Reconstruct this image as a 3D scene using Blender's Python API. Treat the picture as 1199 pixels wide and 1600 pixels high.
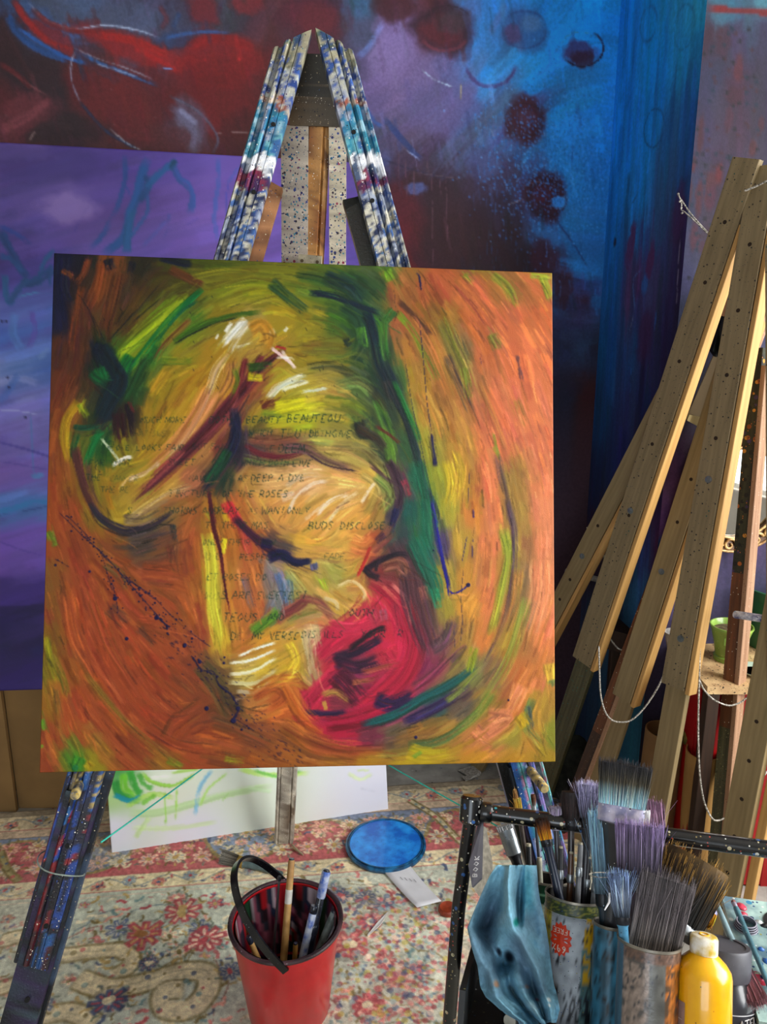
import bpy, bmesh, math, random
import numpy as np
from mathutils import Vector, Matrix
for _o in list(bpy.data.objects):
    bpy.data.objects.remove(_o)
scene = bpy.context.scene
COL = scene.collection

# ------------------------------------------------------------------ camera, world, light, exposure
F = 1202.0                      # focal length in pixels of the 1199 x 1600 frame
CAM_H = 1.45
PITCH = math.radians(14.0)
cam_data = bpy.data.cameras.new('camera')
cam_data.sensor_width = 36.0
cam_data.lens = F / 1600.0 * 36.0
cam_data.clip_start = 0.02
cam = bpy.data.objects.new('camera', cam_data)
COL.objects.link(cam)
cam.location = (0, 0, CAM_H)
cam.rotation_euler = (math.pi / 2 - PITCH, 0, 0)
scene.camera = cam

world = bpy.data.worlds.new('daylight')
scene.world = world
world.use_nodes = True
_bg = world.node_tree.nodes['Background']
_bg.inputs[0].default_value = (0.80, 0.90, 1.0, 1)
_bg.inputs[1].default_value = 3.0

def area_light(name, loc, target, sx, sy, watts, col):
    d = bpy.data.lights.new(name, 'AREA')
    d.shape = 'RECTANGLE'; d.size = sx; d.size_y = sy
    d.energy = watts; d.color = col
    o = bpy.data.objects.new(name, d); COL.objects.link(o)
    o.location = loc
    o.rotation_euler = (Vector(target) - Vector(loc)).to_track_quat('-Z', 'Y').to_euler()
    return o

# daylight entering through the tall window in the side wall plus an added fill light behind the photographer
area_light('window_daylight', (2.14, 0.62, 1.62), (-1.0, 0.75, 0.7), 2.0, 1.6, 70, (1.0, 0.97, 0.92))
area_light('rear_fill_light', (-0.5, -1.96, 1.55), (-0.3, 1.0, 0.7), 1.6, 1.3, 8, (0.86, 0.93, 1.0))

vs = scene.view_settings
vs.view_transform = 'Standard'
vs.look = 'None'
vs.gamma = 1.0
vs.use_curve_mapping = False
vs.exposure = 0.45
scene.cycles.max_bounces = 6
scene.cycles.caustics_reflective = False
scene.cycles.caustics_refractive = False
# ------------------------------------------------------------------ measuring: pixel -> ray -> point on a real plane
CP, SP = math.cos(PITCH), math.sin(PITCH)
CAMV = np.array([0.0, 0.0, CAM_H])
def rays(p):
    p = np.asarray(p, float).reshape(-1, 2)
    u = (p[:, 0] - 599.5) / F
    v = -(p[:, 1] - 800.0) / F
    return np.stack([u, CP + v * SP, -SP + v * CP], 1)
def on_plane(p, o, n):
    r = rays(p)
    k = ((np.asarray(o) - CAMV) @ n) / (r @ np.asarray(n))
    return CAMV + r * k[:, None]
def at(x, y, Y):
    r = rays((x, y))[0]
    return CAMV + r * (Y / r[1])
def on_floor(x, y, z=0.0):
    r = rays((x, y))[0]
    return CAMV + r * ((z - CAM_H) / r[2])

class Frame:
    """a flat board in the room: origin o (top-left), unit axes u (right) and d (down), size w x h in metres"""
    def __init__(s, o, u, d, w, h):
        s.o, s.w, s.h = np.asarray(o, float), w, h
        s.u = np.asarray(u, float) / np.linalg.norm(u)
        d = np.asarray(d, float); d = d - s.u * (d @ s.u)
        s.d = d / np.linalg.norm(d)
        s.n = np.cross(s.d, s.u)            # out of the painted face
    def uv(s, p):
        q = on_plane(p, s.o, s.n) - s.o
        return np.stack([q @ s.u, q @ s.d], 1)
    def pt(s, a, b, out=0.0):
        return s.o + s.u * a + s.d * b + s.n * out
# ------------------------------------------------------------------ a small paint box: strokes laid on a grid of colour
RNG = np.random.default_rng(7)
def hexc(h):
    return np.array([int(h[i:i + 2], 16) for i in (0, 2, 4)], np.float32) / 255.0
def lin(c):
    c = np.clip(c, 0, 1)
    return np.where(c <= 0.04045, c / 12.92, ((c + 0.055) / 1.055) ** 2.4)
def vnoise(h, w, sy, sx, rng):
    """smooth value noise with cells of sy x sx"""
    gy, gx = int(h / sy) + 3, int(w / sx) + 3
    g = rng.random((gy, gx)).astype(np.float32)
    y = np.arange(h) / sy; x = np.arange(w) / sx
    iy, ix = y.astype(int), x.astype(int)
    fy, fx = (y - iy)[:, None], (x - ix)[None]
    fy = fy * fy * (3 - 2 * fy); fx = fx * fx * (3 - 2 * fx)
    a = g[iy][:, ix]; b = g[iy][:, ix + 1]; c = g[iy + 1][:, ix]; d = g[iy + 1][:, ix + 1]
    return (a * (1 - fx) + b * fx) * (1 - fy) + (c * (1 - fx) + d * fx) * fy
def fbm(h, w, s, rng, oct=4, ax=1.0):
    r = 0; k = 0
    for i in range(oct):
        q = 0.5 ** i
        r = r + q * vnoise(h, w, max(s * q, 1.01), max(s * q * ax, 1.01), rng); k += q
    return r / k
def spline(p, step):
    p = np.asarray(p, float)
    if len(p) == 2:
        n = max(int(np.hypot(*(p[1] - p[0])) / step), 2)
        return p[0] + (p[1] - p[0]) * np.linspace(0, 1, n)[:, None]
    q = np.vstack([2 * p[0] - p[1], p, 2 * p[-1] - p[-2]])
    out = []
    for i in range(1, len(q) - 2):
        n = max(int(np.hypot(*(q[i + 1] - q[i])) / step), 2)
        t = np.linspace(0, 1, n, endpoint=False)[:, None]
        a, b, c, d = q[i - 1], q[i], q[i + 1], q[i + 2]
        out.append(0.5 * (2 * b + (c - a) * t + (2 * a - 5 * b + 4 * c - d) * t * t + (3 * b - a - 3 * c + d) * t ** 3))
    out.append(p[-1:])
    return np.vstack(out)

class Pad:
    def __init__(s, nx, ny, to_cell, cells_per_px, seed=1):
        s.nx, s.ny, s.to, s.k = nx, ny, to_cell, cells_per_px
        s.c = np.zeros((ny, nx, 3), np.float32); s.h = np.zeros((ny, nx), np.float32)
        s.rng = np.random.default_rng(seed)
    def base(s, pts, power=3.2, chunk=40):
        """soft ground from colour notes (x, y, hex) in pixels"""
        xy = s.to([(p[0], p[1]) for p in pts]); col = np.array([hexc(p[2]) for p in pts])
        X = np.arange(s.nx)[None, :, None]
        for y0 in range(0, s.ny, chunk):
            Y = np.arange(y0, min(y0 + chunk, s.ny))[:, None, None]
            d2 = (X - xy[:, 0]) ** 2 + (Y - xy[:, 1]) ** 2 + 4.0
            w = d2 ** (-power / 2)
            s.c[y0:y0 + chunk] = (w @ col) / w.sum(-1, keepdims=True)
    def st(s, pts, w, col, a=0.85, dry=0.35, taper=0.12, jit=0.06, lift=1.0, cell=False):
        """one brush stroke: pts in pixels, width w in pixels (a number or one per point)"""
        rng = s.rng
        p = np.asarray(pts, float).reshape(-1, 2) if cell else s.to(pts)
        if isinstance(col, str): col = hexc(col)
        P = spline(p, 0.5)
        n = len(P)
        if n < 2: return
        ws = np.interp(np.linspace(0, 1, n), np.linspace(0, 1, np.size(w)), np.atleast_1d(w)) * (1 if cell else s.k)
        if ws.max() < 1.6:
            a = a * min(1, ws.max() / 1.6 + 0.25); ws = np.maximum(ws, 1.6)
        T = np.gradient(P, axis=0); T /= np.linalg.norm(T, axis=1, keepdims=True) + 1e-6
        N = np.stack([-T[:, 1], T[:, 0]], 1)
        m = max(int(ws.max() / 0.5), 3)
        t = np.linspace(-1, 1, m)
        pos = P[:, None] + N[:, None] * (t[None, :, None] * ws[:, None, None] / 2)
        x0, y0 = np.floor(pos.reshape(-1, 2).min(0)).astype(int) - 2
        x1, y1 = np.ceil(pos.reshape(-1, 2).max(0)).astype(int) + 3
        x0, y0, x1, y1 = max(x0, 0), max(y0, 0), min(x1, s.nx), min(y1, s.ny)
        if x1 <= x0 or y1 <= y0: return
        br = vnoise(n, m, max(n / 3.0, 14), 2.6, rng)
        if m > 5: br = br * 0.65 + vnoise(n, m, max(n / 5.0, 8), 7.0, rng) * 0.35
        al = np.linspace(0, 1, n)[:, None]
        cut = dry * (0.45 + 0.55 * al)
        cov = np.clip((br - cut) / 0.22 + 0.5, 0, 1) if dry > 0 else np.ones((n, m))
        edge = np.clip((1.0 - np.abs(t)[None] ** 2.2) * 2.2, 0, 1)
        tp = np.clip(np.minimum(al / max(taper, 1e-3) + 0.25, (1 - al) / max(taper, 1e-3) + 0.1), 0, 1)
        A = (a * cov * edge * tp).astype(np.float32)
        tone = 1 + jit * 2.4 * ((vnoise(n, m, max(n / 2.0, 10), 3.0, rng) if m > 5 else br[:, ::-1]) - 0.5)
        ii = np.rint(pos).astype(int)
        ix, iy = ii[..., 0] - x0, ii[..., 1] - y0
        ok = (ix >= 0) & (iy >= 0) & (ix < x1 - x0) & (iy < y1 - y0)
        M = np.zeros((y1 - y0, x1 - x0), np.float32); B = np.ones_like(M)
        M[iy[ok], ix[ok]] = A[ok]; B[iy[ok], ix[ok]] = tone[ok]
        q = np.pad(M, 1, mode='edge')
        M = (q[1:-1, 1:-1] * 4 + q[:-2, 1:-1] + q[2:, 1:-1] + q[1:-1, :-2] + q[1:-1, 2:]) / 8
        sl = (slice(y0, y1), slice(x0, x1))
        s.c[sl] += (np.clip(col * B[..., None], 0, 1) - s.c[sl]) * M[..., None]
        s.h[sl] += M * (B - 0.75) * lift
    def dab(s, x, y, r, col, a=0.9, cell=False):
        p = np.array([[x, y]]) if cell else s.to([(x, y)])
        (cx, cy), R = p[0], max(r * (1 if cell else s.k), 0.8)
        x0, x1 = max(int(cx - R - 2), 0), min(int(cx + R + 3), s.nx)
        y0, y1 = max(int(cy - R - 2), 0), min(int(cy + R + 3), s.ny)
        if x1 <= x0 or y1 <= y0: return
        d = np.hypot(np.arange(x0, x1)[None] - cx, np.arange(y0, y1)[:, None] - cy)
        M = np.clip(R - d + 0.5, 0, 1) * a
        if isinstance(col, str): col = hexc(col)
        s.c[y0:y1, x0:x1] += (col - s.c[y0:y1, x0:x1]) * M[..., None]
        s.h[y0:y1, x0:x1] += M
    def soft(s, x, y, rx, ry, col, a=0.6, ang=0.0, hard=1.0):
        """a rubbed-in patch with a soft ragged edge"""
        (cx, cy) = s.to([(x, y)])[0]; rx, ry = rx * s.k, ry * s.k
        R = max(rx, ry) * 1.6
        x0, x1 = max(int(cx - R), 0), min(int(cx + R + 1), s.nx)
        y0, y1 = max(int(cy - R), 0), min(int(cy + R + 1), s.ny)
        if x1 - x0 < 2 or y1 - y0 < 2: return
        dx = np.arange(x0, x1)[None] - cx; dy = np.arange(y0, y1)[:, None] - cy
        ca, sa = math.cos(ang), math.sin(ang)
        e = np.hypot((dx * ca + dy * sa) / rx, (-dx * sa + dy * ca) / ry)
        e = e + (fbm(y1 - y0, x1 - x0, max(min(rx, ry) * 0.7, 4), s.rng, 3) - 0.5) * 0.7
        M = np.clip((1.15 - e) * 2.2 * hard, 0, 1) * a
        if isinstance(col, str): col = hexc(col)
        s.c[y0:y1, x0:x1] += (col - s.c[y0:y1, x0:x1]) * M[..., None]
    def ring(s, x, y, rx, ry, w, col, a=0.7, dry=0.3, a0=0.0, a1=6.4, ang=0.0):
        t = np.linspace(a0, a1, 14)
        ca, sa = math.cos(ang), math.sin(ang)
        px = rx * np.cos(t); py = ry * np.sin(t)
        s.st(np.stack([x + px * ca - py * sa, y + px * sa + py * ca], 1), w, col, a, dry)
    def flow(s, n, length, width, dirfn, a=0.55, dry=0.45, jit=0.10, hue=0.03, box=None):
        """many small strokes that take the colour beneath them and drag it along dirfn(x, y) (cells)"""
        rng = s.rng
        x0, y0, x1, y1 = box or (0, 0, s.nx - 1, s.ny - 1)
        for i in range(n):
            x, y = rng.uniform(x0, x1), rng.uniform(y0, y1)
            c = s.c[min(int(y), s.ny - 1), min(int(x), s.nx - 1)]
            c = np.clip(c * (1 + rng.normal(0, jit)) + rng.normal(0, hue, 3), 0, 1).astype(np.float32)
            L = length * rng.uniform(0.5, 1.5) / 2
            pts = [(x, y)]
            for sg in (-1, 1):
                q = np.array([x, y])
                for k in range(2):
                    d = np.asarray(dirfn(q[0], q[1])); q = q + sg * d * L / 2
                    pts = [tuple(q)] + pts if sg < 0 else pts + [tuple(q)]
            s.st(pts, width * rng.uniform(0.5, 1.4), c, a, dry, cell=True, lift=0.6)

# capital letters as pen strokes in a 1 x 1 box (y down)
PEN = {'A': '0,1 .45,0 .9,1|.2,.65 .75,.6', 'B': '.1,0 .1,1|.1,0 .6,.1 .6,.4 .1,.5 .7,.6 .7,.9 .1,1', 'C': '.8,.1 .4,0 .05,.5 .4,1 .85,.9',
       'D': '.1,0 .1,1|.1,0 .6,.1 .85,.5 .6,.9 .1,1', 'E': '.8,0 .1,.05 .1,1 .8,.95|.1,.5 .6,.48', 'F': '.8,0 .1,.05 .1,1|.1,.5 .6,.48',
       'G': '.8,.1 .4,0 .05,.5 .4,1 .8,.9 .8,.55 .5,.55', 'H': '.1,0 .1,1|.8,0 .8,1|.1,.5 .8,.45', 'I': '.3,0 .3,1', 'J': '.6,0 .6,.8 .3,1 .05,.8',
       'K': '.1,0 .1,1|.75,0 .1,.55 .8,1', 'L': '.1,0 .1,.95 .8,.95', 'M': '0,1 .15,0 .45,.7 .8,0 .95,1', 'N': '.1,1 .1,0 .75,1 .8,0',
       'O': '.45,0 .05,.4 .35,1 .8,.6 .45,0', 'P': '.1,0 .1,1|.1,0 .7,.1 .65,.45 .1,.55', 'Q': '.45,0 .05,.4 .35,1 .8,.6 .45,0|.5,.7 .9,1.1',
       'R': '.1,0 .1,1|.1,0 .7,.1 .6,.45 .1,.5 .8,1', 'S': '.75,.08 .3,0 .1,.25 .65,.6 .6,.9 .05,.95', 'T': '0,.05 .85,0|.42,0 .4,1',
       'U': '.1,0 .1,.8 .45,1 .8,.8 .8,0', 'V': '0,0 .4,1 .85,0', 'W': '0,0 .2,1 .45,.35 .7,1 .95,0', 'X': '0,0 .8,1|.8,0 0,1',
       'Y': '0,0 .4,.5 .85,0|.4,.5 .3,1', 'Z': '0,0 .8,0 0,1 .85,1', ',': '.2,.9 .1,1.2', '.': '.1,.95 .2,1', "'": '.2,0 .15,.25',
       '0': '.45,0 .05,.5 .45,1 .85,.5 .45,0', '2': '.1,.2 .5,0 .75,.3 .1,1 .85,1', '5': '.8,0 .15,0 .15,.45 .7,.5 .7,.9 .1,1', '6': '.65,0 .25,.5 .2,.8 .45,1 .75,.75 .5,.5 .22,.7', '9': '.75,.35 .4,0 .1,.3 .4,.55 .75,.35 .6,1', '%': '.1,.1 .3,.3|.8,0 .1,1|.6,.8 .8,1'}
def write(pad, text, x, y, size, col, wid=1.6, a=0.75, space=0.95, slant=0.12, fade=0.25, cell=False):
    """hand lettering: x, y baseline start, size = capital height"""
    rng = pad.rng
    for ch in text:
        if ch == ' ':
            x += size * 0.6; continue
        al = a * (1.0 if rng.random() > fade else rng.uniform(0.2, 0.7))
        for part in PEN.get(ch, '').split('|'):
            if not part: continue
            q = [tuple(float(v) for v in k.split(',')) for k in part.split()]
            pts = [(x + (px + slant * (1 - py)) * size * 0.85 + rng.normal(0, size * 0.035), y - (1 - py) * size + rng.normal(0, size * 0.035)) for px, py in q]
            pts = np.asarray(pts)
            if len(pts) > 2:    # keep the corners of the letters
                for i in range(len(pts) - 1): pad.st(pts[i:i + 2], wid, col, al, 0.0, 0.01, 0.02, cell=cell)
            else:
                pad.st(pts, wid, col, al, 0.0, 0.01, 0.02, cell=cell)
        x += size * (0.45 if ch in "I.,'" else space)
    return x
# ------------------------------------------------------------------ the big canvas on the easel (0.90 m square)
CW = 0.90
_a = np.array([0.99555, 0.08853, -0.03222]); _b = np.array([0.00908, 0.29221, 0.95475])
_a /= np.linalg.norm(_a); _b -= _a * (_a @ _b); _b /= np.linalg.norm(_b)
_o = CAMV + CW * np.array([-0.64995, 1.29123, -0.82916])
BIG = Frame(_o + _b * CW, _a, -_b, CW, CW)
NB = 640
big = Pad(NB, NB, lambda p: BIG.uv(p) / CW * (NB - 1), NB / 792.0, 11)
_rows = {  # colours include the fall of light: darker left, brighter right
 408: '95 1a1f3a 130 26283a 170 7a4a2a 220 3a3428 270 4a4a22 320 5a5a20 380 6a6a1e 450 76761e 520 5a6a24 560 4a6030 610 5a7a35 640 9a6a35 700 a85a32 740 8a7a2a 790 9a6a3a 840 8a7a2a 862 8f8a25',
 450: '95 1c2240 120 3f2c26 150 7a4a28 190 5c3f26 240 4f4522 290 5d5a20 340 7d7a20 400 868020 460 7f7d22 510 4f6a2c 555 2a4a3a 590 3f5a35 620 9a6236 680 b0603a 740 b5653c 790 9c6a35 840 a86a38',
 500: '95 232442 120 5a3726 160 6a4325 200 5a4424 230 6b6a22 260 7f9020 300 5a7a28 340 8a7c22 390 a9944a 440 a08a28 490 8a8025 530 4a6a2c 560 2a4438 590 4a6a35 620 b0653c 660 9a6a32 700 9a7030 740 b5653a 800 c06a40 850 c06a3c',
 550: '95 5a3624 130 5f3c26 155 1e2a30 190 4a7a26 215 8a9a1c 240 2a6a30 280 8f8422 340 a58224 390 b09040 430 a58030 480 9a8828 530 7a7a2c 570 2f4a38 600 2f5038 630 b07a38 680 a8743a 720 7a6a3a 760 bb6a40 810 c06a42 850 c26e42',
 600: '95 6a3c24 140 4a3a25 160 16303a 185 1f5a35 210 2a4a2a 250 a08020 310 ab8422 350 b08430 380 b56a40 400 8a4a38 430 b09a30 470 b3a040 520 a08a40 560 556a3a 595 2a3a3c 620 4a6a38 650 b08a35 700 a87238 740 a06a40 790 c8704a 850 cc7448',
 650: '90 7a4224 115 8a6020 140 3a4428 165 2a2a35 200 3a3424 240 a08020 300 ac8624 330 b08a40 355 b06a45 375 6a3a34 400 6a5a38 430 b8b020 470 b0b028 520 a09038 570 6a7a35 590 3a4a38 610 3a4a3a 640 7a7a35 660 b08a38 720 b07a40 760 c8704a 850 d0764c',
 700: '90 8a4a24 110 9a7420 135 5a6a28 160 2a5a30 190 8a7a24 240 a88424 290 b08835 320 b07c48 345 7a3f38 370 2f2a3c 400 6a4a48 430 7a4a3a 470 8a6a4a 520 b0a050 560 9a8a48 600 3f4a3a 640 3a5a40 670 9a9038 720 b08438 770 cf744c 850 d0784e',
 750: '85 964e26 110 8f5f22 135 7a6a20 165 a08024 220 b09030 260 b88c40 300 a86a48 330 5a4038 355 2f4030 380 b58a45 430 d8a86a 480 e0b078 530 d8a860 580 d0a850 605 8a9a50 625 5a3a48 650 2a6a50 680 9a9a30 720 b5902f 760 cf764c 800 9a7a3a 850 d47c50',
 800: '85 9a5028 110 9a5028 150 8a6a24 190 b09430 220 b8984a 260 8a6a3a 300 9a6030 335 a87a30 370 c06a35 400 c8924a 450 d8a050 500 dca858 550 d8a050 590 b0903f 615 4a3a48 640 1f5a50 670 5a7a4a 700 b0a038 740 c8803c 770 d0784c 800 a0803a 850 d8845a',
 850: '85 9a5028 130 9a522a 180 8a5428 220 5a4a40 260 7a5038 300 a0582e 330 a87a2c 360 b8702e 400 b06038 440 5a4a48 480 d0a048 530 d0a850 560 d88a48 580 b85a38 605 6a4a40 630 3a4a4a 660 1f6a50 690 5a4a70 720 b8923a 770 d87c50 800 9a9a35 820 9a6a40 850 d8845a',
 900: '80 8a5a28 130 9c522a 190 9a5028 250 a0542c 300 a8592e 330 b09a30 350 b8803a 390 b8703c 430 8a7a78 470 b8984a 520 a8a050 560 c8a048 590 8a3a38 610 7a3a3c 640 6a4a40 670 3a6a50 695 a08a3c 730 c08a38 760 d8824c 800 a08a35 820 8a6a48 850 da865a',
 950: '78 8f5028 130 a2522a 200 9c4e2a 260 a0532c 310 ac602e 335 c8b038 360 b87038 400 c07038 430 7a7a80 460 8a8a48 500 b89858 530 c8a048 555 d8a050 590 c03a48 620 c83a4c 645 8a3a40 670 6a4a48 695 a09038 730 d0923c 770 d8804a 810 8a6a40 850 d88456',
 1000: '76 8a6020 120 a0522a 200 a0502a 260 a0532c 310 985030 345 c8a838 380 b87038 420 c89838 460 c8a048 490 c8a078 520 d03a50 560 d03050 600 c83048 640 c02848 665 7a3a4a 690 8a6a58 720 a0783a 760 d08040 790 a08038 820 a8703c 850 d07c48',
 1050: '74 8a7a20 100 a0602a 160 a24f2a 240 9c4c28 300 8a4a2c 350 7a6038 380 d0b860 420 d0b040 460 c8a030 490 a88a60 520 c03048 560 7a3a58 600 a03048 640 b82848 680 8a3a58 710 7a7a38 740 7a7a48 770 8a6a48 810 b8703a 850 c07a40',
 1100: '70 9a6a24 110 a5522a 180 a04e28 250 9c4b28 320 8a4a2c 360 5a4430 400 b87a40 440 b8622e 470 b8662e 495 b02848 530 8a3a48 570 a02848 600 9a2850 640 8a3a58 680 3a5a58 720 6a5a50 760 a08038 800 b06a38 840 b08a35',
 1150: '68 a0522a 120 a5522a 200 9c4c28 270 a04f28 340 9a5028 400 8a5030 440 a0602e 480 b0682e 510 b82a48 540 b82848 580 7a3a4a 620 6a5a48 660 9a7038 700 a8803a 740 c08048 770 d08058 800 9a8a38 830 c08a35 860 8a8a2c',
 1192: '66 a0502a 120 5a8a25 140 9a8a20 200 a0502a 260 9a6a28 300 a2522a 360 985428 420 9a5a28 460 a0662a 520 a8702c 580 b08028 640 b89a28 690 b08a2c 740 c08a30 800 b8882c 860 a88a28'}
_pts = []
for _y, _r in _rows.items():
    _t = _r.split()
    _pts += [(int(_t[i]), _y, _t[i + 1]) for i in range(0, len(_t), 2)]
big.base(_pts, 4.6)
TILE = {'A': (50, 380, 2.788), 'B': (440, 390, 2.725), 'C': (50, 780, 2.788), 'D': (440, 780, 2.725)}
def tp(tile, s):
    ox, oy, k = TILE[tile]
    return [(ox + float(q.split(',')[0]) / k, oy + float(q.split(',')[1]) / k) for q in s.split()]
def S(tile, s, w, col, a=0.8, dry=0.35, **kw):
    big.st(tp(tile, s), w, col, a, dry, **kw)
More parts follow.
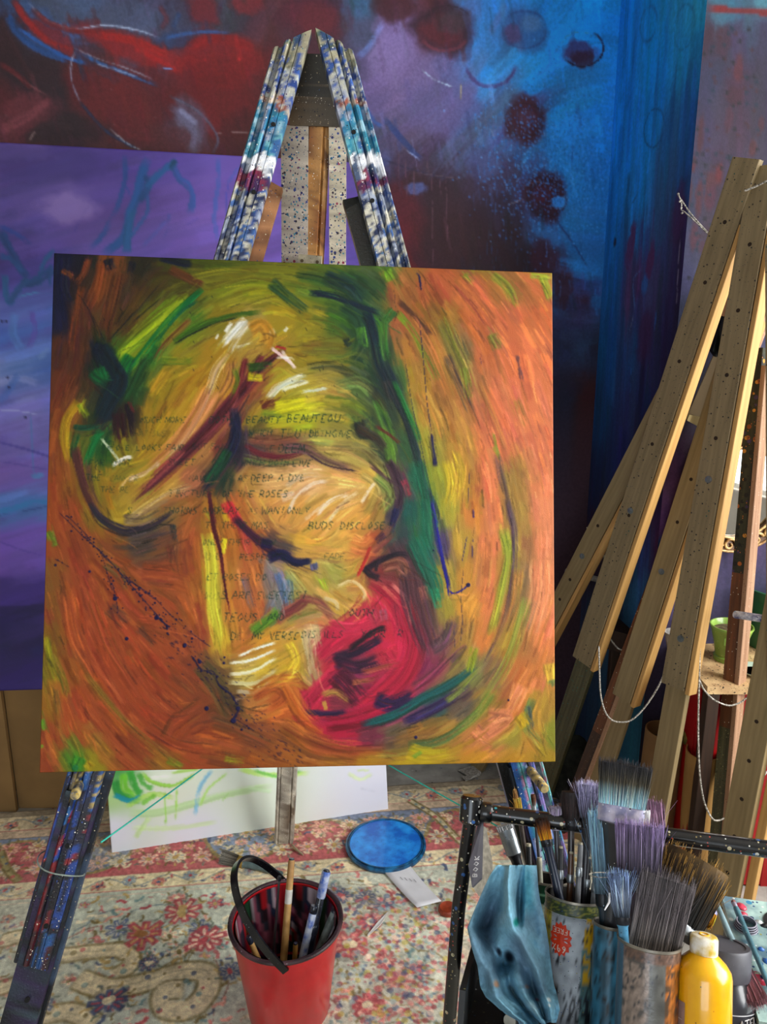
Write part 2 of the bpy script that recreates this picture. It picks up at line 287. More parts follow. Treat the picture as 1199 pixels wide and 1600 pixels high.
STROKES = '''
A|110,50 108,200 130,330|16|1a1f3e|.8|.3
A|150,60 140,180 170,260|10|22243a|.7|.4
A|310,80 290,200 250,290|16|8a4c26|.8|.45
A|215,190 190,320 165,480|9|7a4426|.7|.5
A|245,70 225,130 190,180|9|84482a|.7|.4
A|380,130 350,260 320,380|18|6b4226|.6|.5
A|330,70 345,120|14|20243a|.7|.4
A|130,120 180,150|8|7a4a2a|.7|.3
A|440,80 430,140|10|1f2233|.5|.5
A|560,60 650,85 700,90|13|1e2434|.75|.35
A|600,110 680,150 750,185|12|6a4226|.8|.35
A|690,70 850,100 1000,95 1180,110|7|4a5220|.5|.6
A|700,150 850,120 1000,130|9|868424|.6|.55
A|800,220 950,170 1100,190|14|7c8020|.55|.55
A|1040,170 1120,240 1199,300|16|2f5036|.6|.45
A|690,240 560,340 440,440 370,510|17|8fa822|.85|.3
A|650,250 520,380|8|a8b428|.6|.5
A|740,200 600,330 480,480 400,580|8|0f6a3c|.9|.3
A|720,250 640,310 540,430|5|145a40|.8|.3
A|430,490 390,560 370,620|17|1a7038|.8|.3
A|500,490 450,590 400,690|10|2a5030|.7|.4
A|690,330 590,430 530,520|9|8a5a2e|.6|.45
A|300,450 335,520 380,600 330,700 290,780|24|14303a|.85|.25
A|260,560 300,590 340,570|14|1a6038|.85|.3
A|300,540 320,600|10|147040|.7|.3
A|270,450 320,470|14|12283a|.9|.2
A|620,430 740,360 860,320 1000,300|9|40601f|.8|.4
A|620,440 700,395 800,350 900,325|3|26301c|.9|.3
A|560,515 700,515|9|6a8020|.65|.4
A|500,420 360,480|3|262a20|.5|.5
A|560,170 420,330 330,430|3|1c2024|.7|.4
A|560,240 430,350 350,420|2.5|20241f|.6|.4
A|210,230 270,330 320,440|2|181c28|.8|.3
A|250,300 290,400|2|181c28|.7|.3
A|340,330 320,440|2|20242a|.6|.3
A|400,300 360,360|14|4a3c22|.5|.6
A|930,330 880,385 830,440|10|ece8dc|.95|.2
A|870,345 840,390|6|e4e0d0|.9|.2
A|812,395 800,420|4|d8d4c0|.85|.2
A|945,345 890,420 860,480|8|d8d0b8|.85|.35
A|850,480 800,550 770,640 720,760 640,880 560,950|9|d8b890|.6|.55
A|790,640 720,760 640,880 520,990|26|c88058|.6|.45
A|860,520 850,600 800,680|12|b8824a|.6|.5
A|1100,460 1000,540 900,660 800,780 690,890 560,1010 430,1130|6 12 18 20 18 16 8|582432|.88|.38
A|1000,490 960,560 930,640|9|6a2c34|.85|.3
A|930,500 905,600 880,690|8|7a3234|.8|.35
A|900,660 850,740 720,880|9|7a3a3c|.6|.5
A|660,900 560,1000 460,1090|8|8f4a48|.6|.5
A|880,720 890,820 870,900 800,1000 740,1080|12 15 15 12 8|1f2342|.8|.35
A|855,900 810,980 760,1050|16|1d5638|.7|.4
A|870,780 900,850|10|242a4a|.7|.3
A|380,740 385,800 395,860|15|3c1c24|.85|.3
A|415,700 430,760 440,840|9|2a1a28|.85|.25
A|420,690 445,740|5|6a2c2c|.7|.3
A|200,690 150,760 140,860 160,960|11|b08e1c|.75|.4
A|205,700 240,760|8|8a9a20|.7|.3
A|180,800 230,805 300,790|7|1c4a3a|.7|.3
A|300,815 260,900 230,980|9|1a7c44|.85|.35
A|200,830 180,900 195,960|8|2a6034|.7|.4
A|185,890 215,1030 260,1140 290,1220|13|5a3434|.8|.35
A|240,960 260,1080 300,1170|7|6a4a3c|.6|.5
A|300,850 350,910 385,955|4|c8d0b0|.85|.3
A|350,970 400,940 440,930|6|e8e0d4|.9|.3
A|420,1030 500,1000 560,950|7|d8b8a0|.7|.45
A|390,1060 420,1020|4|e0b890|.6|.4
A|410,1220 500,1150 600,1090 700,1060|9|c8a878|.6|.5
A|530,1000 580,960 620,930|3|b04848|.6|.3
A|1030,680 1080,625 1160,585 1199,575|9|d8d8b8|.85|.4
A|1060,640 1120,610 1199,600|5|c8d0c0|.7|.4
A|1040,455 1100,500 1150,545|5|e4c4c4|.85|.3
A|1060,450 1110,460|4|b03038|.8|.2
A|890,455 960,435 1000,440|4|d8d0b0|.7|.4
A|1030,395 1060,380|9|ccc0a0|.7|.3
A|1100,385 1115,365|5|d8d4c0|.8|.2
A|950,380 1000,360 1030,410 1010,460|20|b5802c|.75|.35
A|940,545 1050,530|13|3a5a22|.75|.35
A|880,545 895,600 870,660|7|6a7c20|.75|.3
A|940,580 1010,590|11|c4bc18|.8|.3
A|1060,725 1199,695|22|cac218|.85|.3
A|1000,710 1060,690|11|6a3024|.8|.3
A|1000,740 1120,750|8|7a8a28|.6|.4
A|930,880 1000,920 1100,930 1199,905|7|6c2a36|.85|.3
A|940,860 1060,870 1180,850|9|8a5040|.55|.5
A|920,940 1040,960 1180,950|12|5a5a3a|.55|.5
A|770,1080 780,1150 800,1227|6|5a2030|.85|.2
A|840,1130 860,1160 890,1190|11|c4383c|.8|.3
B|120,185 220,200 330,240 420,270|9|1a2e40|.9|.25
B|180,115 280,165 330,235|18|1f3a3c|.75|.4
B|60,110 180,130 300,220|10|38502e|.55|.5
B|250,240 330,300 330,400|14|2c4c38|.7|.4
B|360,260 395,370 415,480 450,560|14|1a3440|.85|.3
B|430,290 430,400 440,480|14|4a7a34|.6|.45
B|335,330 350,420|12|5a9032|.6|.45
B|430,480 480,600 530,720 570,860 600,1000 640,1100 660,1172|20 24 14 12 14 18 16|243440|.78|.38
B|480,560 540,700 590,820|8|2c7c3c|.8|.35
B|440,560 480,680|14|3a3a3a|.7|.4
B|400,640 450,760 480,880|14|5c8434|.6|.4
B|420,760 460,850 470,940|14|6a9430|.65|.35
B|490,270 560,350 620,470 665,560|9|6e8e26|.8|.4
B|445,90 470,135|12|709c2a|.8|.3
B|480,260 440,310|14|3a6a34|.7|.4
B|900,105 960,165 1000,250|13|84902a|.75|.45
B|780,105 815,145|10|8a9a2c|.7|.4
B|1110,110 1150,220|14|94a02a|.75|.4
B|1060,110 1150,120|10|8a9a2a|.7|.4
B|895,360 930,425|16|7a7a30|.6|.45
B|680,300 720,400 770,520 805,620|19|7f7a35|.7|.5
B|705,450 750,560 810,690|13|5c4a40|.6|.6
B|780,500 800,640|8|7a8a2c|.65|.45
B|500,220 570,290 640,370|8|5a3a2c|.75|.4
B|540,300 620,420 680,560|16|a4683a|.55|.55
B|600,600 660,720 690,820|22|b07e3a|.6|.5
B|700,900 720,1000 700,1100|14|c8b02c|.65|.4
B|745,860 770,950 760,1080|10|c2a02e|.6|.45
B|900,780 930,900|5|7c8c2a|.7|.4
B|585,105 595,175|3|1c1646|.9|0
B|588,310 605,480 620,650 640,790|1.6|1c1650|.9|0
B|638,785 645,850 655,925|2.5 4 7|1c1650|.95|0
B|525,460 560,680 600,860 650,1100|1.4|1f2a50|.7|0
B|480,170 485,250|1.4|3a2a30|.6|0
B|848,460 850,490|2|4a2a50|.7|0
B|800,950 795,1080|1.3|2a1a60|.8|0
B|816,1110 820,1140|2.5|1c1660|.9|0
B|1003,450 1025,565|6|5a3c42|.75|.5
B|920,870 940,960 965,1060 980,1172|9|5f4a45|.75|.5
B|905,840 925,880|7|8a8a30|.6|.4
B|840,560 900,700 960,860|10|a86c3c|.5|.55
B|1000,640 1040,760|12|a87a3c|.5|.6
B|760,130 850,230 940,360|20|bc6a42|.5|.5
B|110,500 220,500 310,550 400,620 450,690|10|484a30|.75|.4
B|230,580 330,560 400,610|16|6a7a48|.55|.5
B|330,730 350,780 385,775|20|343630|.8|.3
B|320,760 400,805 440,860|14|40382e|.7|.4
B|400,750 460,790 510,830|5|6c3428|.8|.3
B|270,400 295,385|12|2a3c34|.8|.3
B|0,600 80,572 120,560|6|dcdcc0|.85|.35
B|90,605 200,590|5|d0d8c8|.8|.4
B|0,430 60,510|5|e0ccc0|.8|.3
B|60,520 160,490 270,490|5|a89848|.6|.5
B|150,560 260,600 330,650|7|c0a850|.55|.5
B|170,640 300,650|6|b8b040|.5|.5
B|0,840 100,850 190,900 300,940|12|6a4a50|.65|.4
B|110,870 200,920 330,945|3|3a2a3a|.8|.2
B|150,850 280,860 400,930|9|b8985a|.6|.4
B|220,830 350,850 430,940|10|8a7a48|.5|.5
B|340,960 400,1000 420,1050|10|c0a860|.6|.4
B|400,960 460,1010 470,1060 420,1120|14|8c9c52|.75|.35
B|380,920 430,960 480,1000|6|5a3a48|.7|.3
B|450,900 480,960 500,1040 490,1120|14|4a3040|.75|.35
B|520,980 550,1050|9|9c3a4a|.75|.35
B|580,900 610,1040 620,1150|14|1f6c52|.75|.4
B|640,1080 665,1172|4|20208a|.85|.1
B|30,1120 60,1060 130,1000 200,985|6|f0dcc4|.7|.4
B|150,1130 210,1070 290,1040|6|f0e0cc|.7|.4
B|20,1010 80,970 160,960|7|e8cca4|.6|.45
B|200,1160 260,1080 330,1030|5|ecd4a8|.7|.4
B|340,1080 370,1030 400,990|5|ecdcc0|.7|.4
B|100,1150 190,1080|5|f0d8b8|.6|.4
B|240,1100 340,1060|10|e8b070|.5|.4
B|0,1060 60,1040|12|f0d0a8|.5|.5
C|250,20 310,90 400,135 480,130 560,90 620,50|6 12 15 14 10 5|3a3440|.88|.32
C|420,180 520,150 620,110|18|564a48|.55|.65
C|440,220 540,190|10|5a4a40|.4|.7
C|400,90 480,90 560,50|12|6a5a48|.6|.5
C|610,110 622,190|7|3a3a40|.7|.4
C|480,60 520,40 600,0|6|9a7a58|.6|.4
C|760,60 790,100|6|a0a030|.6|.3
C|770,150 790,300 790,450 810,560 820,640|10 14 16 14 11|cac23e|.85|.3
C|840,170 830,240|7|d8c828|.8|.2
C|845,60 850,100|9|d8b828|.8|.3
C|775,0 790,120 820,230 840,380 865,510|6 6 5 3 2|581a26|.92|.1
C|850,20 880,70 905,110|15|c2343c|.85|.3
C|905,100 930,170 950,250|13|b84840|.65|.4
C|880,80 960,160 1040,220 1100,240|9 10 12 4|46203a|.88|.25
C|1000,190 1050,200|14|2d1e48|.85|.2
C|1030,255 1090,240 1150,280 1199,275|15 12 8 8|1d1a48|.9|.2
C|990,280 1000,330|10|b06a34|.6|.4
C|920,340 960,480|9|7a6a78|.5|.5
C|1070,320 1090,400 1110,480|10|5a6c94|.75|.35
C|1120,330 1150,400|14|8a9a68|.6|.4
C|960,580 1040,520 1080,480|15|6c9e30|.85|.3
C|1100,495 1160,460 1199,440|15|8a4a42|.8|.35
C|1070,540 1130,500 1180,500|9|a86a4a|.7|.4
C|900,685 980,650 1065,625|4|f4f0e0|.9|.3
C|860,715 960,700 1065,655|4|f0ecd8|.85|.3
C|860,765 960,750 1070,690|5|ece4c4|.85|.35
C|855,800 980,800 1070,735|6|d8d0a0|.75|.4
C|890,840 980,835 1040,790|6|c8b898|.7|.45
C|880,880 940,860|5|b89880|.6|.4
C|1080,770 1140,750 1180,800|8|a87838|.6|.4
C|960,860 1050,800 1180,790|20|b8662e|.5|.5
C|1180,830 1195,930|9|b02a4c|.8|.3
C|970,870 1050,830 1090,860 1040,900|9|9a5028|.6|.4
C|70,140 100,210|11|6c8c28|.75|.4
C|60,600 80,700 110,800|9|9c9c20|.75|.4
C|80,680 130,780 150,860|12|8a7a24|.65|.5
C|95,830 110,960|10|8a6a28|.55|.5
C|40,960 55,1010|7|6ca430|.85|.3
C|40,1070 45,1085|4|7cb030|.8|.2
C|210,1125 190,1175|18|4c9430|.85|.3
C|235,1150 265,1175|12|b09a1c|.8|.3
C|180,1165 200,1180|8|1f7a50|.8|.3
C|590,1135 660,1170|11|7c8c24|.7|.5
C|840,1130 930,1145|9|8c8c24|.7|.55
C|230,760 360,920 480,1040 640,1160|8|8a7028|.6|.65
C|260,440 330,640 420,780|14|9a4e2a|.5|.5
C|150,420 180,600 260,760|16|a8562e|.5|.5
C|330,780 400,900 470,980|5|c0683c|.6|.5
C|200,560 300,760 400,880|6|b8623a|.5|.55
C|500,980 640,1060 820,1090|20|98482a|.4|.6
C|320,280 380,320 420,390|14|6e5a34|.6|.55
C|340,470 420,540|18|644434|.5|.6
C|470,560 540,630|10|5a4034|.5|.6
C|730,720 800,800 840,880 880,950|22|5a4c34|.6|.45
C|780,960 900,1000 1060,1070|16|6a4830|.5|.6
C|600,200 610,270|9|7a4030|.6|.4
C|480,320 620,330|26|984a2a|.4|.4
C|470,520 560,530|14|a4502c|.5|.4
C|600,1060 650,980 760,900|30|8c4626|.4|.5
D|150,670 220,600 330,520 400,440|20 30 32 28|b82c4a|.88|.22
D|380,360 470,420 530,520 560,620 520,740 420,840 300,930|12 18 22 24 28 28 24|aa2440|.85|.25
D|190,960 300,940 450,890 560,800|26|a42040|.85|.28
D|110,870 190,780 260,720|20|b22a4a|.8|.3
D|110,900 115,860|12|b02a50|.8|.3
D|200,540 300,560 420,530|17|c03450|.8|.3
D|380,470 410,540|16|b84056|.7|.3
D|470,360 530,430 555,540|6|e4847a|.8|.35
D|430,370 500,440|6|d86a60|.7|.4
D|480,440 505,560|11|a83248|.7|.3
D|430,470 440,520|9|9a5a6c|.6|.4
D|440,640 480,700|14|c83050|.7|.3
D|220,680 320,650 430,590|14|3a1c3a|.85|.3
D|230,690 330,712 420,680|18|40203c|.8|.35
D|290,640 400,560 450,550|8|2c1426|.8|.3
D|230,740 280,790 340,860|24|4c1c34|.7|.4
D|340,740 420,720 500,700|9|a85a48|.7|.4
D|170,830 230,820 290,860|8|b09048|.7|.4
D|180,860 190,900|6|c8b048|.7|.3
D|300,780 400,770|7|b87048|.6|.4
D|400,850 470,872 565,838|20|38204c|.85|.3
D|100,905 200,915 280,905|7|3a2448|.85|.3
D|340,965 480,920 600,850 720,790 830,710|6 14 16 14 8|1f5c5a|.85|.32
D|520,950 650,890 760,820 805,785|9 16 14 6|3f2f5a|.85|.32
D|540,1050 640,1040 740,990 860,880|13|4a6a40|.7|.5
D|700,860 780,800 850,720|9|8a9a38|.6|.45
D|820,630 800,740|12|9aa422|.75|.35
D|640,640 700,600 740,520|20|6c4a58|.7|.4
D|560,800 640,740 720,660|14|8a4058|.6|.4
D|720,690 790,620|9|6a4a58|.6|.4
D|960,0 992,150 985,350 950,530 860,720|10|5a4450|.75|.48
D|940,130 962,250 930,420 890,580|13|98a232|.75|.4
D|1010,300 990,450 920,620|14|b0743c|.55|.5
D|1050,420 970,680 850,880|15|8a9a3a|.6|.52
D|1080,430 1040,560|8|7a6a50|.5|.6
D|1100,260 1090,420 1040,600|22|e08a5e|.5|.5
D|1070,850 1040,960 1110,1050|14|6c7c40|.65|.45
D|1050,880 1070,980|8|4a5a58|.7|.4
D|1010,920 1045,970|16|d2ac20|.85|.3
D|1140,700 1150,790|16|d8b43c|.75|.35
D|1150,770 1160,800|10|5a7a48|.6|.4
D|540,1080 620,1100 720,1085|24|baa422|.7|.45
D|560,1100 600,1075|6|7aa03a|.7|.3
D|880,920 960,930 860,1010|22|e28c64|.7|.35
D|1020,790 990,860 960,910|16|de8660|.65|.4
D|820,980 870,1030|20|d8805a|.55|.4
D|900,830 820,930 740,990|14|7a8a3a|.55|.5
D|0,960 150,1050 330,1080|24|ac6630|.5|.5
D|100,1010 260,1060 450,1060|10|94562c|.45|.6
D|20,780 90,900 150,960|22|bc6a30|.5|.45
D|480,180 540,300 560,420 600,560 640,660|26 32 28 26 22|5a3a42|.75|.4
D|600,370 620,440|14|b06a58|.5|.5
D|430,290 500,275 520,330|18|8c5c46|.8|.35
D|360,300 420,262 500,232 548,240|8|2e1e2e|.88|.25
D|350,290 385,325 420,335|9|33202e|.85|.25
D|410,260 400,310|5|30202c|.8|.2
D|560,170 600,260 640,350 665,440|20|1a6c56|.78|.38
D|610,0 620,140 650,230|18|1f6c52|.75|.4
D|650,380 670,470|12|2a8058|.6|.5
D|640,20 660,120 690,280 715,390|3 4 6 4|1e1488|.95|0
D|715,392 735,402 765,390 797,366|3|1e1488|.95|0
D|705,350 712,415|3|1e1488|.9|0
D|640,0 655,130 680,250|6|2a2a80|.6|.4
D|816,45 818,80|3|1c1470|.9|0
D|790,160 780,210 768,270|1.6|1c1470|.9|0
D|815,170 812,250|1.6|1c1470|.9|0
D|775,300 765,420 770,520 760,630|1.3|2a2a50|.7|0
D|735,560 738,635|1.3|2a2a50|.7|0
D|380,200 352,270 320,335|5|c43232|.85|.15
D|300,170 350,190 390,160|12|e0884a|.5|.4
D|0,240 60,265 130,265|9|1f2048|.88|.2
D|135,275 140,305|12|585a8a|.75|.3
D|20,340 30,450|14|6a86a0|.6|.45
D|20,300 80,370 100,400|10|a8a860|.5|.4
D|170,340 190,390|9|9ab030|.7|.3
D|490,40 470,120|9|252552|.85|.3
D|440,150 400,180|10|5a3a48|.6|.4
D|240,370 300,350 350,390 350,440|5|e4cc98|.7|.35
D|245,395 275,420 310,405|3|b89850|.7|.3
D|180,420 230,440 240,480|6|d8c8a0|.6|.4
D|100,560 120,680 140,760|10|d8c090|.6|.45
D|140,520 160,640|8|c8b080|.5|.5
D|30,610 60,680 30,740|14|d8b838|.6|.4
D|80,420 160,440 220,510|11|8a4a44|.75|.35
D|0,500 60,470 110,430|10|7a3a40|.7|.4
D|150,450 250,510|8|a87858|.6|.4
'''
_cc = big.to([(500, 790)])[0]
PARSED = []
for _l in STROKES.strip().split('\n'):
    t_, p_, w_, c_, a_, d_ = _l.split('|')
    PARSED.append((tp(t_, p_), [float(v) for v in w_.split()], c_, float(a_), float(d_)))
# the grain of the brushwork: nearest traced strokes, else a swirl round the head
_seg = []
for q, w_, c_, a_, d_ in PARSED:
    P = spline(big.to(q), 12.0)
    if len(P) > 1:
        dv = np.diff(P, axis=0); ln = np.hypot(dv[:, 0], dv[:, 1]) + 1e-6
        th = np.arctan2(dv[:, 1], dv[:, 0])
        _seg += [(m[0], m[1], math.cos(2 * t), math.sin(2 * t)) for m, t in zip((P[1:] + P[:-1]) / 2, th)]
_seg = np.array(_seg)
GD = 54
_gy, _gx = np.mgrid[0:GD, 0:GD] * (NB / (GD - 1.0))
_dx, _dy = _gx - _cc[0], _gy - _cc[1]
_th = np.arctan2(_dx, -_dy)
_w = 1.0 / (((_gx[..., None] - _seg[:, 0]) ** 2 + (_gy[..., None] - _seg[:, 1]) ** 2) + 60.0) ** 1.5
_bias = 1.0 / 30.0 ** 3 * np.clip(np.hypot(_dx, _dy) / 150.0, 0.1, 3.0)
_c2 = (_w @ _seg[:, 2]) + _bias * np.cos(2 * _th); _s2 = (_w @ _seg[:, 3]) + _bias * np.sin(2 * _th)
_dir = 0.5 * np.arctan2(_s2, _c2)
def _swirl(x, y):
    i = min(max(int(y * (GD - 1) / NB), 0), GD - 1); j = min(max(int(x * (GD - 1) / NB), 0), GD - 1)
    return math.cos(_dir[i, j]), math.sin(_dir[i, j])
big.flow(1100, 46, 13, _swirl, 0.5, 0.5, 0.09, 0.02)
big.flow(2100, 34, 6, _swirl, 0.5, 0.45, 0.12, 0.025)
for q, w_, c_, a_, d_ in PARSED:
    w_ = np.array(w_); wide = w_.max() >= 7
    cc = hexc(c_)
    if wide:
        q_ = np.array(q, float); tg = np.gradient(q_, axis=0); tg /= np.linalg.norm(tg, axis=1, keepdims=True) + 1e-6
        nm = np.stack([-tg[:, 1], tg[:, 0]], 1)
        big.st(q, w_ * 1.5, cc, a_ * 0.5, min(d_ + .3, .75))
        big.st(q, w_ * 1.05, cc, min(a_ * (1.15 if cc.mean() < .3 else 1), .97), min(d_ + .1, .65), jit=.1)
        for k in range(6):
            off = RNG.uniform(-.7, .7) * w_.max()
            big.st(q_ + nm * off + RNG.normal(0, 1.2, q_.shape), w_ * RNG.uniform(.12, .35), np.clip(cc * RNG.choice([.62, .78, .9, 1.15, 1.28]) + RNG.normal(0, .025, 3), 0, 1), .5, .55)
    else:
        big.st(q, w_ * 1.15, cc, min(a_ + .05, 1), d_)
big.flow(2000, 22, 2.6, _swirl, 0.5, 0.35, 0.16, 0.02)
big.flow(2200, 15, 1.7, _swirl, 0.5, 0.2, 0.24, 0.02)
# white hairs and thin dry drags
_r = np.random.default_rng(3)
for _i in range(420):
    x, y = _r.uniform(70, 860), _r.uniform(405, 1195)
    q = big.to([(x, y)])[0]
    if not (0 < q[0] < NB - 1 and 0 < q[1] < NB - 1): continue
    c = big.c[int(q[1]), int(q[0])] * _r.uniform(0.6, 1.35)
    d = np.array(_swirl(*q)); L = _r.uniform(10, 45)
    b = q + d * L + _r.normal(0, 3, 2)
    big.st([tuple(q), tuple((q + b) / 2 + _r.normal(0, 1.5, 2)), tuple(b)], _r.uniform(1.5, 3), np.clip(c, 0, 1), 0.55, 0.25, cell=True)
# indigo splatter
for _s, _w in (('120,60 210,150 310,240 400,340 470,420 540,500 600,570', 2.4), ('150,70 240,160 330,270', 1.4), ('400,340 520,420 600,500 690,580 780,645', 2.0),
               ('700,690 740,745 790,755 815,810 865,850 895,900', 3.4), ('870,970 905,920', 5.0), ('890,960 970,1010', 2.4), ('350,370 365,430 375,490', 2.2), ('100,260 160,295', 1.8),
               ('300,230 330,330 350,400', 1.2), ('400,330 460,380 540,440', 1.4), ('540,510 600,560', 3.0), ('760,750 800,765', 3)):
    q = tp('C', _s)
    S('C', _s, _w, '1e1648', .9, .3, taper=.02)
    P = spline(np.array(q), 1.0)
    for _i in range(int(len(P) * .16)):
        x, y = P[_r.integers(len(P))] + _r.normal(0, 4.5, 2)
        big.dab(x, y, abs(_r.normal(.7, .6)) + .3, '1e1648', .85)
for _i in range(170):
    k = _r.random(); x, y = np.array((245, 970)) * (1 - k) + np.array((460, 1195)) * k + _r.normal(0, 13, 2)
    L = _r.uniform(1, 6); big.st([(x, y), (x + L, y + L * .7)], _r.uniform(1, 2.2), '1e1648', .8, 0)
for x, y, r in ((180, 935, 3.5), (198, 998, 2.8), (140, 893, 2), (350, 1036, 2), (351, 1027, 1.6), (372, 1107, 3.4), (365, 1126, 4), (323, 1107, 3.4), (245, 965, 3.5), (289, 1008, 3), (732, 914, 3.5), (312, 1034, 3), (650, 1152, 2.5), (795, 1094, 1.6), (678, 860, 1.2), (288, 1010, 2)):
    big.dab(x, y, r, '1e1450', .95)
for _i in range(60):
    x, y = _r.uniform(90, 700), _r.uniform(430, 760)
    L = _r.uniform(2, 6); big.st([(x, y), (x + L * .5, y + L)], 1.2, '1c1c28', .75, 0)
# the poem lettered across the figure
for tx, x, y, sz, al in (
    ('MUCH MORE', 219, 661, 8.5, .6), ('DOTH', 326, 661, 9.5, .75), ('BEAUTY', 384, 661, 9.5, .8), ('BEAUTEOUS', 447, 660, 11, .9), ('SEEM', 548, 661, 9, .3),
    ('BY THAT SWEET', 180, 682, 8, .25), ('WHICH', 388, 681, 8.5, .8), ('TRUTH', 436, 684, 12, .9), ('DOTH', 482, 683, 9, .75), ('GIVE', 518, 683, 9.5, .8),
    ('R', 166, 706, 15, .6), ('OSE', 180, 704, 8, .6), ('LOOKS FAIR', 212, 704, 8.5, .65), ('BUT FAIRER', 300, 702, 8, .4), ('WE', 412, 706, 9, .6), ('DEEM', 434, 707, 11, .8),
    ('FOR THAT', 138, 728, 9, .6), ('SWEET', 262, 727, 9, .55), ('ODOUR', 330, 727, 9, .5), ('WHICH DOTH', 376, 728, 8.5, .5), ('LIVE.', 456, 729, 9.5, .85),
    ('THE', 133, 751, 9, .65), ('CANKER', 170, 752, 8, .25), ('HAVE FULL AS', 294, 752, 8.5, .65), ('DEEP A DYE', 391, 752, 9.5, .8),
    ('THE PE', 156, 770, 8.5, .55), ('TINCTURE', 262, 777, 10, .6), ('OF THE ROSES', 346, 777, 9.5, .85),
    ('S', 198, 803, 9, .7), ('THORNS AND', 254, 803, 9.5, .65), ('PLAY', 338, 803, 9.5, .7), ('AS', 388, 803, 8, .3), ('WANTONLY', 408, 803, 10, .7),
    ('B', 268, 832, 10, .4), ('TH THEIR MAS', 320, 826, 9.5, .6), ('BUDS', 481, 827, 10.5, .85), ('DISCLOSES', 530, 827, 10, .8),
    ('ONLY THEIR SHOW', 316, 852, 8.5, .5), ('D U', 320, 875, 10, .6), ('RESPECTED', 374, 875, 8.5, .6), ('FADE,', 506, 874, 8.5, .45),
    ('ET ROSES DO', 322, 907, 9.5, .6), ("S ARE SWEETEST", 345, 936, 10.5, .7), ('OUS', 318, 936, 9, .3), ('TEOUS', 348, 971, 11.5, .95), ('AND', 418, 969, 9, .9), ('YOUTH', 535, 963, 10, .85),
    ('DE,', 359, 1000, 10.5, .75), ('MY VERSE', 394, 999, 10, .85), ('DISTILLS', 470, 997, 10, .7), ('YOUR TR', 563, 996, 10.5, .85)):
    write(big, tx, x, y, sz * 1.12, '1b3a32', 1.9, min(al * 1.15, .95), .86, slant=.26, fade=.1)

_g = big.c.mean(-1, keepdims=True)
big.c = np.clip(_g + (big.c - _g) * .95, 0.01, 1)
big.c = np.clip((big.c - .42) * 1.24 + .40, 0.012, 1)
# ------------------------------------------------------------------ painted walls
YAW = math.radians(7.0)
WU = np.array([math.cos(YAW), math.sin(YAW), 0.0]); WN = np.array([math.sin(YAW), -math.cos(YAW), 0.0])
W0 = np.array([0.06, 2.33, 0.0])
ZTOP = 2.75
_c = on_plane([(938, 500)], W0, WN)[0]; CORNER = np.array([_c[0], _c[1], 0.0])
# the chimney breast steps forward from the corner
def _find_edge():
    for k in np.linspace(0.1, 1.2, 400):
        q = CORNER + WN * k
        r = rays([(1058, 520)])[0]
        if q[0] / q[1] > r[0] / r[1]: return q
EDGE = _find_edge()
PU = np.array([math.cos(math.radians(4)), math.sin(math.radians(4)), 0.0])
BACK_L = CORNER - WU * 2.95
BACK = Frame(BACK_L + [0, 0, ZTOP], WU, (0, 0, -1), 2.95, ZTOP)
RET = Frame(CORNER + [0, 0, ZTOP], (EDGE - CORNER), (0, 0, -1), float(np.linalg.norm(EDGE - CORNER)), ZTOP)
PIER_W = 0.95
PIER = Frame(EDGE + [0, 0, ZTOP], PU, (0, 0, -1), PIER_W, ZTOP)
def pad_for(fr, cs, depth, seed, box=None):
    """a pad over the part box = (u0, v0, u1, v1) of a board, in metres from its top-left"""
    u0, v0, u1, v1 = box or (0.0, 0.0, fr.w, fr.h)
    nx, ny = int(round((u1 - u0) / cs)) + 1, int(round((v1 - v0) / cs)) + 1
    sx, sy = (nx - 1) / (u1 - u0), (ny - 1) / (v1 - v0)
    pd = Pad(nx, ny, lambda p: (fr.uv(p) - [u0, v0]) * [sx, sy], depth / F * sx, seed)
    pd.box = (u0, v0, u1, v1); pd.fr = fr
    return pd
def notes(txt):
    out = []
    for l in txt.strip().split('\n'):
        y, r = l.split(':'); t = r.split()
        out += [(float(t[i]), float(y), t[i + 1]) for i in range(0, len(t), 2)]
    return out
mur = pad_for(BACK, 0.0034, 2.4, 21, (1.12, 0.36, 2.95, 1.55))
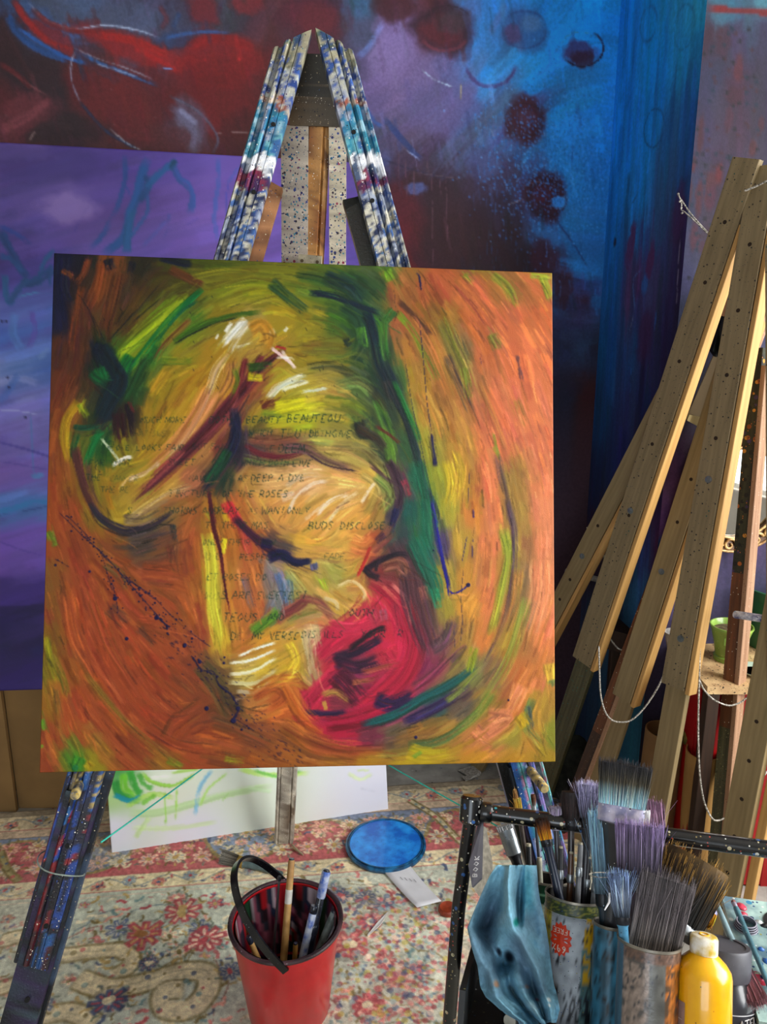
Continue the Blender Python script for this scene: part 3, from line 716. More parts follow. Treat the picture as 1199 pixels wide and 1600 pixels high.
mur.base(notes('''0: -60 24304a 0 1e3050 60 2a2a3a 130 2a3a5a 220 2f3450 300 4a2a34 360 3a3a4a 430 4a1c24 500 3a1e2a 560 254a6a 610 4a2030 680 4a1e28 720 205080 790 1a5a9a 860 0f6fb0 930 0a72b5 970 0a6aa8
60: -60 401c20 0 402024 40 3a3450 90 25406a 160 3a2a3a 240 3a4a68 300 2a3a5a 350 3a3a50 430 4a2834 500 43202c 570 3a3e5a 620 5a4a78 670 6a2a34 700 4a242c 740 1f5a90 800 1f4a78 860 1070b5 920 0c72b8 970 0a60a0
110: 0 3a1c20 60 4a1c20 120 5a1a1e 180 6a1a1c 240 5a1c24 300 6a1418 360 6a1214 410 581418 480 4a1a24 560 3a3450 600 6a5a88 640 4a3a60 700 285a90 760 1a62a0 830 0e70b4 900 1a5a90 960 0c66a8
160: 0 4a1a20 40 3a1a20 90 2a1c24 150 5a2024 210 5a1c20 270 52161a 330 581316 400 4a1418 500 43202c 580 4a4068 630 6a5880 680 504878 740 2a4a7a 800 2a4a7a 860 0f6cb0 960 0d62a4
200: 0 5a2a30 40 5a2a34 100 3a1c24 160 4a1c22 220 4a1a20 280 4a3a50 330 5a1a20 390 4a1216 500 43202c 590 3a3a60 640 5f4f72 700 4a3f68 760 3a4a6a 820 3a3050 870 1468a8 950 0c60a2
250: 0 3a1a20 60 3a1c22 130 2a2024 200 4a2024 260 4a2a3a 340 4a1a20 400 3a1216 500 33202c 590 36406a 640 3f2c42 700 3a2a44 760 30406a 820 1f5080 880 12609c 950 0c5a9a
300: 0 3a1a20 300 3a1a20 620 3a1a26 680 361c2a 740 302438 800 2a2a48 850 3a1c2c 900 125a94 950 0d5590
360: 630 5a141e 680 3a1620 740 2f1a26 800 301a28 850 1a4a7a 900 12588e 940 0e4f86
410: 640 601420 690 3a1620 760 2a1824 820 2a1826 870 2a2440 910 15568c 940 104a7c
470: 880 1f3a64 910 3a2240 935 14406c
540: 880 1f2444 910 20304f 935 1a1c34
620: 0 301a24 600 301a24 880 1a1c34 920 3a1018
700: 880 14142a 905 1c1c3a 918 4a0e18 928 200c18
800: 880 1c1024 920 3a0a14
860: 0 2a2428 500 201c24 880 6a0a10 915 5a0a12
920: 880 4a0a12 900 1c1c2a
1000: 880 1a4a5a 960 1a4a60
1100: 0 40342a 500 183a44 980 1f4a64
1200: 620 123a40 900 1a3a4a'''), 3.4)
_mr = np.random.default_rng(5)
mur.flow(1000, 44, 14, lambda x, y: (math.sin(y * .02 + x * .006), math.cos(x * .015)), .45, .5, .10, .015)
for x, y, rx, ry, c, a, g in ((330, 45, 220, 40, '39455f', .6, .05), (560, 60, 60, 60, '2a2c44', .6, 0), (100, 60, 60, 40, '223a66', .6, .6), (90, 215, 110, 55, '241a22', .75, .4), (30, 130, 45, 80, '2c161c', .7, .3), (170, 400, 150, 42, '231a20', .7, 0),
    (420, 150, 150, 36, '8c181a', .75, .28), (160, 115, 90, 24, '841a1c', .7, .55), (700, 180, 125, 62, '841416', .75, .1), (690, 300, 130, 80, '601216', .65, 0), (350, 310, 120, 85, '5c1a1e', .65, .4), (250, 260, 26, 60, '4c1a20', .6, 0), (540, 125, 55, 22, '1b2c4c', .75, -.1),
    (70, 365, 110, 44, '6a2c36', .65, -.5), (20, 420, 70, 30, '5a2630', .6, 0), (600, 390, 44, 75, '565a76', .6, -.2), (530, 440, 60, 40, '4c1c22', .6, 0), (760, 420, 70, 60, '3c1216', .6, 0), (850, 250, 60, 120, '481418', .5, 0), (300, 210, 70, 14, '20304e', .6, .5)):
    mur.soft(x / 2.0, y / 2.0, rx / 2.0, ry / 2.0, c, a, g)
MST = '''
60,90 30,60 60,110 130,160 220,190|22|14305a|.8
40,0 60,30 80,60 150,130 230,160|18|8a1c1c|.7
90,10 140,60 230,90 330,80 430,95 500,120|6|8494ae|.75
100,30 160,75 260,100 400,100|14|7a1c1e|.6
60,90 150,150 220,185 300,205|10|16386a|.85
250,165 320,200 400,232 500,270|10|1a3a66|.85
230,150 310,185 400,215 480,250 510,275|3|8f9ab0|.7
300,200 380,225 430,240|6|7f8aa4|.6
235,160 222,200 226,260 250,320|6|7c84a0|.75
250,320 320,400 380,440 440,472|9|1a2440|.85
340,400 400,450 445,470|3|a8b0b8|.8
300,110 420,130 530,180|20|9c1a18|.6
420,150 520,200 560,230|14|b01a1a|.55
590,150 680,120 800,150|30|861416|.6
600,200 720,190 820,220|40|70161a|.5
620,250 760,260|40|641214|.5
640,190 645,185|8|c02428|.7
745,190 750,180|8|c02428|.7
510,215 540,215|5|4a78b0|.8
0,410 80,370 160,310|24|7a3a44|.6
40,230 100,270 150,300|5|9a5a60|.6
0,200 60,240 100,280|14|5a1a20|.6
0,60 20,110 60,180 110,260|18|321a20|.6
80,430 160,390 240,400|18|302026|.6
110,410 90,440|6|c0a8a0|.5
280,250 300,330 380,410 480,440|16|5a1c20|.5
260,200 380,250 480,320|20|55191d|.5
530,300 620,350 680,430 660,490|8|4a4a60|.7
530,330 600,400 600,470|20|5a5a78|.45
560,340 620,390|14|6a7090|.45
680,415 780,415|2|a8a0a0|.6
520,120 560,110 640,100 720,105|9|1f3a66|.8
560,40 540,90|14|1a2a4a|.7
500,20 520,60 500,90|14|5a2a38|.6
580,0 590,40 620,65 680,50 690,0|12|3a2a44|.6
1120,180 1160,140 1199,70|16|3f5a90|.6
1150,190 1180,150 1199,120|12|7a6a98|.5
1140,330 1170,380 1199,400|12|1c3a70|.7
'''
for _l in MST.strip().split('\n'):
    p_, w_, c_, a_ = _l.split('|')
    q = [(float(k.split(',')[0]) / 2, float(k.split(',')[1]) / 2) for k in p_.split()]
    mur.st(q, float(w_) * .62, c_, float(a_) * .7, .45, jit=.1)
    mur.st(q, float(w_) * .45, c_, float(a_), .3, jit=.1)
def T2(x, y): return 600 + x / 2.0, y / 2.0
for x, y, rx, ry, c, a in ((640 - 1200, 30, 42, 36, '6a1c26', .8), (770 - 1200, 2, 45, 32, '742028', .8), (980 - 1200, 50, 95, 55, '561c2c', .75), (990 - 1200, 60, 60, 35, '662028', .5),
    (100, 250, 190, 130, '584a78', .5), (40, 120, 60, 90, '74639a', .6), (60, 200, 100, 60, '6a5a8a', .5), (180, 330, 120, 70, '504a78', .5),
    (190, 90, 92, 68, '34182a', .85), (185, 100, 60, 45, '5c1c28', .75), (215, 65, 50, 30, '3f3440', .7), (30, 20, 60, 40, '42141c', .7),
    (440, 90, 70, 58, '1f3a66', .7), (400, 105, 26, 28, '44305a', .7), (460, 75, 34, 24, '3a5a80', .6), (610, 165, 55, 30, '33204a', .75), (620, 185, 40, 22, '3c1a30', .7),
    (440, 375, 66, 58, '48182a', .9), (450, 370, 30, 22, '5a3a58', .6), (510, 620, 70, 66, '3c1428', .92), (545, 632, 22, 18, '1f6ab0', .85), (500, 605, 30, 22, '5a1c38', .6),
    (500, 810, 50, 52, '441a30', .75), (640, 790, 34, 50, '16487c', .5), (150, 640, 150, 60, '341a2a', .5), (60, 700, 70, 110, '681624', .6), (200, 740, 120, 90, '32161f', .6),
    (330, 560, 90, 70, '3c2c4c', .5), (100, 590, 30, 20, '3f5a98', .6), (370, 650, 70, 40, '2c1c34', .6), (300, 520, 60, 40, '3a4a78', .5), (560, 900, 30, 60, '4a1c30', .6)):
    X, Y = T2(x, y); mur.soft(X, Y, rx / 2, ry / 2, c, a)
for x, y, rx, ry, w, c, a, a0, a1 in ((190, 100, 75, 58, 5, '7c3444', .6, .4, 2.8), (200, 70, 70, 50, 4, '241420', .7, 3.2, 6.0), (440, 92, 68, 58, 4, '162c54', .6, 0, 6.3),
    (620, 150, 66, 56, 3.5, '1c1024', .9, -1.0, 2.6), (615, 150, 60, 50, 2.5, '3a6a80', .6, 3.3, 5.6), (335, 190, 78, 80, 6, '3a2a5c', .7, .2, 3.0), (480, 180, 40, 50, 4, '2a5a98', .5, -.5, 1.8),
    (510, 620, 60, 55, 5, '2a1020', .6, 0, 6.3), (440, 375, 60, 52, 4, '2a1424', .5, 0, 6.3), (480, 600, 50, 30, 1.5, 'a08890', .6, 3.6, 5.4)):
    X, Y = T2(x, y); mur.ring(X, Y, rx / 2, ry / 2, w, c, a, .35, a0, a1)
for p_, w, c, a in (('120,220 160,250 215,272', 2.5, 'a8c8dc', .85), ('240,265 241,312', 2.5, 'c8b890', .95), ('0,370 60,440 118,502', 9, '1c2c5a', .8), ('70,470 112,500', 3, '90a0c8', .8),
    ('540,690 590,760 640,841', 4, '16284e', .85), ('390,640 440,622', 1.5, 'b0a0a8', .7), ('330,400 350,440', 1.5, '9aa0b0', .6), ('0,500 90,530 200,560', 4, '24203a', .7), ('100,540 240,560', 1.4, '9a7a80', .5),
    ('700,660 696,760', 1.4, '8a98a8', .5), ('480,480 492,500 490,540', 2, '14306a', .6), ('590,420 585,600', 1.6, '102c6a', .7), ('380,10 350,70 330,110', 10, '3a4a78', .5), ('250,40 270,120 262,200', 8, '30365e', .5)):
    mur.st([T2(*[float(v) for v in k.split(',')]) for k in p_.split()], w, c, a, .2)
for x, y0, y1 in ((45, 480, 600), (68, 500, 620), (92, 505, 620), (150, 540, 841), (195, 560, 760), (135, 500, 540), (175, 560, 610)):
    mur.st([T2(x, y0), T2(x + 3, y1)], 1.6, '7a5264', .65, 0)
for _i in range(1500):   # sponged blue over the maroon, and small scars
    x, y = _mr.normal(520, 95), _mr.normal(500, 120)
    X, Y = T2(x, y); mur.dab(X, Y, _mr.uniform(.5, 1.6), ('1a64a8', '12508c', '0f3f78', '3a78b0')[_i % 4], .45)
for _i in range(260):
    x, y = _mr.uniform(0, 430), _mr.uniform(20, 250)
    mur.st([(x, y), (x + _mr.uniform(-3, 3), y + _mr.uniform(-1, 3))], 1.2, ('a09494', '6a4a50', '1a1418')[_i % 3], .5, 0)
for _i in range(420):
    X, Y = _mr.uniform(740, 960), _mr.uniform(150, 480)
    mur.st([(X, Y), (X + _mr.normal(0, 1), Y + _mr.uniform(6, 26))], _mr.uniform(1, 3), ('0a4a86', '1a70b4', '103a6c')[_i % 3], .3, .4)
mur.flow(1200, 20, 3.4, lambda x, y: (0.2, 0.98), .35, .4, .15, .015)

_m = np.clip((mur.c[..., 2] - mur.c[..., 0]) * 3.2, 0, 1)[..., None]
mur.c = np.clip(mur.c * (.78 + .42 * _m), 0, 1)  # blues raised, the rest lowered, to carry the light along the wall

ret = pad_for(RET, 0.0042, 2.1, 22, (0, 0.30, RET.w, 2.3))
ret.base(notes('''0: 985 0c5a98 1020 0f6090 1060 1a6a90 1095 1a7090
100: 985 0c5c9c 1030 0a66a4 1070 12608e 1090 0e4a70
200: 975 0c5a98 1020 0b60a0 1050 14406c 1085 0e3058
300: 965 0c5490 1000 0c5a98 1040 1a3a5c 1070 14264a
360: 960 0c4c84 1000 1a4878 1030 1f3050 1060 241a38
450: 955 0c4070 990 3a2040 1020 2a2848 1055 1a1430
550: 945 0a3a68 985 14345c 1015 1c1836 1045 14122c
650: 940 0c2a50 980 1a2044 1010 0e1a3c
750: 930 101c3a 970 14204a 1000 2a0e22 1020 1a1030
850: 930 22101e 970 2a1024 1010 24305c 1025 3a1a34
950: 960 1a3048 1000 1f4a6c
1100: 980 1f4a64 1000 1f506a
1200: 1000 1a5068'''), 3.4)
ret.flow(900, 50, 5, lambda x, y: (0.03, 1.0), .4, .5, .14, .015)
def T4(x, y): return 840 + x / 3.34, 230 + y / 3.34
for x, y, rx, ry, c, a, g in ((490, 510, 50, 118, '3a1838', .85, .25), (590, 600, 40, 100, '381636', .8, .2), (560, 980, 80, 150, '2a1430', .7, 0), (740, 330, 60, 120, '2a1230', .7, 0), (405, 495, 20, 24, '141020', .9, 0), (560, 720, 36, 60, '16508c', .5, 0)):
    X, Y = T4(x, y); ret.soft(X, Y, rx / 3.34, ry / 3.34, c, a, g)
for x, y, rx, ry, w, c in ((845, 400, 30, 60, 4, '0e2648'), (940, 85, 30, 72, 4, '124468'), (828, 75, 24, 55, 6, '144070')):
    X, Y = T2(x, y); ret.ring(X, Y, rx / 2, ry / 2, w, c, .75, .3, 0, 6.4, .15)
for p_, w, c in (('520,250 470,340 430,430', 4, '16203e'), ('610,320 600,480 590,560', 5, '34163a'), ('540,640 500,700 510,860', 2, '3a6a98'), ('720,960 715,1080 690,1180', 1.2, 'a8a8b0'), ('745,480 735,640 725,860', 1.2, 'b0b0b8'), ('500,890 480,960', 1.4, '8a90a0'), ('620,860 610,960', 5, '1c3a70'), ('490,1150 480,1300', 7, '163c70')):
    ret.st([T4(*[float(v) for v in k.split(',')]) for k in p_.split()], w, c, .75, .4)

pier = pad_for(PIER, 0.0050, 1.9, 23, (0, 0.35, 0.48, 2.0))  # ground colours hold the window glow and the mirror's shadow
pier.base(notes('''-20: 1115 3a7a9a 1190 4a8aa4
6: 1115 4a7a98 1150 3a8ab0 1190 5aa0b8
60: 1115 4a2a44 1150 443660 1190 3a3458 1300 3a3458
130: 1110 3a3a64 1150 4a2a4a 1190 3c3056
220: 1100 4a3a60 1150 4a2e4c 1190 3e3054 1300 3e3054
300: 1080 3a3f68 1120 4a3050 1160 454068
360: 1075 404a78 1110 503850 1140 4a4a70
430: 1070 4a4a7c 1100 5a5a88 1120 5a6a98 1300 4a4a78
500: 1070 343c68 1110 3f4a7c
600: 1070 403a60 1300 403a60
650: 1080 4a3050
720: 1080 4a2c44 1060 7a4a78
780: 1050 a86a98 1070 8a3a58
820: 1040 9a5aa0
860: 1035 2a70b8 1060 6a4a80
940: 1060 6a5a90 1100 4a4a70
1100: 1080 1f4a64 1200 1f4a64'''), 3.4)
pier.flow(700, 24, 6, lambda x, y: (0.15, 0.99), .4, .5, .14, .02)
for x, y, w, h, c in ((1110, 210, 22, 40, '6c2838'), (1080, 370, 18, 40, '5c2a44'), (1050, 545, 16, 36, '7a2430'), (1155, 460, 18, 30, '64242e'), (990, 420, 16, 60, '5a2434'), (985, 620, 18, 60, '6a2430'), (1180, 390, 16, 30, '5a2434'), (1060, 130, 40, 50, '4e2a44'), (1100, 300, 40, 30, '4e2038'), (1020, 590, 26, 60, '6a2c38')):
    X, Y = T2(x, y); pier.soft(X, Y, w / 3, h / 2.2, c, .75)
for x, y, w, h, c in ((815, 90, 26, 70, '6a2436'), (945, 140, 34, 70, '74222e'), (905, 270, 50, 120, '5c2a4a'), (820, 460, 40, 130, '6a2c40'), (790, 250, 30, 130, '5a2236'), (860, 520, 50, 60, '5c3048')):
    X, Y = T4(x, y); pier.soft(X, Y, w / 6.0, h / 6.0, c, .75)
pier.st([(1108, 14), (1150, 17), (1199, 20), (1240, 22)], 10, '9a1c22', .95, .2)
for _i in range(160):
    X, Y = _mr.uniform(1070, 1190), _mr.uniform(40, 520)
    pier.dab(X, Y, _mr.uniform(.5, 2.0), ('0e1020', '4a2030', '14304a')[_i % 3], .8)

# ------------------------------------------------------------------ the purple canvas against the wall
PP = Frame(on_plane([(-60, 219)], W0 + WN * .13, WN)[0], WU + np.array([0, 0, -0.030]), (0.005, -0.10, -1), 1.05, 1.42)
pur = pad_for(PP, 0.0040, 2.2, 31)
pur.base(notes('''215: -200 5a4496 -100 5a4496 0 4a3a78 60 55408a 130 4a3880 200 4c3a84 280 523e8e 350 5a4698 450 5e4a9c 560 5a4696
260: -100 48387e 0 46367a 60 443478 130 3c2f70 200 423276 280 4a3884 350 604a9e 450 6a52a8 560 5a4696
310: 0 46367c 60 4a3a80 110 6a5498 150 54408a 210 4a3880 280 604898 340 6a50a4 450 6e54aa 560 58449a
360: 0 40327a 60 4a3a86 130 584494 200 584494 280 644aa0 340 684ea4 450 6a52a8 560 58449a
400: 0 3c2c74 50 483890 80 4a3c90 200 5a4698 300 6a50a4 450 6a52a8
440: 0 3a2c72 40 403488 80 3a3a84
480: 0 5a60ae 30 5a68b4 60 4a5cac 85 3a58a0
530: 0 3a58ac 30 3a50a4 60 4a6ab4 85 3c54a4 300 5a4698
580: 0 7a86c4 30 6a80c0 60 4a66b4 80 3a58a8
620: 0 5a5cae 40 7a80c0 70 6a70ba 300 5a4698
660: 0 6a60b0 40 7a74bc 70 6a68b4
700: 0 5a48a4 40 6a58b0 70 6a5cb4
740: 0 7a58ac 40 7456ae 70 6a58b0
790: 0 3f68ac 40 3a6cb0 70 4a70b4
830: 0 6a4aa8 40 6f4eac 70 7050ae 400 5a4698
880: 0 6a48a6 40 6a46a4 70 5a3c98
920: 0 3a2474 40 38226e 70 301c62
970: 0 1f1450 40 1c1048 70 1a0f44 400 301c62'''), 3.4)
_pd = lambda x, y: (0.95, -0.3)
pur.flow(500, 60, 14, _pd, .4, .5, .08, .012)
pur.flow(500, 34, 5, _pd, .35, .5, .1, .015)
def T5(x, y): return x / 2.9975, 200 + y / 2.9975
for p_, w, c, a in (('580,130 585,230 560,340 520,430 480,500 420,570', 9, '1f4484', .75), ('600,180 590,260 610,320', 4, '243a84', .7), ('690,145 660,230 640,320 600,420 570,520 480,590', 16, '1a4a86', .85),
    ('690,220 690,280 650,350', 12, '143a6a', .8), ('620,380 600,480 590,590', 15, '184c7e', .85), ('690,310 690,390 640,470 600,520', 7, '22508c', .7), ('825,155 780,185 720,240 680,290', 12, '1a4c80', .85), ('820,150 800,200', 10, '103a5c', .9),
    ('810,180 840,240 880,270 900,330 890,400', 13, '24488a', .75), ('1020,140 1025,240 1010,340 1005,440 1020,530', 9, '33509a', .6), ('1120,180 1080,240 1065,260', 6, '3a50a0', .6), ('1065,260 1062,420', 5, '3440a0', .7),
    ('790,400 790,450 760,520', 7, '3a4a98', .5), ('780,430 720,500 660,560', 7, '4450a0', .5), ('930,420 860,460', 4, '4a3c96', .5), ('420,360 380,420 340,500', 4, '3c3080', .5),
    ('0,460 80,500 145,550', 8, '243a84', .8), ('0,480 40,560 90,650 140,710', 15, '16386e', .9), ('0,600 60,620 110,680', 10, '1a4078', .85), ('250,570 200,640 180,740', 8, '184a7a', .85), ('250,660 160,720 100,730', 16, '133a6a', .9), ('20,690 30,790 60,830', 12, '1a4c7c', .85), ('240,640 230,740', 7, '163c70', .8), ('130,700 60,790 40,830', 12, '1a4274', .8),
    ('90,790 180,770 250,775', 5, '3a8ab8', .7), ('150,860 160,960 130,1040', 10, '5a3fa0', .5), ('70,870 60,960 100,1040', 16, '4a78bc', .5)):
    pur.st([T5(*[float(v) for v in k.split(',')]) for k in p_.split()], w * .85, c, min(a + .1, .95), .3, jit=.1)
pur.soft(*T5(320, 380), 40, 22, '8a72b0', .6); pur.soft(*T5(80, 110), 50, 12, '7460a4', .4); pur.soft(*T5(180, 160), 110, 26, '3a2e6e', .5)
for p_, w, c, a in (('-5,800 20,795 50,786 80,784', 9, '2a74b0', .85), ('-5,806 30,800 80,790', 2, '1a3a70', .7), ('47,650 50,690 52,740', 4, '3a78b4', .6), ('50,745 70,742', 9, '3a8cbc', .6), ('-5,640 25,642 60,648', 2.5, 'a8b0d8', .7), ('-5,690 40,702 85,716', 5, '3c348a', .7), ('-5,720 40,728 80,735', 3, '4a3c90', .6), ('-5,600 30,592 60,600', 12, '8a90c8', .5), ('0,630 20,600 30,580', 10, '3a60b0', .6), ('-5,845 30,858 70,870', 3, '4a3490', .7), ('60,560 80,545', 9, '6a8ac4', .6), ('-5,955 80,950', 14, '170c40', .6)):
    pur.st([tuple(float(v) for v in k.split(',')) for k in p_.split()], w, c, a, .35)
for x, y in ((3, 502), (10, 502), (14, 605), (12, 590), (40, 652)): pur.dab(x, y, 1.2, '14143a')

# ------------------------------------------------------------------ the pale canvas with green strokes on the floor
_p1, _p2 = on_floor(175, 1337, .002), on_floor(607, 1268, .002)
_wu = (_p2 - _p1); WHT_W = float(np.linalg.norm(_wu)); _wu /= WHT_W
_wd = np.cross(_wu, [0, 0, 1.0]); _wd = np.array([0, 0, -1.0]) + _wd * .20      # leans back against the rear leg
_wd /= np.linalg.norm(_wd); WHT_H = .56
WHT = Frame(_p1 - _wd * WHT_H, _wu, _wd, WHT_W, WHT_H)
wht = pad_for(WHT, 0.0032, 2.2, 41)
wht.base(notes('''1200: 175 4a9a50 260 e0e8d8 400 d8e4d8 600 dcdce6
1240: 175 a8c888 260 d8dccc 400 d4dccc 600 d6d6e2
1300: 175 d4d4e0 300 d4d4de 600 d6d6e2'''), 3)
def T7(x, y): return 150 + x / 2.1035, 1180 + y / 2.1035
for p_, w, c, a in (('60,80 80,130 150,150', 14, '2a8a3a', .9), ('110,50 130,110 155,130', 12, '3aa03a', .9), ('90,60 95,110 130,140', 12, '6ac030', .85), ('60,130 110,150 150,135', 9, '2088a0', .9), ('150,60 190,90 260,100 330,60', 7, '8ac840', .85), ('140,60 160,100 190,110', 9, '4aa83a', .8),
    ('100,170 180,130 260,140', 9, 'a0d050', .7), ('110,190 200,190 320,160 420,130 580,100', 14, 'b4d894', .75), ('120,240 250,240 400,220', 9, 'c8e0a0', .6), ('225,110 230,230', 4, '8aca40', .8), ('265,110 262,230', 4, '9ad050', .75), ('150,160 200,130', 8, '70bc3c', .8),
    ('380,50 340,110 325,200', 7, '7ab8d8', .8), ('430,60 370,110 340,170', 5, 'a8d868', .8), ('435,125 415,150', 3, '90c860', .7), ('470,45 560,65 700,60', 9, 'b8e070', .85), ('520,50 600,70 680,50', 6, '6ac050', .7), ('500,110 580,120', 8, 'c0dcb0', .6),
    ('830,60 870,80 910,60', 7, 'd0e0a8', .7), ('860,50 900,50', 5, 'c8d8a0', .7), ('870,110 920,120', 5, 'c8c8d4', .6), ('130,270 180,200', 8, 'b8dc80', .6), ('250,60 300,50 340,45', 6, '9ad048', .7), ('180,75 250,70', 8, 'f0f4ec', .7)):
    wht.st([T7(*[float(v) for v in k.split(',')]) for k in p_.split()], w * 1.0, c, a, .35)
# ------------------------------------------------------------------ the worn Persian rug
_q1, _q2 = on_floor(0, 1275), on_floor(716, 1225)
RU = (_q2 - _q1) / np.linalg.norm(_q2 - _q1)
RD = np.array([RU[1], -RU[0], 0.0])
RUG_T = 0.010
RUG = Frame(_q1 - RU * 0.55 + [0, 0, RUG_T], RU, RD, 2.25, 2.3)
rug = pad_for(RUG, 0.0028, 2.1, 51, (0.35, 0.0, 2.25, 0.92))
_rc = 1 / 0.0028
_rr = np.random.default_rng(9)
def rv(y, x=0): return float(RUG.uv([(x, y)])[0, 1]) * _rc        # row of a pixel height at column x
B0, B1, B2, B3, B4, B5 = rv(1278), rv(1300), rv(1312), rv(1382), rv(1389), rv(1408)
CREAM, FIELD, RED, PINK, NAVY, OLIVE, GOLD, TEAL = 'c4b898', 'a4aea6', 'a83c48', 'c88478', '3c4a72', '6e6038', 'a88c50', '5c8088'
rug.c[:] = hexc(FIELD)
_Y, _X = np.mgrid[0:rug.ny, 0:rug.nx].astype(np.float32)
def band(y0, y1, col, a=1.0):
    m = np.clip(np.minimum(_Y - y0, y1 - _Y) + .5, 0, 1)[..., None] * a
    rug.c += (hexc(col) - rug.c) * m
band(-5, B0, '8a8070'); band(B0, B1, 'b8ac90'); band(B1, B2, 'b09c88'); band(B2, B3, '6c7ca0'); band(B3, B5, CREAM)
# main border: red arches on slate blue
_per = 150.0
_arch = B2 + (B3 - B2) * (0.5 + 0.42 * np.sign(np.sin(_X * 2 * np.pi / _per)) * np.abs(np.sin(_X * 2 * np.pi / _per)) ** .6)
_in = ((_Y > _arch) & (_Y < B3) & (_Y > B2))
rug.c[_in] = hexc('a85058')
def line(pts, w, col, a=.9): rug.st(pts, w, col, a, .15, .02, .08, cell=True)
def rosette(x, y, r, cols, n=8):
    rug.dab(x, y, r * 1.02, '403a3c', .22, cell=True)
    n = n + int(_rr.integers(-1, 2)); ph = _rr.uniform(0, 6.3); e = _rr.uniform(.72, 1.0)
    for k in range(n):
        t = 2 * math.pi * k / n + ph; q = r * _rr.uniform(.85, 1.2)
        line([(x + math.cos(t) * r * .3, y + math.sin(t) * r * .3 * e), (x + math.cos(t) * q, y + math.sin(t) * q * e)], r * .46, cols[0], .9)
        line([(x + math.cos(t) * r * .35, y + math.sin(t) * r * .35 * e), (x + math.cos(t) * q * .8, y + math.sin(t) * q * .8 * e)], max(r * .18, 1.6), cols[1], .8)
    for k in range(3): rug.dab(x + _rr.normal(0, r * .1), y + _rr.normal(0, r * .1), r * _rr.uniform(.14, .24), cols[2], .85, cell=True)
    if r > 8:
        for k in range(n): 
            t = 2 * math.pi * (k + .5) / n + ph; leaf(x + math.cos(t) * r * 1.0, y + math.sin(t) * r * e, r * .5, t + _rr.uniform(-.6, .6), (OLIVE, '5a6a60', GOLD)[k % 3], 2.6)
def leaf(x, y, L, t, col, w=None):
    dx, dy = math.cos(t) * L, math.sin(t) * L
    line([(x, y), (x + dx * .5 - dy * .18, y + dy * .5 + dx * .18), (x + dx, y + dy)], w or L * .38, col)
def sprig(x, y, s, t, col):
    line([(x, y), (x + math.cos(t) * s, y + math.sin(t) * s)], 1.6, OLIVE, .8)
    for k in range(3):
        q = .3 + .3 * k
        for sg in (-1, 1): leaf(x + math.cos(t) * s * q, y + math.sin(t) * s * q, s * .3, t + sg * .9, col)
_pt = np.stack([np.arange(0, rug.nx, 3.0), np.interp(np.arange(0, rug.nx, 3.0), np.arange(rug.nx), _arch[0])], 1)
for k in range(0, len(_pt) - 8, 6): line(_pt[k:k + 9:2], 4.5, '8c7c50', .9)
h = B3 - B2
for k in range(int(rug.nx / 26) + 1):
    for j, (fy, rr_) in enumerate(((.25, .16), (.72, .16), (.48, .10))):
        x = k * 26 + j * 11 + _rr.uniform(-3, 3)
        rosette(x, B2 + h * fy + _rr.uniform(-2, 2), h * rr_, (CREAM if (k + j) % 2 else 'cc9a88', RED if j != 1 else '5a6c94', GOLD))
    for j in range(5):
        leaf(k * 26 + _rr.uniform(0, 26), B2 + _rr.uniform(.08, .92) * h, _rr.uniform(5, 9), _rr.uniform(0, 6.3), (CREAM, RED, NAVY, GOLD, 'c4b898')[j])
for y, c in ((B0, '5a5048'), (B1, RED), (B2, '5a4a44'), (B3, '8c3c44'), (B4, 'b0a484'), (B5 - 1, 'a04048'), (B5 + 5, 'c0a898')):
    line([(0, y), (rug.nx / 2, y + .5), (rug.nx, y)], 1.8, c, .8)
for (y0, y1) in ((B0, B1), (B3, B5)):
    m = (y0 + y1) / 2; q = (y1 - y0)
    xs = np.arange(0, rug.nx + 30, 10.0)
    line(np.stack([xs, m + q * .28 * np.sin(xs * 2 * np.pi / 56)], 1), 2.0, '6a7a8c', .8)
    for k in range(int(rug.nx / 28) + 1):
        rosette(k * 28 + 7, m + (q * .12 if k % 2 else -q * .12), q * .30, (('b04a50', 'd0a090', NAVY) if k % 2 else ('5c78a0', CREAM, RED)), 7)
        for j in range(4): leaf(k * 28 + 14 + _rr.uniform(-6, 6), m + _rr.uniform(-.35, .35) * q, 6, _rr.uniform(0, 6.3), (RED, NAVY, OLIVE, GOLD)[j])
# field: palmettes, vines, leaves
def rc(px, py): return RUG.uv([(px, py)])[0] * _rc - [0.35 * _rc, 0]
for k in range(90):
    x, y = _rr.uniform(0, rug.nx), _rr.uniform(B5 + 8, rug.ny)
    a0 = _rr.uniform(0, 6.3); pts = [(x, y)]
    for j in range(5):
        a0 += _rr.uniform(-.9, .9); x += math.cos(a0) * 14; y += math.sin(a0) * 9; pts.append((x, max(y, B5 + 6)))
    line(pts, _rr.uniform(1.6, 2.6), (OLIVE, '5a7080', '8a5a50')[k % 3], .75)
for k in range(1500):
    x, y = _rr.uniform(0, rug.nx), _rr.uniform(B5 + 6, rug.ny)
    leaf(x, y, _rr.uniform(4, 11), _rr.uniform(0, 6.3), (CREAM, RED, PINK, NAVY, OLIVE, GOLD, TEAL, 'c8c0a8', 'b85c60')[k % 9])
_cells = []
for k in range(400):
    x, y, r = _rr.uniform(0, rug.nx), _rr.uniform(B5 + 12, rug.ny), _rr.uniform(5, 12)
    if all((x - a) ** 2 + (y - b) ** 2 > ((r + c) * 1.25) ** 2 for a, b, c in _cells): _cells.append((x, y, r))
for k, (x, y, r) in enumerate(_cells[:90]):
    rosette(x, y, r, ((RED, 'd8a898', GOLD), ('b04048', CREAM, NAVY), (CREAM, 'b85860', OLIVE), ('4a5a86', 'c8bca0', RED), ('c4847c', 'a83c48', CREAM))[k % 5], 8 if r > 9 else 6)
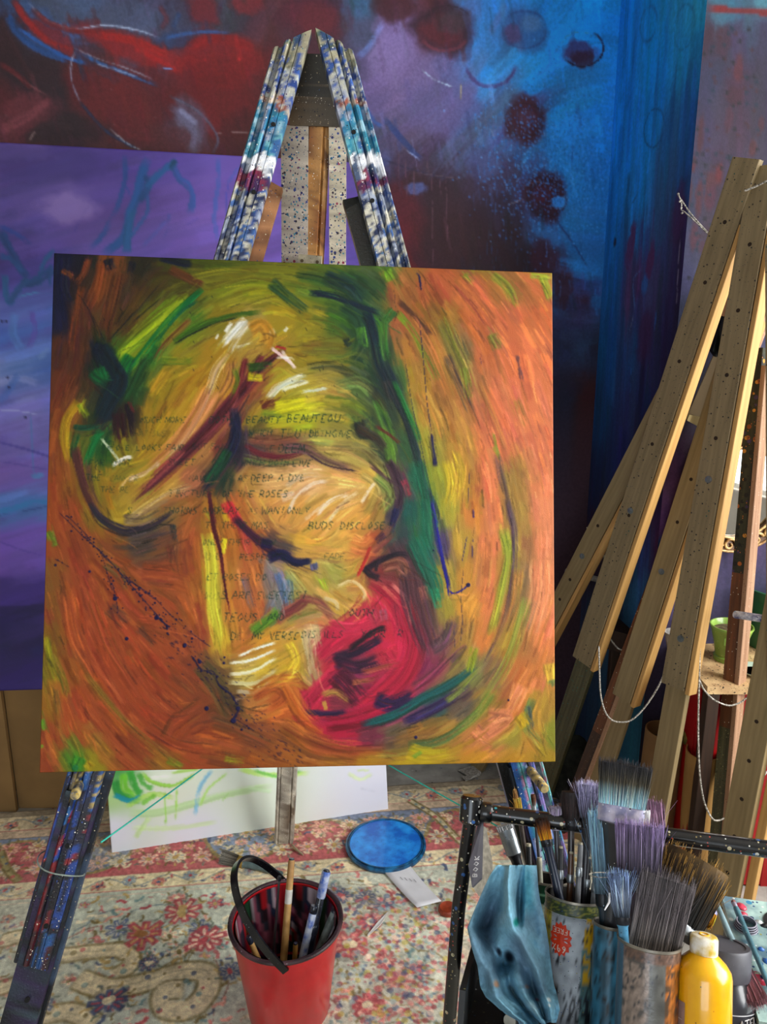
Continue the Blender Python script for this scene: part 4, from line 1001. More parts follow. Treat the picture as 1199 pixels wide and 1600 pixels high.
# cream arabesques with olive outline and two big curled leaves
def ribbon(pts, w, c1=CREAM, c2=OLIVE):
    p = [tuple(rc(*q)) for q in pts]
    line(p, w + 5, c2, .9); line(p, w, c1, .95)
    P = spline(np.array(p), 9)
    for i in range(0, len(P) - 1):
        rug.dab(P[i, 0] + _rr.normal(0, w * .2), P[i, 1] + _rr.normal(0, w * .2), _rr.uniform(1.2, 2.8), (RED, TEAL, NAVY, OLIVE)[i % 4], .7, cell=True)
ribbon([(0, 1472), (40, 1465), (90, 1492), (140, 1488), (190, 1486), (205, 1505), (180, 1525)], 15)
ribbon([(120, 1530), (170, 1545), (230, 1535), (280, 1520), (320, 1520), (325, 1545), (300, 1575), (262, 1575), (258, 1550), (290, 1545)], 19)
ribbon([(60, 1590), (110, 1582), (150, 1600)], 16)
ribbon([(0, 1545), (30, 1535)], 14)
ribbon([(640, 1250), (680, 1275), (705, 1300), (725, 1320)], 5, 'b8b090')
ribbon([(0, 1330), (12, 1360), (30, 1378)], 5, '8c8458')
for px, py, r, cs in ((285, 1425, 17, (RED, CREAM, GOLD)), (320, 1468, 17, (RED, 'd8c8b0', RED)), (225, 1460, 17, (RED, GOLD, '8c5a30')), (170, 1565, 15, (NAVY, RED, CREAM)), (232, 1505, 9, (NAVY, PINK, CREAM)), (360, 1518, 10, (NAVY, CREAM, RED)), (60, 1570, 12, (NAVY, CREAM, RED)), (535, 1400, 10, (NAVY, PINK, RED)), (572, 1403, 11, (NAVY, CREAM, RED)), (600, 1415, 11, (NAVY, PINK, RED)), (545, 1475, 19, (RED, PINK, CREAM)), (578, 1440, 12, (RED, NAVY, CREAM)), (650, 1520, 12, (NAVY, PINK, RED)), (575, 1570, 14, (RED, PINK, CREAM)), (622, 1535, 12, (PINK, RED, GOLD))):
    x, y = rc(px, py); rosette(x, y, r, cs, 8)
# worn, dusty and paint-specked patches
_wr = fbm(rug.ny, rug.nx, 70, _rr, 4)
_x0, _y0 = rc(650, 1500)
_d = np.hypot((_X - _x0) / 150.0, (_Y - _y0) / 95.0)
_m = np.clip(1.25 - _d, 0, 1) * np.clip((_wr - .25) * 2.4, 0, 1) * .75
rug.c += (hexc('b09a88') - rug.c) * _m[..., None]
_m = np.clip((_wr - .52) * 2.2, 0, 1) * .5
rug.c += (hexc('b4ac98') - rug.c) * _m[..., None]
for k in range(700):
    px, py = _rr.normal(630, 60), _rr.uniform(1400, 1600)
    x, y = rc(px, py); rug.dab(x, y, _rr.uniform(.8, 3.0), ('b84858', 'c87878', '8c3440', 'd0b0a0', '40507a', 'a89838', '7a9aa8')[k % 7], .6, cell=True)
_g = rug.c.mean(-1, keepdims=True); rug.c = (_g + (rug.c - _g) * .78) * np.array([1.03, 1.0, .94], np.float32)
rug.c *= (0.84 + 0.32 * fbm(rug.ny, rug.nx, 3.0, _rr, 2))[..., None]
rug.c *= (0.88 + 0.24 * fbm(rug.ny, rug.nx, 24, _rr, 3))[..., None]
rug.h = fbm(rug.ny, rug.nx, 3.0, _rr, 2)
# ------------------------------------------------------------------ mesh helpers
def tag(o, label=None, cat=None, group=None, kind=None):
    if label: o['label'] = label
    if cat: o['category'] = cat
    if group: o['group'] = group
    if kind: o['kind'] = kind
    return o
WORLD = {}          # world frames of parts that have their own axes
def link(name, me, mat=None, parent=None):
    o = bpy.data.objects.new(name, me); COL.objects.link(o)
    if mat is not None: me.materials.append(mat)
    if parent is not None:
        o.parent = parent
        w = WORLD.get(parent.name) or (parent.matrix_world if parent.type == 'EMPTY' else Matrix.Identity(4))
        o.matrix_parent_inverse = w.inverted()
    return o
def empty(name, loc, label, cat, group=None):
    o = bpy.data.objects.new(name, None); COL.objects.link(o)
    o.location = [float(v) for v in loc]; o.empty_display_size = .05
    o.matrix_world = Matrix.Translation(o.location)
    return tag(o, label, cat, group)
def raw_mesh(name, v, f, smooth=False):
    me = bpy.data.meshes.new(name)
    me.from_pydata([tuple(map(float, q)) for q in v], [], [tuple(map(int, q)) for q in f])
    me.update()
    if smooth: me.polygons.foreach_set('use_smooth', np.ones(len(me.polygons), bool))
    return me
class MB:
    """collects shapes, builds ONE mesh"""
    def __init__(s): s.v, s.f, s.c = [], [], []
    def add(s, v, f, col=None):
        k = len(s.v); s.v += [np.asarray(q, float) for q in v]; s.f += [tuple(i + k for i in q) for q in f]
        s.c += [col] * len(v)
        return s
    def box(s, c, ax, ay, az, hx, hy, hz, col=None):
        """box at centre c, unit axes, half sizes"""
        c = np.asarray(c, float); ax, ay, az = (np.asarray(q, float) / np.linalg.norm(q) for q in (ax, ay, az))
        v = [c + ax * hx * i + ay * hy * j + az * hz * k for k in (-1, 1) for j in (-1, 1) for i in (-1, 1)]
        return s.add(v, [(0, 2, 3, 1), (4, 5, 7, 6), (0, 1, 5, 4), (2, 6, 7, 3), (0, 4, 6, 2), (1, 3, 7, 5)], col)
    def beam(s, p, q, face, w, t, col=None, bev=.0015):
        """bar from p to q, width w across the face whose outward normal is about `face`, thickness t"""
        p, q = np.asarray(p, float), np.asarray(q, float)
        z = q - p; L = np.linalg.norm(z); z /= L
        n = np.asarray(face, float); n = n - z * (n @ z); n /= np.linalg.norm(n)
        x = np.cross(z, n)
        a, b, e = w / 2, t / 2, min(bev, w / 5, t / 5)
        prof = [(-a + e, -b), (a - e, -b), (a, -b + e), (a, b - e), (a - e, b), (-a + e, b), (-a, b - e), (-a, -b + e)]
        v = [p + x * i + n * j for i, j in prof] + [q + x * i + n * j for i, j in prof]
        f = [(i, (i + 1) % 8, 8 + (i + 1) % 8, 8 + i) for i in range(8)] + [tuple(range(7, -1, -1)), tuple(range(8, 16))]
        return s.add(v, f, col)
    def tube(s, pts, r, seg=10, caps=True, col=None):
        pts = np.asarray(pts, float); n = len(pts)
        r = np.interp(np.linspace(0, 1, n), np.linspace(0, 1, np.size(r)), np.atleast_1d(r))
        T = np.gradient(pts, axis=0); T /= np.linalg.norm(T, axis=1, keepdims=True) + 1e-9
        up = np.array([0, 0, 1.0]) if abs(T[0, 2]) < .9 else np.array([1.0, 0, 0])
        a = np.cross(T[0], up); a /= np.linalg.norm(a)
        v = []; 
        for i in range(n):
            a = a - T[i] * (a @ T[i]); a /= np.linalg.norm(a); b = np.cross(T[i], a)
            for k in range(seg):
                t = 2 * math.pi * k / seg
                v.append(pts[i] + (a * math.cos(t) + b * math.sin(t)) * r[i])
        f = [(i * seg + k, i * seg + (k + 1) % seg, (i + 1) * seg + (k + 1) % seg, (i + 1) * seg + k) for i in range(n - 1) for k in range(seg)]
        if caps: f += [tuple(range(seg - 1, -1, -1)), tuple(range((n - 1) * seg, n * seg))]
        return s.add(v, f, col)
    def lathe(s, prof, c=(0, 0, 0), axis=(0, 0, 1), seg=32, sx=1.0, sy=1.0, col=None, close=False):
        """turned shape: prof = [(radius, height)], around axis at c"""
        z = np.asarray(axis, float); z /= np.linalg.norm(z)
        x = np.cross([0, 1.0, 0] if abs(z[1]) < .9 else [1.0, 0, 0], z); x /= np.linalg.norm(x); y = np.cross(z, x)
        c = np.asarray(c, float); v = []
        for r, h in prof:
            for k in range(seg):
                t = 2 * math.pi * k / seg
                v.append(c + z * h + x * (math.cos(t) * r * sx) + y * (math.sin(t) * r * sy))
        n = len(prof)
        f = [(i * seg + k, i * seg + (k + 1) % seg, (i + 1) * seg + (k + 1) % seg, (i + 1) * seg + k) for i in range(n - 1) for k in range(seg)]
        if close: f += [((n - 1) * seg + k, (n - 1) * seg + (k + 1) % seg, (k + 1) % seg, k) for k in range(seg)]
        if prof[0][0] > 1e-5 and not close: f.append(tuple(range(seg - 1, -1, -1)))
        if prof[-1][0] > 1e-5 and not close: f.append(tuple(range((n - 1) * seg, n * seg)))
        return s.add(v, f, col)
    def sweep(s, p, q, face, prof, n=2, colfn=None, twist=None):
        """profile [(across, out)] drawn from p to q in n steps; face = outward normal"""
        p, q = np.asarray(p, float), np.asarray(q, float)
        z = q - p; L = np.linalg.norm(z); z /= L
        m = np.asarray(face, float); m = m - z * (m @ z); m /= np.linalg.norm(m)
        x = np.cross(z, m); k = len(prof); v = []
        base = len(s.v)
        for i in range(n):
            a = i / (n - 1)
            for (u, o) in prof: v.append(p + z * L * a + x * u + m * o)
        f = [(i * k + j, i * k + (j + 1) % k, (i + 1) * k + (j + 1) % k, (i + 1) * k + j) for i in range(n - 1) for j in range(k)]
        f += [tuple(range(k - 1, -1, -1)), tuple(range((n - 1) * k, n * k))]
        s.add(v, f)
        if colfn:
            for i in range(n):
                for j, (u, o) in enumerate(prof): s.c[base + i * k + j] = colfn(i / (n - 1), u, o, L)
        return s
    def mesh(s, name, smooth=False):
        me = raw_mesh(name, s.v, s.f, smooth)
        if any(c is not None for c in s.c):
            col = np.ones((len(s.v), 4), np.float32)
            for i, c in enumerate(s.c):
                if c is not None: col[i, :3] = lin(np.asarray(c))
            at_ = me.color_attributes.new('paint', 'FLOAT_COLOR', 'POINT'); at_.data.foreach_set('color', col.ravel())
        return me
    def build(s, name, mat, parent=None, smooth=False, angle=None):
        me = s.mesh(name, smooth)
        if angle is not None: me.shade_smooth_by_angle(angle) if hasattr(me, 'shade_smooth_by_angle') else None
        return link(name, me, mat, parent)
def sharp(o, deg=35):
    """smooth shading that keeps edges sharper than deg"""
    me = o.data
    bm = bmesh.new(); bm.from_mesh(me)
    for fc in bm.faces: fc.smooth = True
    for e in bm.edges:
        if len(e.link_faces) == 2 and e.calc_face_angle(0) > math.radians(deg): e.smooth = False
    bm.to_mesh(me); bm.free()
    return o

# ------------------------------------------------------------------ materials
MATS = {}
def newmat(name):
    m = bpy.data.materials.new(name); m.use_nodes = True
    nt = m.node_tree; b = nt.nodes['Principled BSDF']
    return m, nt, b
def L3(c):
    if isinstance(c, str): c = hexc(c)
    return tuple(float(v) for v in lin(np.asarray(c))) + (1.0,)
def mat_plain(name, col, rough=.6, metal=0.0, noise=.18, scale=40.0, bump=.1, col2=None, spec=.5, coat=0.0, dist=.002, speck=None):
    """colour with mottling, optional second colour in blotches and specks of paint"""
    if name in MATS: return MATS[name]
    m, nt, b = newmat(name); N, K = nt.nodes, nt.links
    tc = N.new('ShaderNodeTexCoord'); no = N.new('ShaderNodeTexNoise')
    no.inputs['Scale'].default_value = scale; no.inputs['Detail'].default_value = 5; K.new(tc.outputs['Object'], no.inputs['Vector'])
    rp = N.new('ShaderNodeValToRGB'); c = np.array(L3(col)[:3]); d = np.array(L3(col2)[:3]) if col2 else c * (1 - noise)
    rp.color_ramp.elements[0].position = .38; rp.color_ramp.elements[1].position = .64
    rp.color_ramp.elements[0].color = (*d, 1); rp.color_ramp.elements[1].color = (*(np.minimum(c * (1 + noise * .5), 1)), 1)
    K.new(no.outputs['Fac'], rp.inputs['Fac']); out = rp.outputs['Color']
    if speck:
        for i, (sc, cut, sw) in enumerate(speck):
            vo = N.new('ShaderNodeTexVoronoi'); vo.inputs['Scale'].default_value = sc; K.new(tc.outputs['Object'], vo.inputs['Vector'])
            lt = N.new('ShaderNodeMath'); lt.operation = 'LESS_THAN'; lt.inputs[1].default_value = cut; K.new(vo.outputs['Distance'], lt.inputs[0])
            cr = N.new('ShaderNodeValToRGB'); cr.color_ramp.interpolation = 'CONSTANT'
            for k, h_ in enumerate(sw):
                e = cr.color_ramp.elements[k] if k < 2 else cr.color_ramp.elements.new(k / len(sw))
                e.position = k / len(sw); e.color = L3(h_)
            K.new(vo.outputs['Color'], cr.inputs['Fac'])
            mx = N.new('ShaderNodeMix'); mx.data_type = 'RGBA'; K.new(lt.outputs[0], mx.inputs['Factor']); K.new(out, mx.inputs['A']); K.new(cr.outputs['Color'], mx.inputs['B'])
            out = mx.outputs['Result']
    K.new(out, b.inputs['Base Color'])
    b.inputs['Roughness'].default_value = rough; b.inputs['Metallic'].default_value = metal
    b.inputs['Specular IOR Level'].default_value = spec; b.inputs['Coat Weight'].default_value = coat
    if bump:
        bp = N.new('ShaderNodeBump'); bp.inputs['Strength'].default_value = bump; bp.inputs['Distance'].default_value = dist
        K.new(no.outputs['Fac'], bp.inputs['Height']); K.new(bp.outputs['Normal'], b.inputs['Normal'])
    MATS[name] = m
    return m
def mat_paint(name, rough=.5, gain=1.0, bump=.25, bscale=900.0, spec=.4, coat=0.0, speck=None, fine=None):
    """painted surface: colour laid on the mesh as an attribute, grain of cloth or plaster in the node tree"""
    if name in MATS: return MATS[name]
    m, nt, b = newmat(name); N, K = nt.nodes, nt.links
    at_ = N.new('ShaderNodeAttribute'); at_.attribute_name = 'paint'; out = at_.outputs['Color']
    tc = N.new('ShaderNodeTexCoord')
    no = N.new('ShaderNodeTexNoise'); no.inputs['Scale'].default_value = bscale; no.inputs['Detail'].default_value = 3; K.new(tc.outputs['Object'], no.inputs['Vector'])
    if fine:
        n2 = N.new('ShaderNodeTexNoise'); n2.inputs['Scale'].default_value = fine[0]; n2.inputs['Detail'].default_value = 4; K.new(tc.outputs['Object'], n2.inputs['Vector'])
        mr = N.new('ShaderNodeMapRange'); mr.inputs['From Min'].default_value = .3; mr.inputs['From Max'].default_value = .7
        mr.inputs['To Min'].default_value = 1 - fine[1]; mr.inputs['To Max'].default_value = 1 + fine[1]; K.new(n2.outputs['Fac'], mr.inputs['Value'])
        vm = N.new('ShaderNodeVectorMath'); vm.operation = 'SCALE'; K.new(out, vm.inputs[0]); K.new(mr.outputs['Result'], vm.inputs['Scale']); out = vm.outputs['Vector']
    if gain != 1.0:
        vm = N.new('ShaderNodeVectorMath'); vm.operation = 'SCALE'; vm.inputs['Scale'].default_value = gain; K.new(out, vm.inputs[0]); out = vm.outputs['Vector']
    for (sc, cut, sw) in (speck or ()):
        vo = N.new('ShaderNodeTexVoronoi'); vo.inputs['Scale'].default_value = sc; K.new(tc.outputs['Object'], vo.inputs['Vector'])
        lt = N.new('ShaderNodeMath'); lt.operation = 'LESS_THAN'; lt.inputs[1].default_value = cut; K.new(vo.outputs['Distance'], lt.inputs[0])
        cr = N.new('ShaderNodeValToRGB'); cr.color_ramp.interpolation = 'CONSTANT'
        for k, h_ in enumerate(sw):
            e = cr.color_ramp.elements[k] if k < 2 else cr.color_ramp.elements.new(k / len(sw))
            e.position = k / len(sw); e.color = L3(h_)
        K.new(vo.outputs['Color'], cr.inputs['Fac'])
        mx = N.new('ShaderNodeMix'); mx.data_type = 'RGBA'; K.new(lt.outputs[0], mx.inputs['Factor']); K.new(out, mx.inputs['A']); K.new(cr.outputs['Color'], mx.inputs['B'])
        out = mx.outputs['Result']
    K.new(out, b.inputs['Base Color']); b.inputs['Roughness'].default_value = rough
    b.inputs['Specular IOR Level'].default_value = spec; b.inputs['Coat Weight'].default_value = coat; b.inputs['Coat Roughness'].default_value = .3
    bp = N.new('ShaderNodeBump'); bp.inputs['Strength'].default_value = bump; bp.inputs['Distance'].default_value = .0012
    K.new(no.outputs['Fac'], bp.inputs['Height']); K.new(bp.outputs['Normal'], b.inputs['Normal'])
    MATS[name] = m
    return m
def wood(name, col, dark, rough=.55, scale=14.0, speck=None):
    """long grain along the object's own z axis"""
    if name in MATS: return MATS[name]
    m, nt, b = newmat(name); N, K = nt.nodes, nt.links
    tc = N.new('ShaderNodeTexCoord'); mp = N.new('ShaderNodeMapping'); mp.inputs['Scale'].default_value = (1, 1, .06); K.new(tc.outputs['Object'], mp.inputs['Vector'])
    no = N.new('ShaderNodeTexNoise'); no.inputs['Scale'].default_value = scale * 8; no.inputs['Detail'].default_value = 6; K.new(mp.outputs['Vector'], no.inputs['Vector'])
    rp = N.new('ShaderNodeValToRGB'); rp.color_ramp.elements[0].position = .3; rp.color_ramp.elements[1].position = .68
    rp.color_ramp.elements[0].color = L3(dark); rp.color_ramp.elements[1].color = L3(col); K.new(no.outputs['Fac'], rp.inputs['Fac']); out = rp.outputs['Color']
    for (sc, cut, sw) in (speck or ()):
        vo = N.new('ShaderNodeTexVoronoi'); vo.inputs['Scale'].default_value = sc; K.new(tc.outputs['Object'], vo.inputs['Vector'])
        lt = N.new('ShaderNodeMath'); lt.operation = 'LESS_THAN'; lt.inputs[1].default_value = cut; K.new(vo.outputs['Distance'], lt.inputs[0])
        cr = N.new('ShaderNodeValToRGB'); cr.color_ramp.interpolation = 'CONSTANT'
        for k, h_ in enumerate(sw):
            e = cr.color_ramp.elements[k] if k < 2 else cr.color_ramp.elements.new(k / len(sw))
            e.position = k / len(sw); e.color = L3(h_)
        K.new(vo.outputs['Color'], cr.inputs['Fac'])
        mx = N.new('ShaderNodeMix'); mx.data_type = 'RGBA'; K.new(lt.outputs[0], mx.inputs['Factor']); K.new(out, mx.inputs['A']); K.new(cr.outputs['Color'], mx.inputs['B'])
        out = mx.outputs['Result']
    K.new(out, b.inputs['Base Color']); b.inputs['Roughness'].default_value = rough
    bp = N.new('ShaderNodeBump'); bp.inputs['Strength'].default_value = .25; bp.inputs['Distance'].default_value = .001
    K.new(no.outputs['Fac'], bp.inputs['Height']); K.new(bp.outputs['Normal'], b.inputs['Normal'])
    MATS[name] = m
    return m
def painted_sheet(name, fr, pad, mat, parent=None, relief=.0006, back=0.0, tail=None):
    """a board as a fine grid whose vertices carry the pad's colours; coarse lines outside the pad's box; a solid slab when back > 0"""
    u0, v0, u1, v1 = getattr(pad, 'box', (0.0, 0.0, fr.w, fr.h))
    def lines(a, b, n, full):
        x = list(np.linspace(a, b, n))
        pre = list(np.arange(0, a - 1e-4, .12)) if a > 1e-3 else []
        post = [] if b > full - 1e-3 else list(np.arange(b, full, .12)[1:]) + [full]
        ci = [0] * len(pre) + list(range(n)) + [n - 1] * len(post)
        return np.array(pre + x + post), np.array(ci)
    xs, cx = lines(u0, u1, pad.nx, fr.w); ys, cy = lines(v0, v1, pad.ny, fr.h)
    ny, nx = len(ys), len(xs)
    h = pad.h - pad.h.mean()
    H = np.clip(h[cy][:, cx], -2, 2.5) * relief
    H[0] = H[-1] = 0; H[:, 0] = H[:, -1] = 0
    V = fr.o + fr.u * xs[None, :, None] + fr.d * ys[:, None, None] + fr.n * H[..., None]
    C = np.ones((ny, nx, 4), np.float32); C[..., :3] = lin(pad.c[cy][:, cx])
    if tail is not None:          # plain paint beyond the traced part
        out = np.zeros((ny, nx)); 
        out = np.maximum(np.maximum(u0 - xs, xs - u1)[None, :], np.maximum(v0 - ys, ys - v1)[:, None]).clip(0)
        k = np.clip(out / .35, 0, 1)[..., None]
        C[..., :3] = C[..., :3] * (1 - k) + lin(hexc(tail)) * k
    idx = np.arange(ny * nx).reshape(ny, nx)
    q = np.stack([idx[:-1, :-1], idx[1:, :-1], idx[1:, 1:], idx[:-1, 1:]], -1).reshape(-1, 4)
    V = V.reshape(-1, 3); C = C.reshape(-1, 4)
    if back > 0:                  # turned edges and a back: a slab
        rim = np.concatenate([idx[0, :], idx[1:, -1], idx[-1, -2::-1], idx[-2:0:-1, 0]])
        k = len(V); m = len(rim)
        V = np.vstack([V, V[rim] - fr.n * back]); C = np.vstack([C, C[rim] * [.92, .92, .92, 1]])
        r2 = np.arange(m)
        side = np.stack([rim, np.roll(rim, -1), k + np.roll(r2, -1), k + r2], -1)
        q = np.vstack([q, side])
    me = bpy.data.meshes.new(name)
    me.vertices.add(len(V)); me.vertices.foreach_set('co', V.astype(np.float32).ravel())
    me.loops.add(q.size); me.loops.foreach_set('vertex_index', q.astype(np.int32).ravel())
    me.polygons.add(len(q)); me.polygons.foreach_set('loop_start', (np.arange(len(q)) * 4).astype(np.int32))
    me.update(calc_edges=True)
    me.polygons.foreach_set('use_smooth', np.ones(len(q), bool))
    at_ = me.color_attributes.new('paint', 'FLOAT_COLOR', 'POINT'); at_.data.foreach_set('color', C.astype(np.float32).ravel())
    me.validate()
    return link(name, me, mat, parent)
# ------------------------------------------------------------------ the room
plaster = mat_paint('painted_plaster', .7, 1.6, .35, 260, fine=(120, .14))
plaster2 = mat_paint('chimney_plaster', .75, .40, .35, 260, fine=(120, .14))
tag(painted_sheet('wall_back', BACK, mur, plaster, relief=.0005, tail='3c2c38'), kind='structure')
tag(painted_sheet('wall_return', RET, ret, mat_paint('return_plaster', .62, 2.7, .35, 260, fine=(120, .14)), relief=.0005), kind='structure')
tag(painted_sheet('wall_chimney', PIER, pier, plaster2, relief=.0004, tail='443a5c'), kind='structure')
RX, LX, BY = 2.25, -2.3, -2.05
white = mat_plain('off_white_plaster', 'b8b2a8', .8, 0, .08, 6, .2)
grey_floor = mat_plain('bare_concrete', 'a8a49c', .8, 0, .25, 18, .3, speck=[(30, .10, ('5a5650', 'b4b0a8', '6a7a98', '8c4a40'))])
def quad_wall(name, c, ax, az, hx, hz, t, mat):
    n = np.cross(ax, az)
    o = MB().box(c, ax, n, az, hx, t / 2, hz).build(name, mat); tag(o, kind='structure'); return o
quad_wall('floor', (0, .25, -.02), (1, 0, 0), (0, 1, 0), 3.2, 2.9, .04, grey_floor)
quad_wall('ceiling', (0, .25, ZTOP + .02), (1, 0, 0), (0, 1, 0), 3.2, 2.9, .04, white)
quad_wall('wall_left', (LX - .02, 0, ZTOP / 2), (0, 1, 0), (0, 0, 1), 2.2, ZTOP / 2, .04, white)
# side wall with its window opening (Y -0.75..1.45, Z 0.65..2.45)
_wy0, _wy1, _wz0, _wz1 = -.75, 1.45, .65, 2.45
_m = MB()
def wseg(y0, y1, z0, z1): _m.box((RX + .06, (y0 + y1) / 2, (z0 + z1) / 2), (0, 1, 0), (1, 0, 0), (0, 0, 1), (y1 - y0) / 2, .06, (z1 - z0) / 2)
wseg(BY, _wy0, 0, ZTOP); wseg(_wy1, 2.6, 0, ZTOP); wseg(_wy0, _wy1, 0, _wz0); wseg(_wy0, _wy1, _wz1, ZTOP)
tag(_m.build('wall_right', white), kind='structure')
_m = MB()
for y in (_wy0, (_wy0 + _wy1) / 2, _wy1): _m.box((RX + .06, y, (_wz0 + _wz1) / 2), (0, 1, 0), (1, 0, 0), (0, 0, 1), .03, .03, (_wz1 - _wz0) / 2)
for z in (_wz0, (_wz0 + _wz1) / 2 + .2, _wz1): _m.box((RX + .06, (_wy0 + _wy1) / 2, z), (0, 1, 0), (1, 0, 0), (0, 0, 1), (_wy1 - _wy0) / 2, .03, .025)
tag(_m.build('window_1', mat_plain('window_paint', 'd8d4cc', .5)), kind='structure')
# wall behind the photographer with an unseen window added for the fill light
_m = MB()
def bseg(x0, x1, z0, z1): _m.box(((x0 + x1) / 2, BY - .06, (z0 + z1) / 2), (1, 0, 0), (0, 1, 0), (0, 0, 1), (x1 - x0) / 2, .06, (z1 - z0) / 2)
bseg(LX, -1.35, 0, ZTOP); bseg(.35, RX, 0, ZTOP); bseg(-1.35, .35, 0, .95); bseg(-1.35, .35, 2.4, ZTOP)
tag(_m.build('wall_behind', white), kind='structure')
_m = MB()
for x in (-1.35, -.5, .35): _m.box((x, BY - .06, 1.675), (1, 0, 0), (0, 1, 0), (0, 0, 1), .03, .03, .725)
for z in (.95, 1.7, 2.4): _m.box((-.5, BY - .06, z), (1, 0, 0), (0, 1, 0), (0, 0, 1), .85, .03, .025)
tag(_m.build('added_window', MATS['window_paint']), kind='structure')
# the alcove beyond the chimney breast
_e = EDGE + PU * PIER_W
quad_wall('wall_alcove', (RX - .2, 2.62, ZTOP / 2), (1, 0, 0), (0, 0, 1), .75, ZTOP / 2, .04, white)
# low painted panelling of the chimney breast and skirting
_sk = mat_plain('teal_skirting', '16474e', .5, 0, .2, 20, .2)
_p = CORNER - WU * 1.45
tag(MB().box(_p + WN * .012 + [0, 0, .045], WU, WN, (0, 0, 1), 1.45, .010, .045).build('baseboard_back', _sk), kind='structure')

# ------------------------------------------------------------------ rug
rg = painted_sheet('rug', RUG, rug, mat_paint('wool_pile', .95, 1.5, .6, 700, spec=.1, fine=(420, .16)), relief=.0018, back=RUG_T, tail='9a9688')
tag(rg, 'worn Persian rug of faded red, cream and pale blue flowers spread over the floor', 'rug')
# ------------------------------------------------------------------ big canvas
cv = empty('square_canvas', BIG.pt(CW / 2, CW), 'large square orange and green abstract painting with lettered verses on the splattered easel', 'painting')
oil = mat_paint('oil_paint', .48, .68, .5, 1100, spec=.25)
painted_sheet('painted_cloth', BIG, big, oil, cv, relief=.0007, back=.032)
_pine = wood('stretcher_pine', 'b89058', '8a6436')
_m = MB()
for a0, a1, b0, b1 in ((0.004, .05, .004, CW - .004), (CW - .05, CW - .004, .004, CW - .004)): _m.box(BIG.pt((a0 + a1) / 2, CW / 2, -.022), BIG.u, BIG.d, BIG.n, (a1 - a0) / 2, (b1 - b0) / 2, .009)
for b0, b1 in ((0.004, .05), (CW - .05, CW - .004)): _m.box(BIG.pt(CW / 2, (b0 + b1) / 2, -.022), BIG.u, BIG.d, BIG.n, CW / 2 - .05, .022, .009)
_m.build('stretcher_frame', _pine, cv)
# ------------------------------------------------------------------ purple canvas, pale canvas
pp = empty('purple_canvas', PP.pt(.6, PP.h), 'tall purple and blue abstract canvas with teal strokes leaning on the mural wall', 'painting')
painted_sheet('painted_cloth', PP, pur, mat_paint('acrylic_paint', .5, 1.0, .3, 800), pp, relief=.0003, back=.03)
wc = empty('pale_canvas', WHT.pt(WHT.w / 2, WHT.h), 'white canvas with loose lime green strokes standing on the rug behind the easel', 'painting')
painted_sheet('painted_cloth', WHT, wht, mat_paint('chalk_white_paint', .6, 1.22, .3, 800, spec=.2), wc, relief=.0003, back=.02)
# ------------------------------------------------------------------ shared helpers for painted things
def at_d(x, y, d):
    return CAMV + rays((x, y))[0] * d
def unit(v):
    v = np.asarray(v, float); return v / np.linalg.norm(v)
def onb(x, y, out=-.04):
    return on_plane([(x, y)], BIG.o + BIG.n * out, BIG.n)[0]
class Cells:
    """repeatable patchy noise for choosing paint colours"""
    def __init__(s, seed): s.r = np.random.default_rng(seed); s.g = s.r.random((64, 64))
    def __call__(s, a, b):
        i, j = math.floor(a), math.floor(b); fa, fb = a - i, b - j
        fa = fa * fa * (3 - 2 * fa); fb = fb * fb * (3 - 2 * fb)
        g = s.g; q = lambda x, y: g[x % 64, y % 64]
        return (q(i, j) * (1 - fb) + q(i, j + 1) * fb) * (1 - fa) + (q(i + 1, j) * (1 - fb) + q(i + 1, j + 1) * fb) * fa
def patchy(bands, seed, su=90.0, sv=34.0):
    """bands: [(s0, s1, 'hex hex ...')] along a stick; gives colfn(s, across, out, length)"""
    nz, n2 = Cells(seed), Cells(seed + 1)
    tab = [(a, b, [hexc(h) for h in c.split()]) for a, b, c in bands]
    def fn(s, u, o, L):
        q = s + (n2(u * 120 + 9, s * L * 60) - .5) * .02
        for a, b, cs in tab:
            if a <= q < b or (b >= 1 and q >= b) or (a <= 0 and q < a):
                lo = s < .42
                k = (nz(u * su * (1.5 if lo else 1) + 7, s * L * sv * (.22 if lo else 1)) * 1.35 - .17) * (.9 if lo else .75) + n2(u * 400, s * L * 150) * (.1 if lo else .25)
                k = min(max(k, 0), .999) * len(cs)
                c = cs[int(k)]
                return c * (.8 + .4 * n2(u * 300 + 3, s * L * 110))
        return cs[0]
    return fn
SPL = ('14205a', '2a4a9a', 'e8e4dc', '1c6a80', '3a1a50', 'c8c0a8', '0e1830', '7a2028')
crust = mat_paint('crusted_paint', .45, 1.0, .9, 300, spec=.5, coat=.15, speck=[(130, .17, SPL), (260, .15, SPL[::-1])])
crust_dark = mat_paint('dark_glossy_paint', .3, 1.0, .9, 260, spec=.6, coat=.3, speck=[(220, .12, ('3a5a80', '101428', '6a7480', '2a1440', '1a5a80', '0c0c14'))])

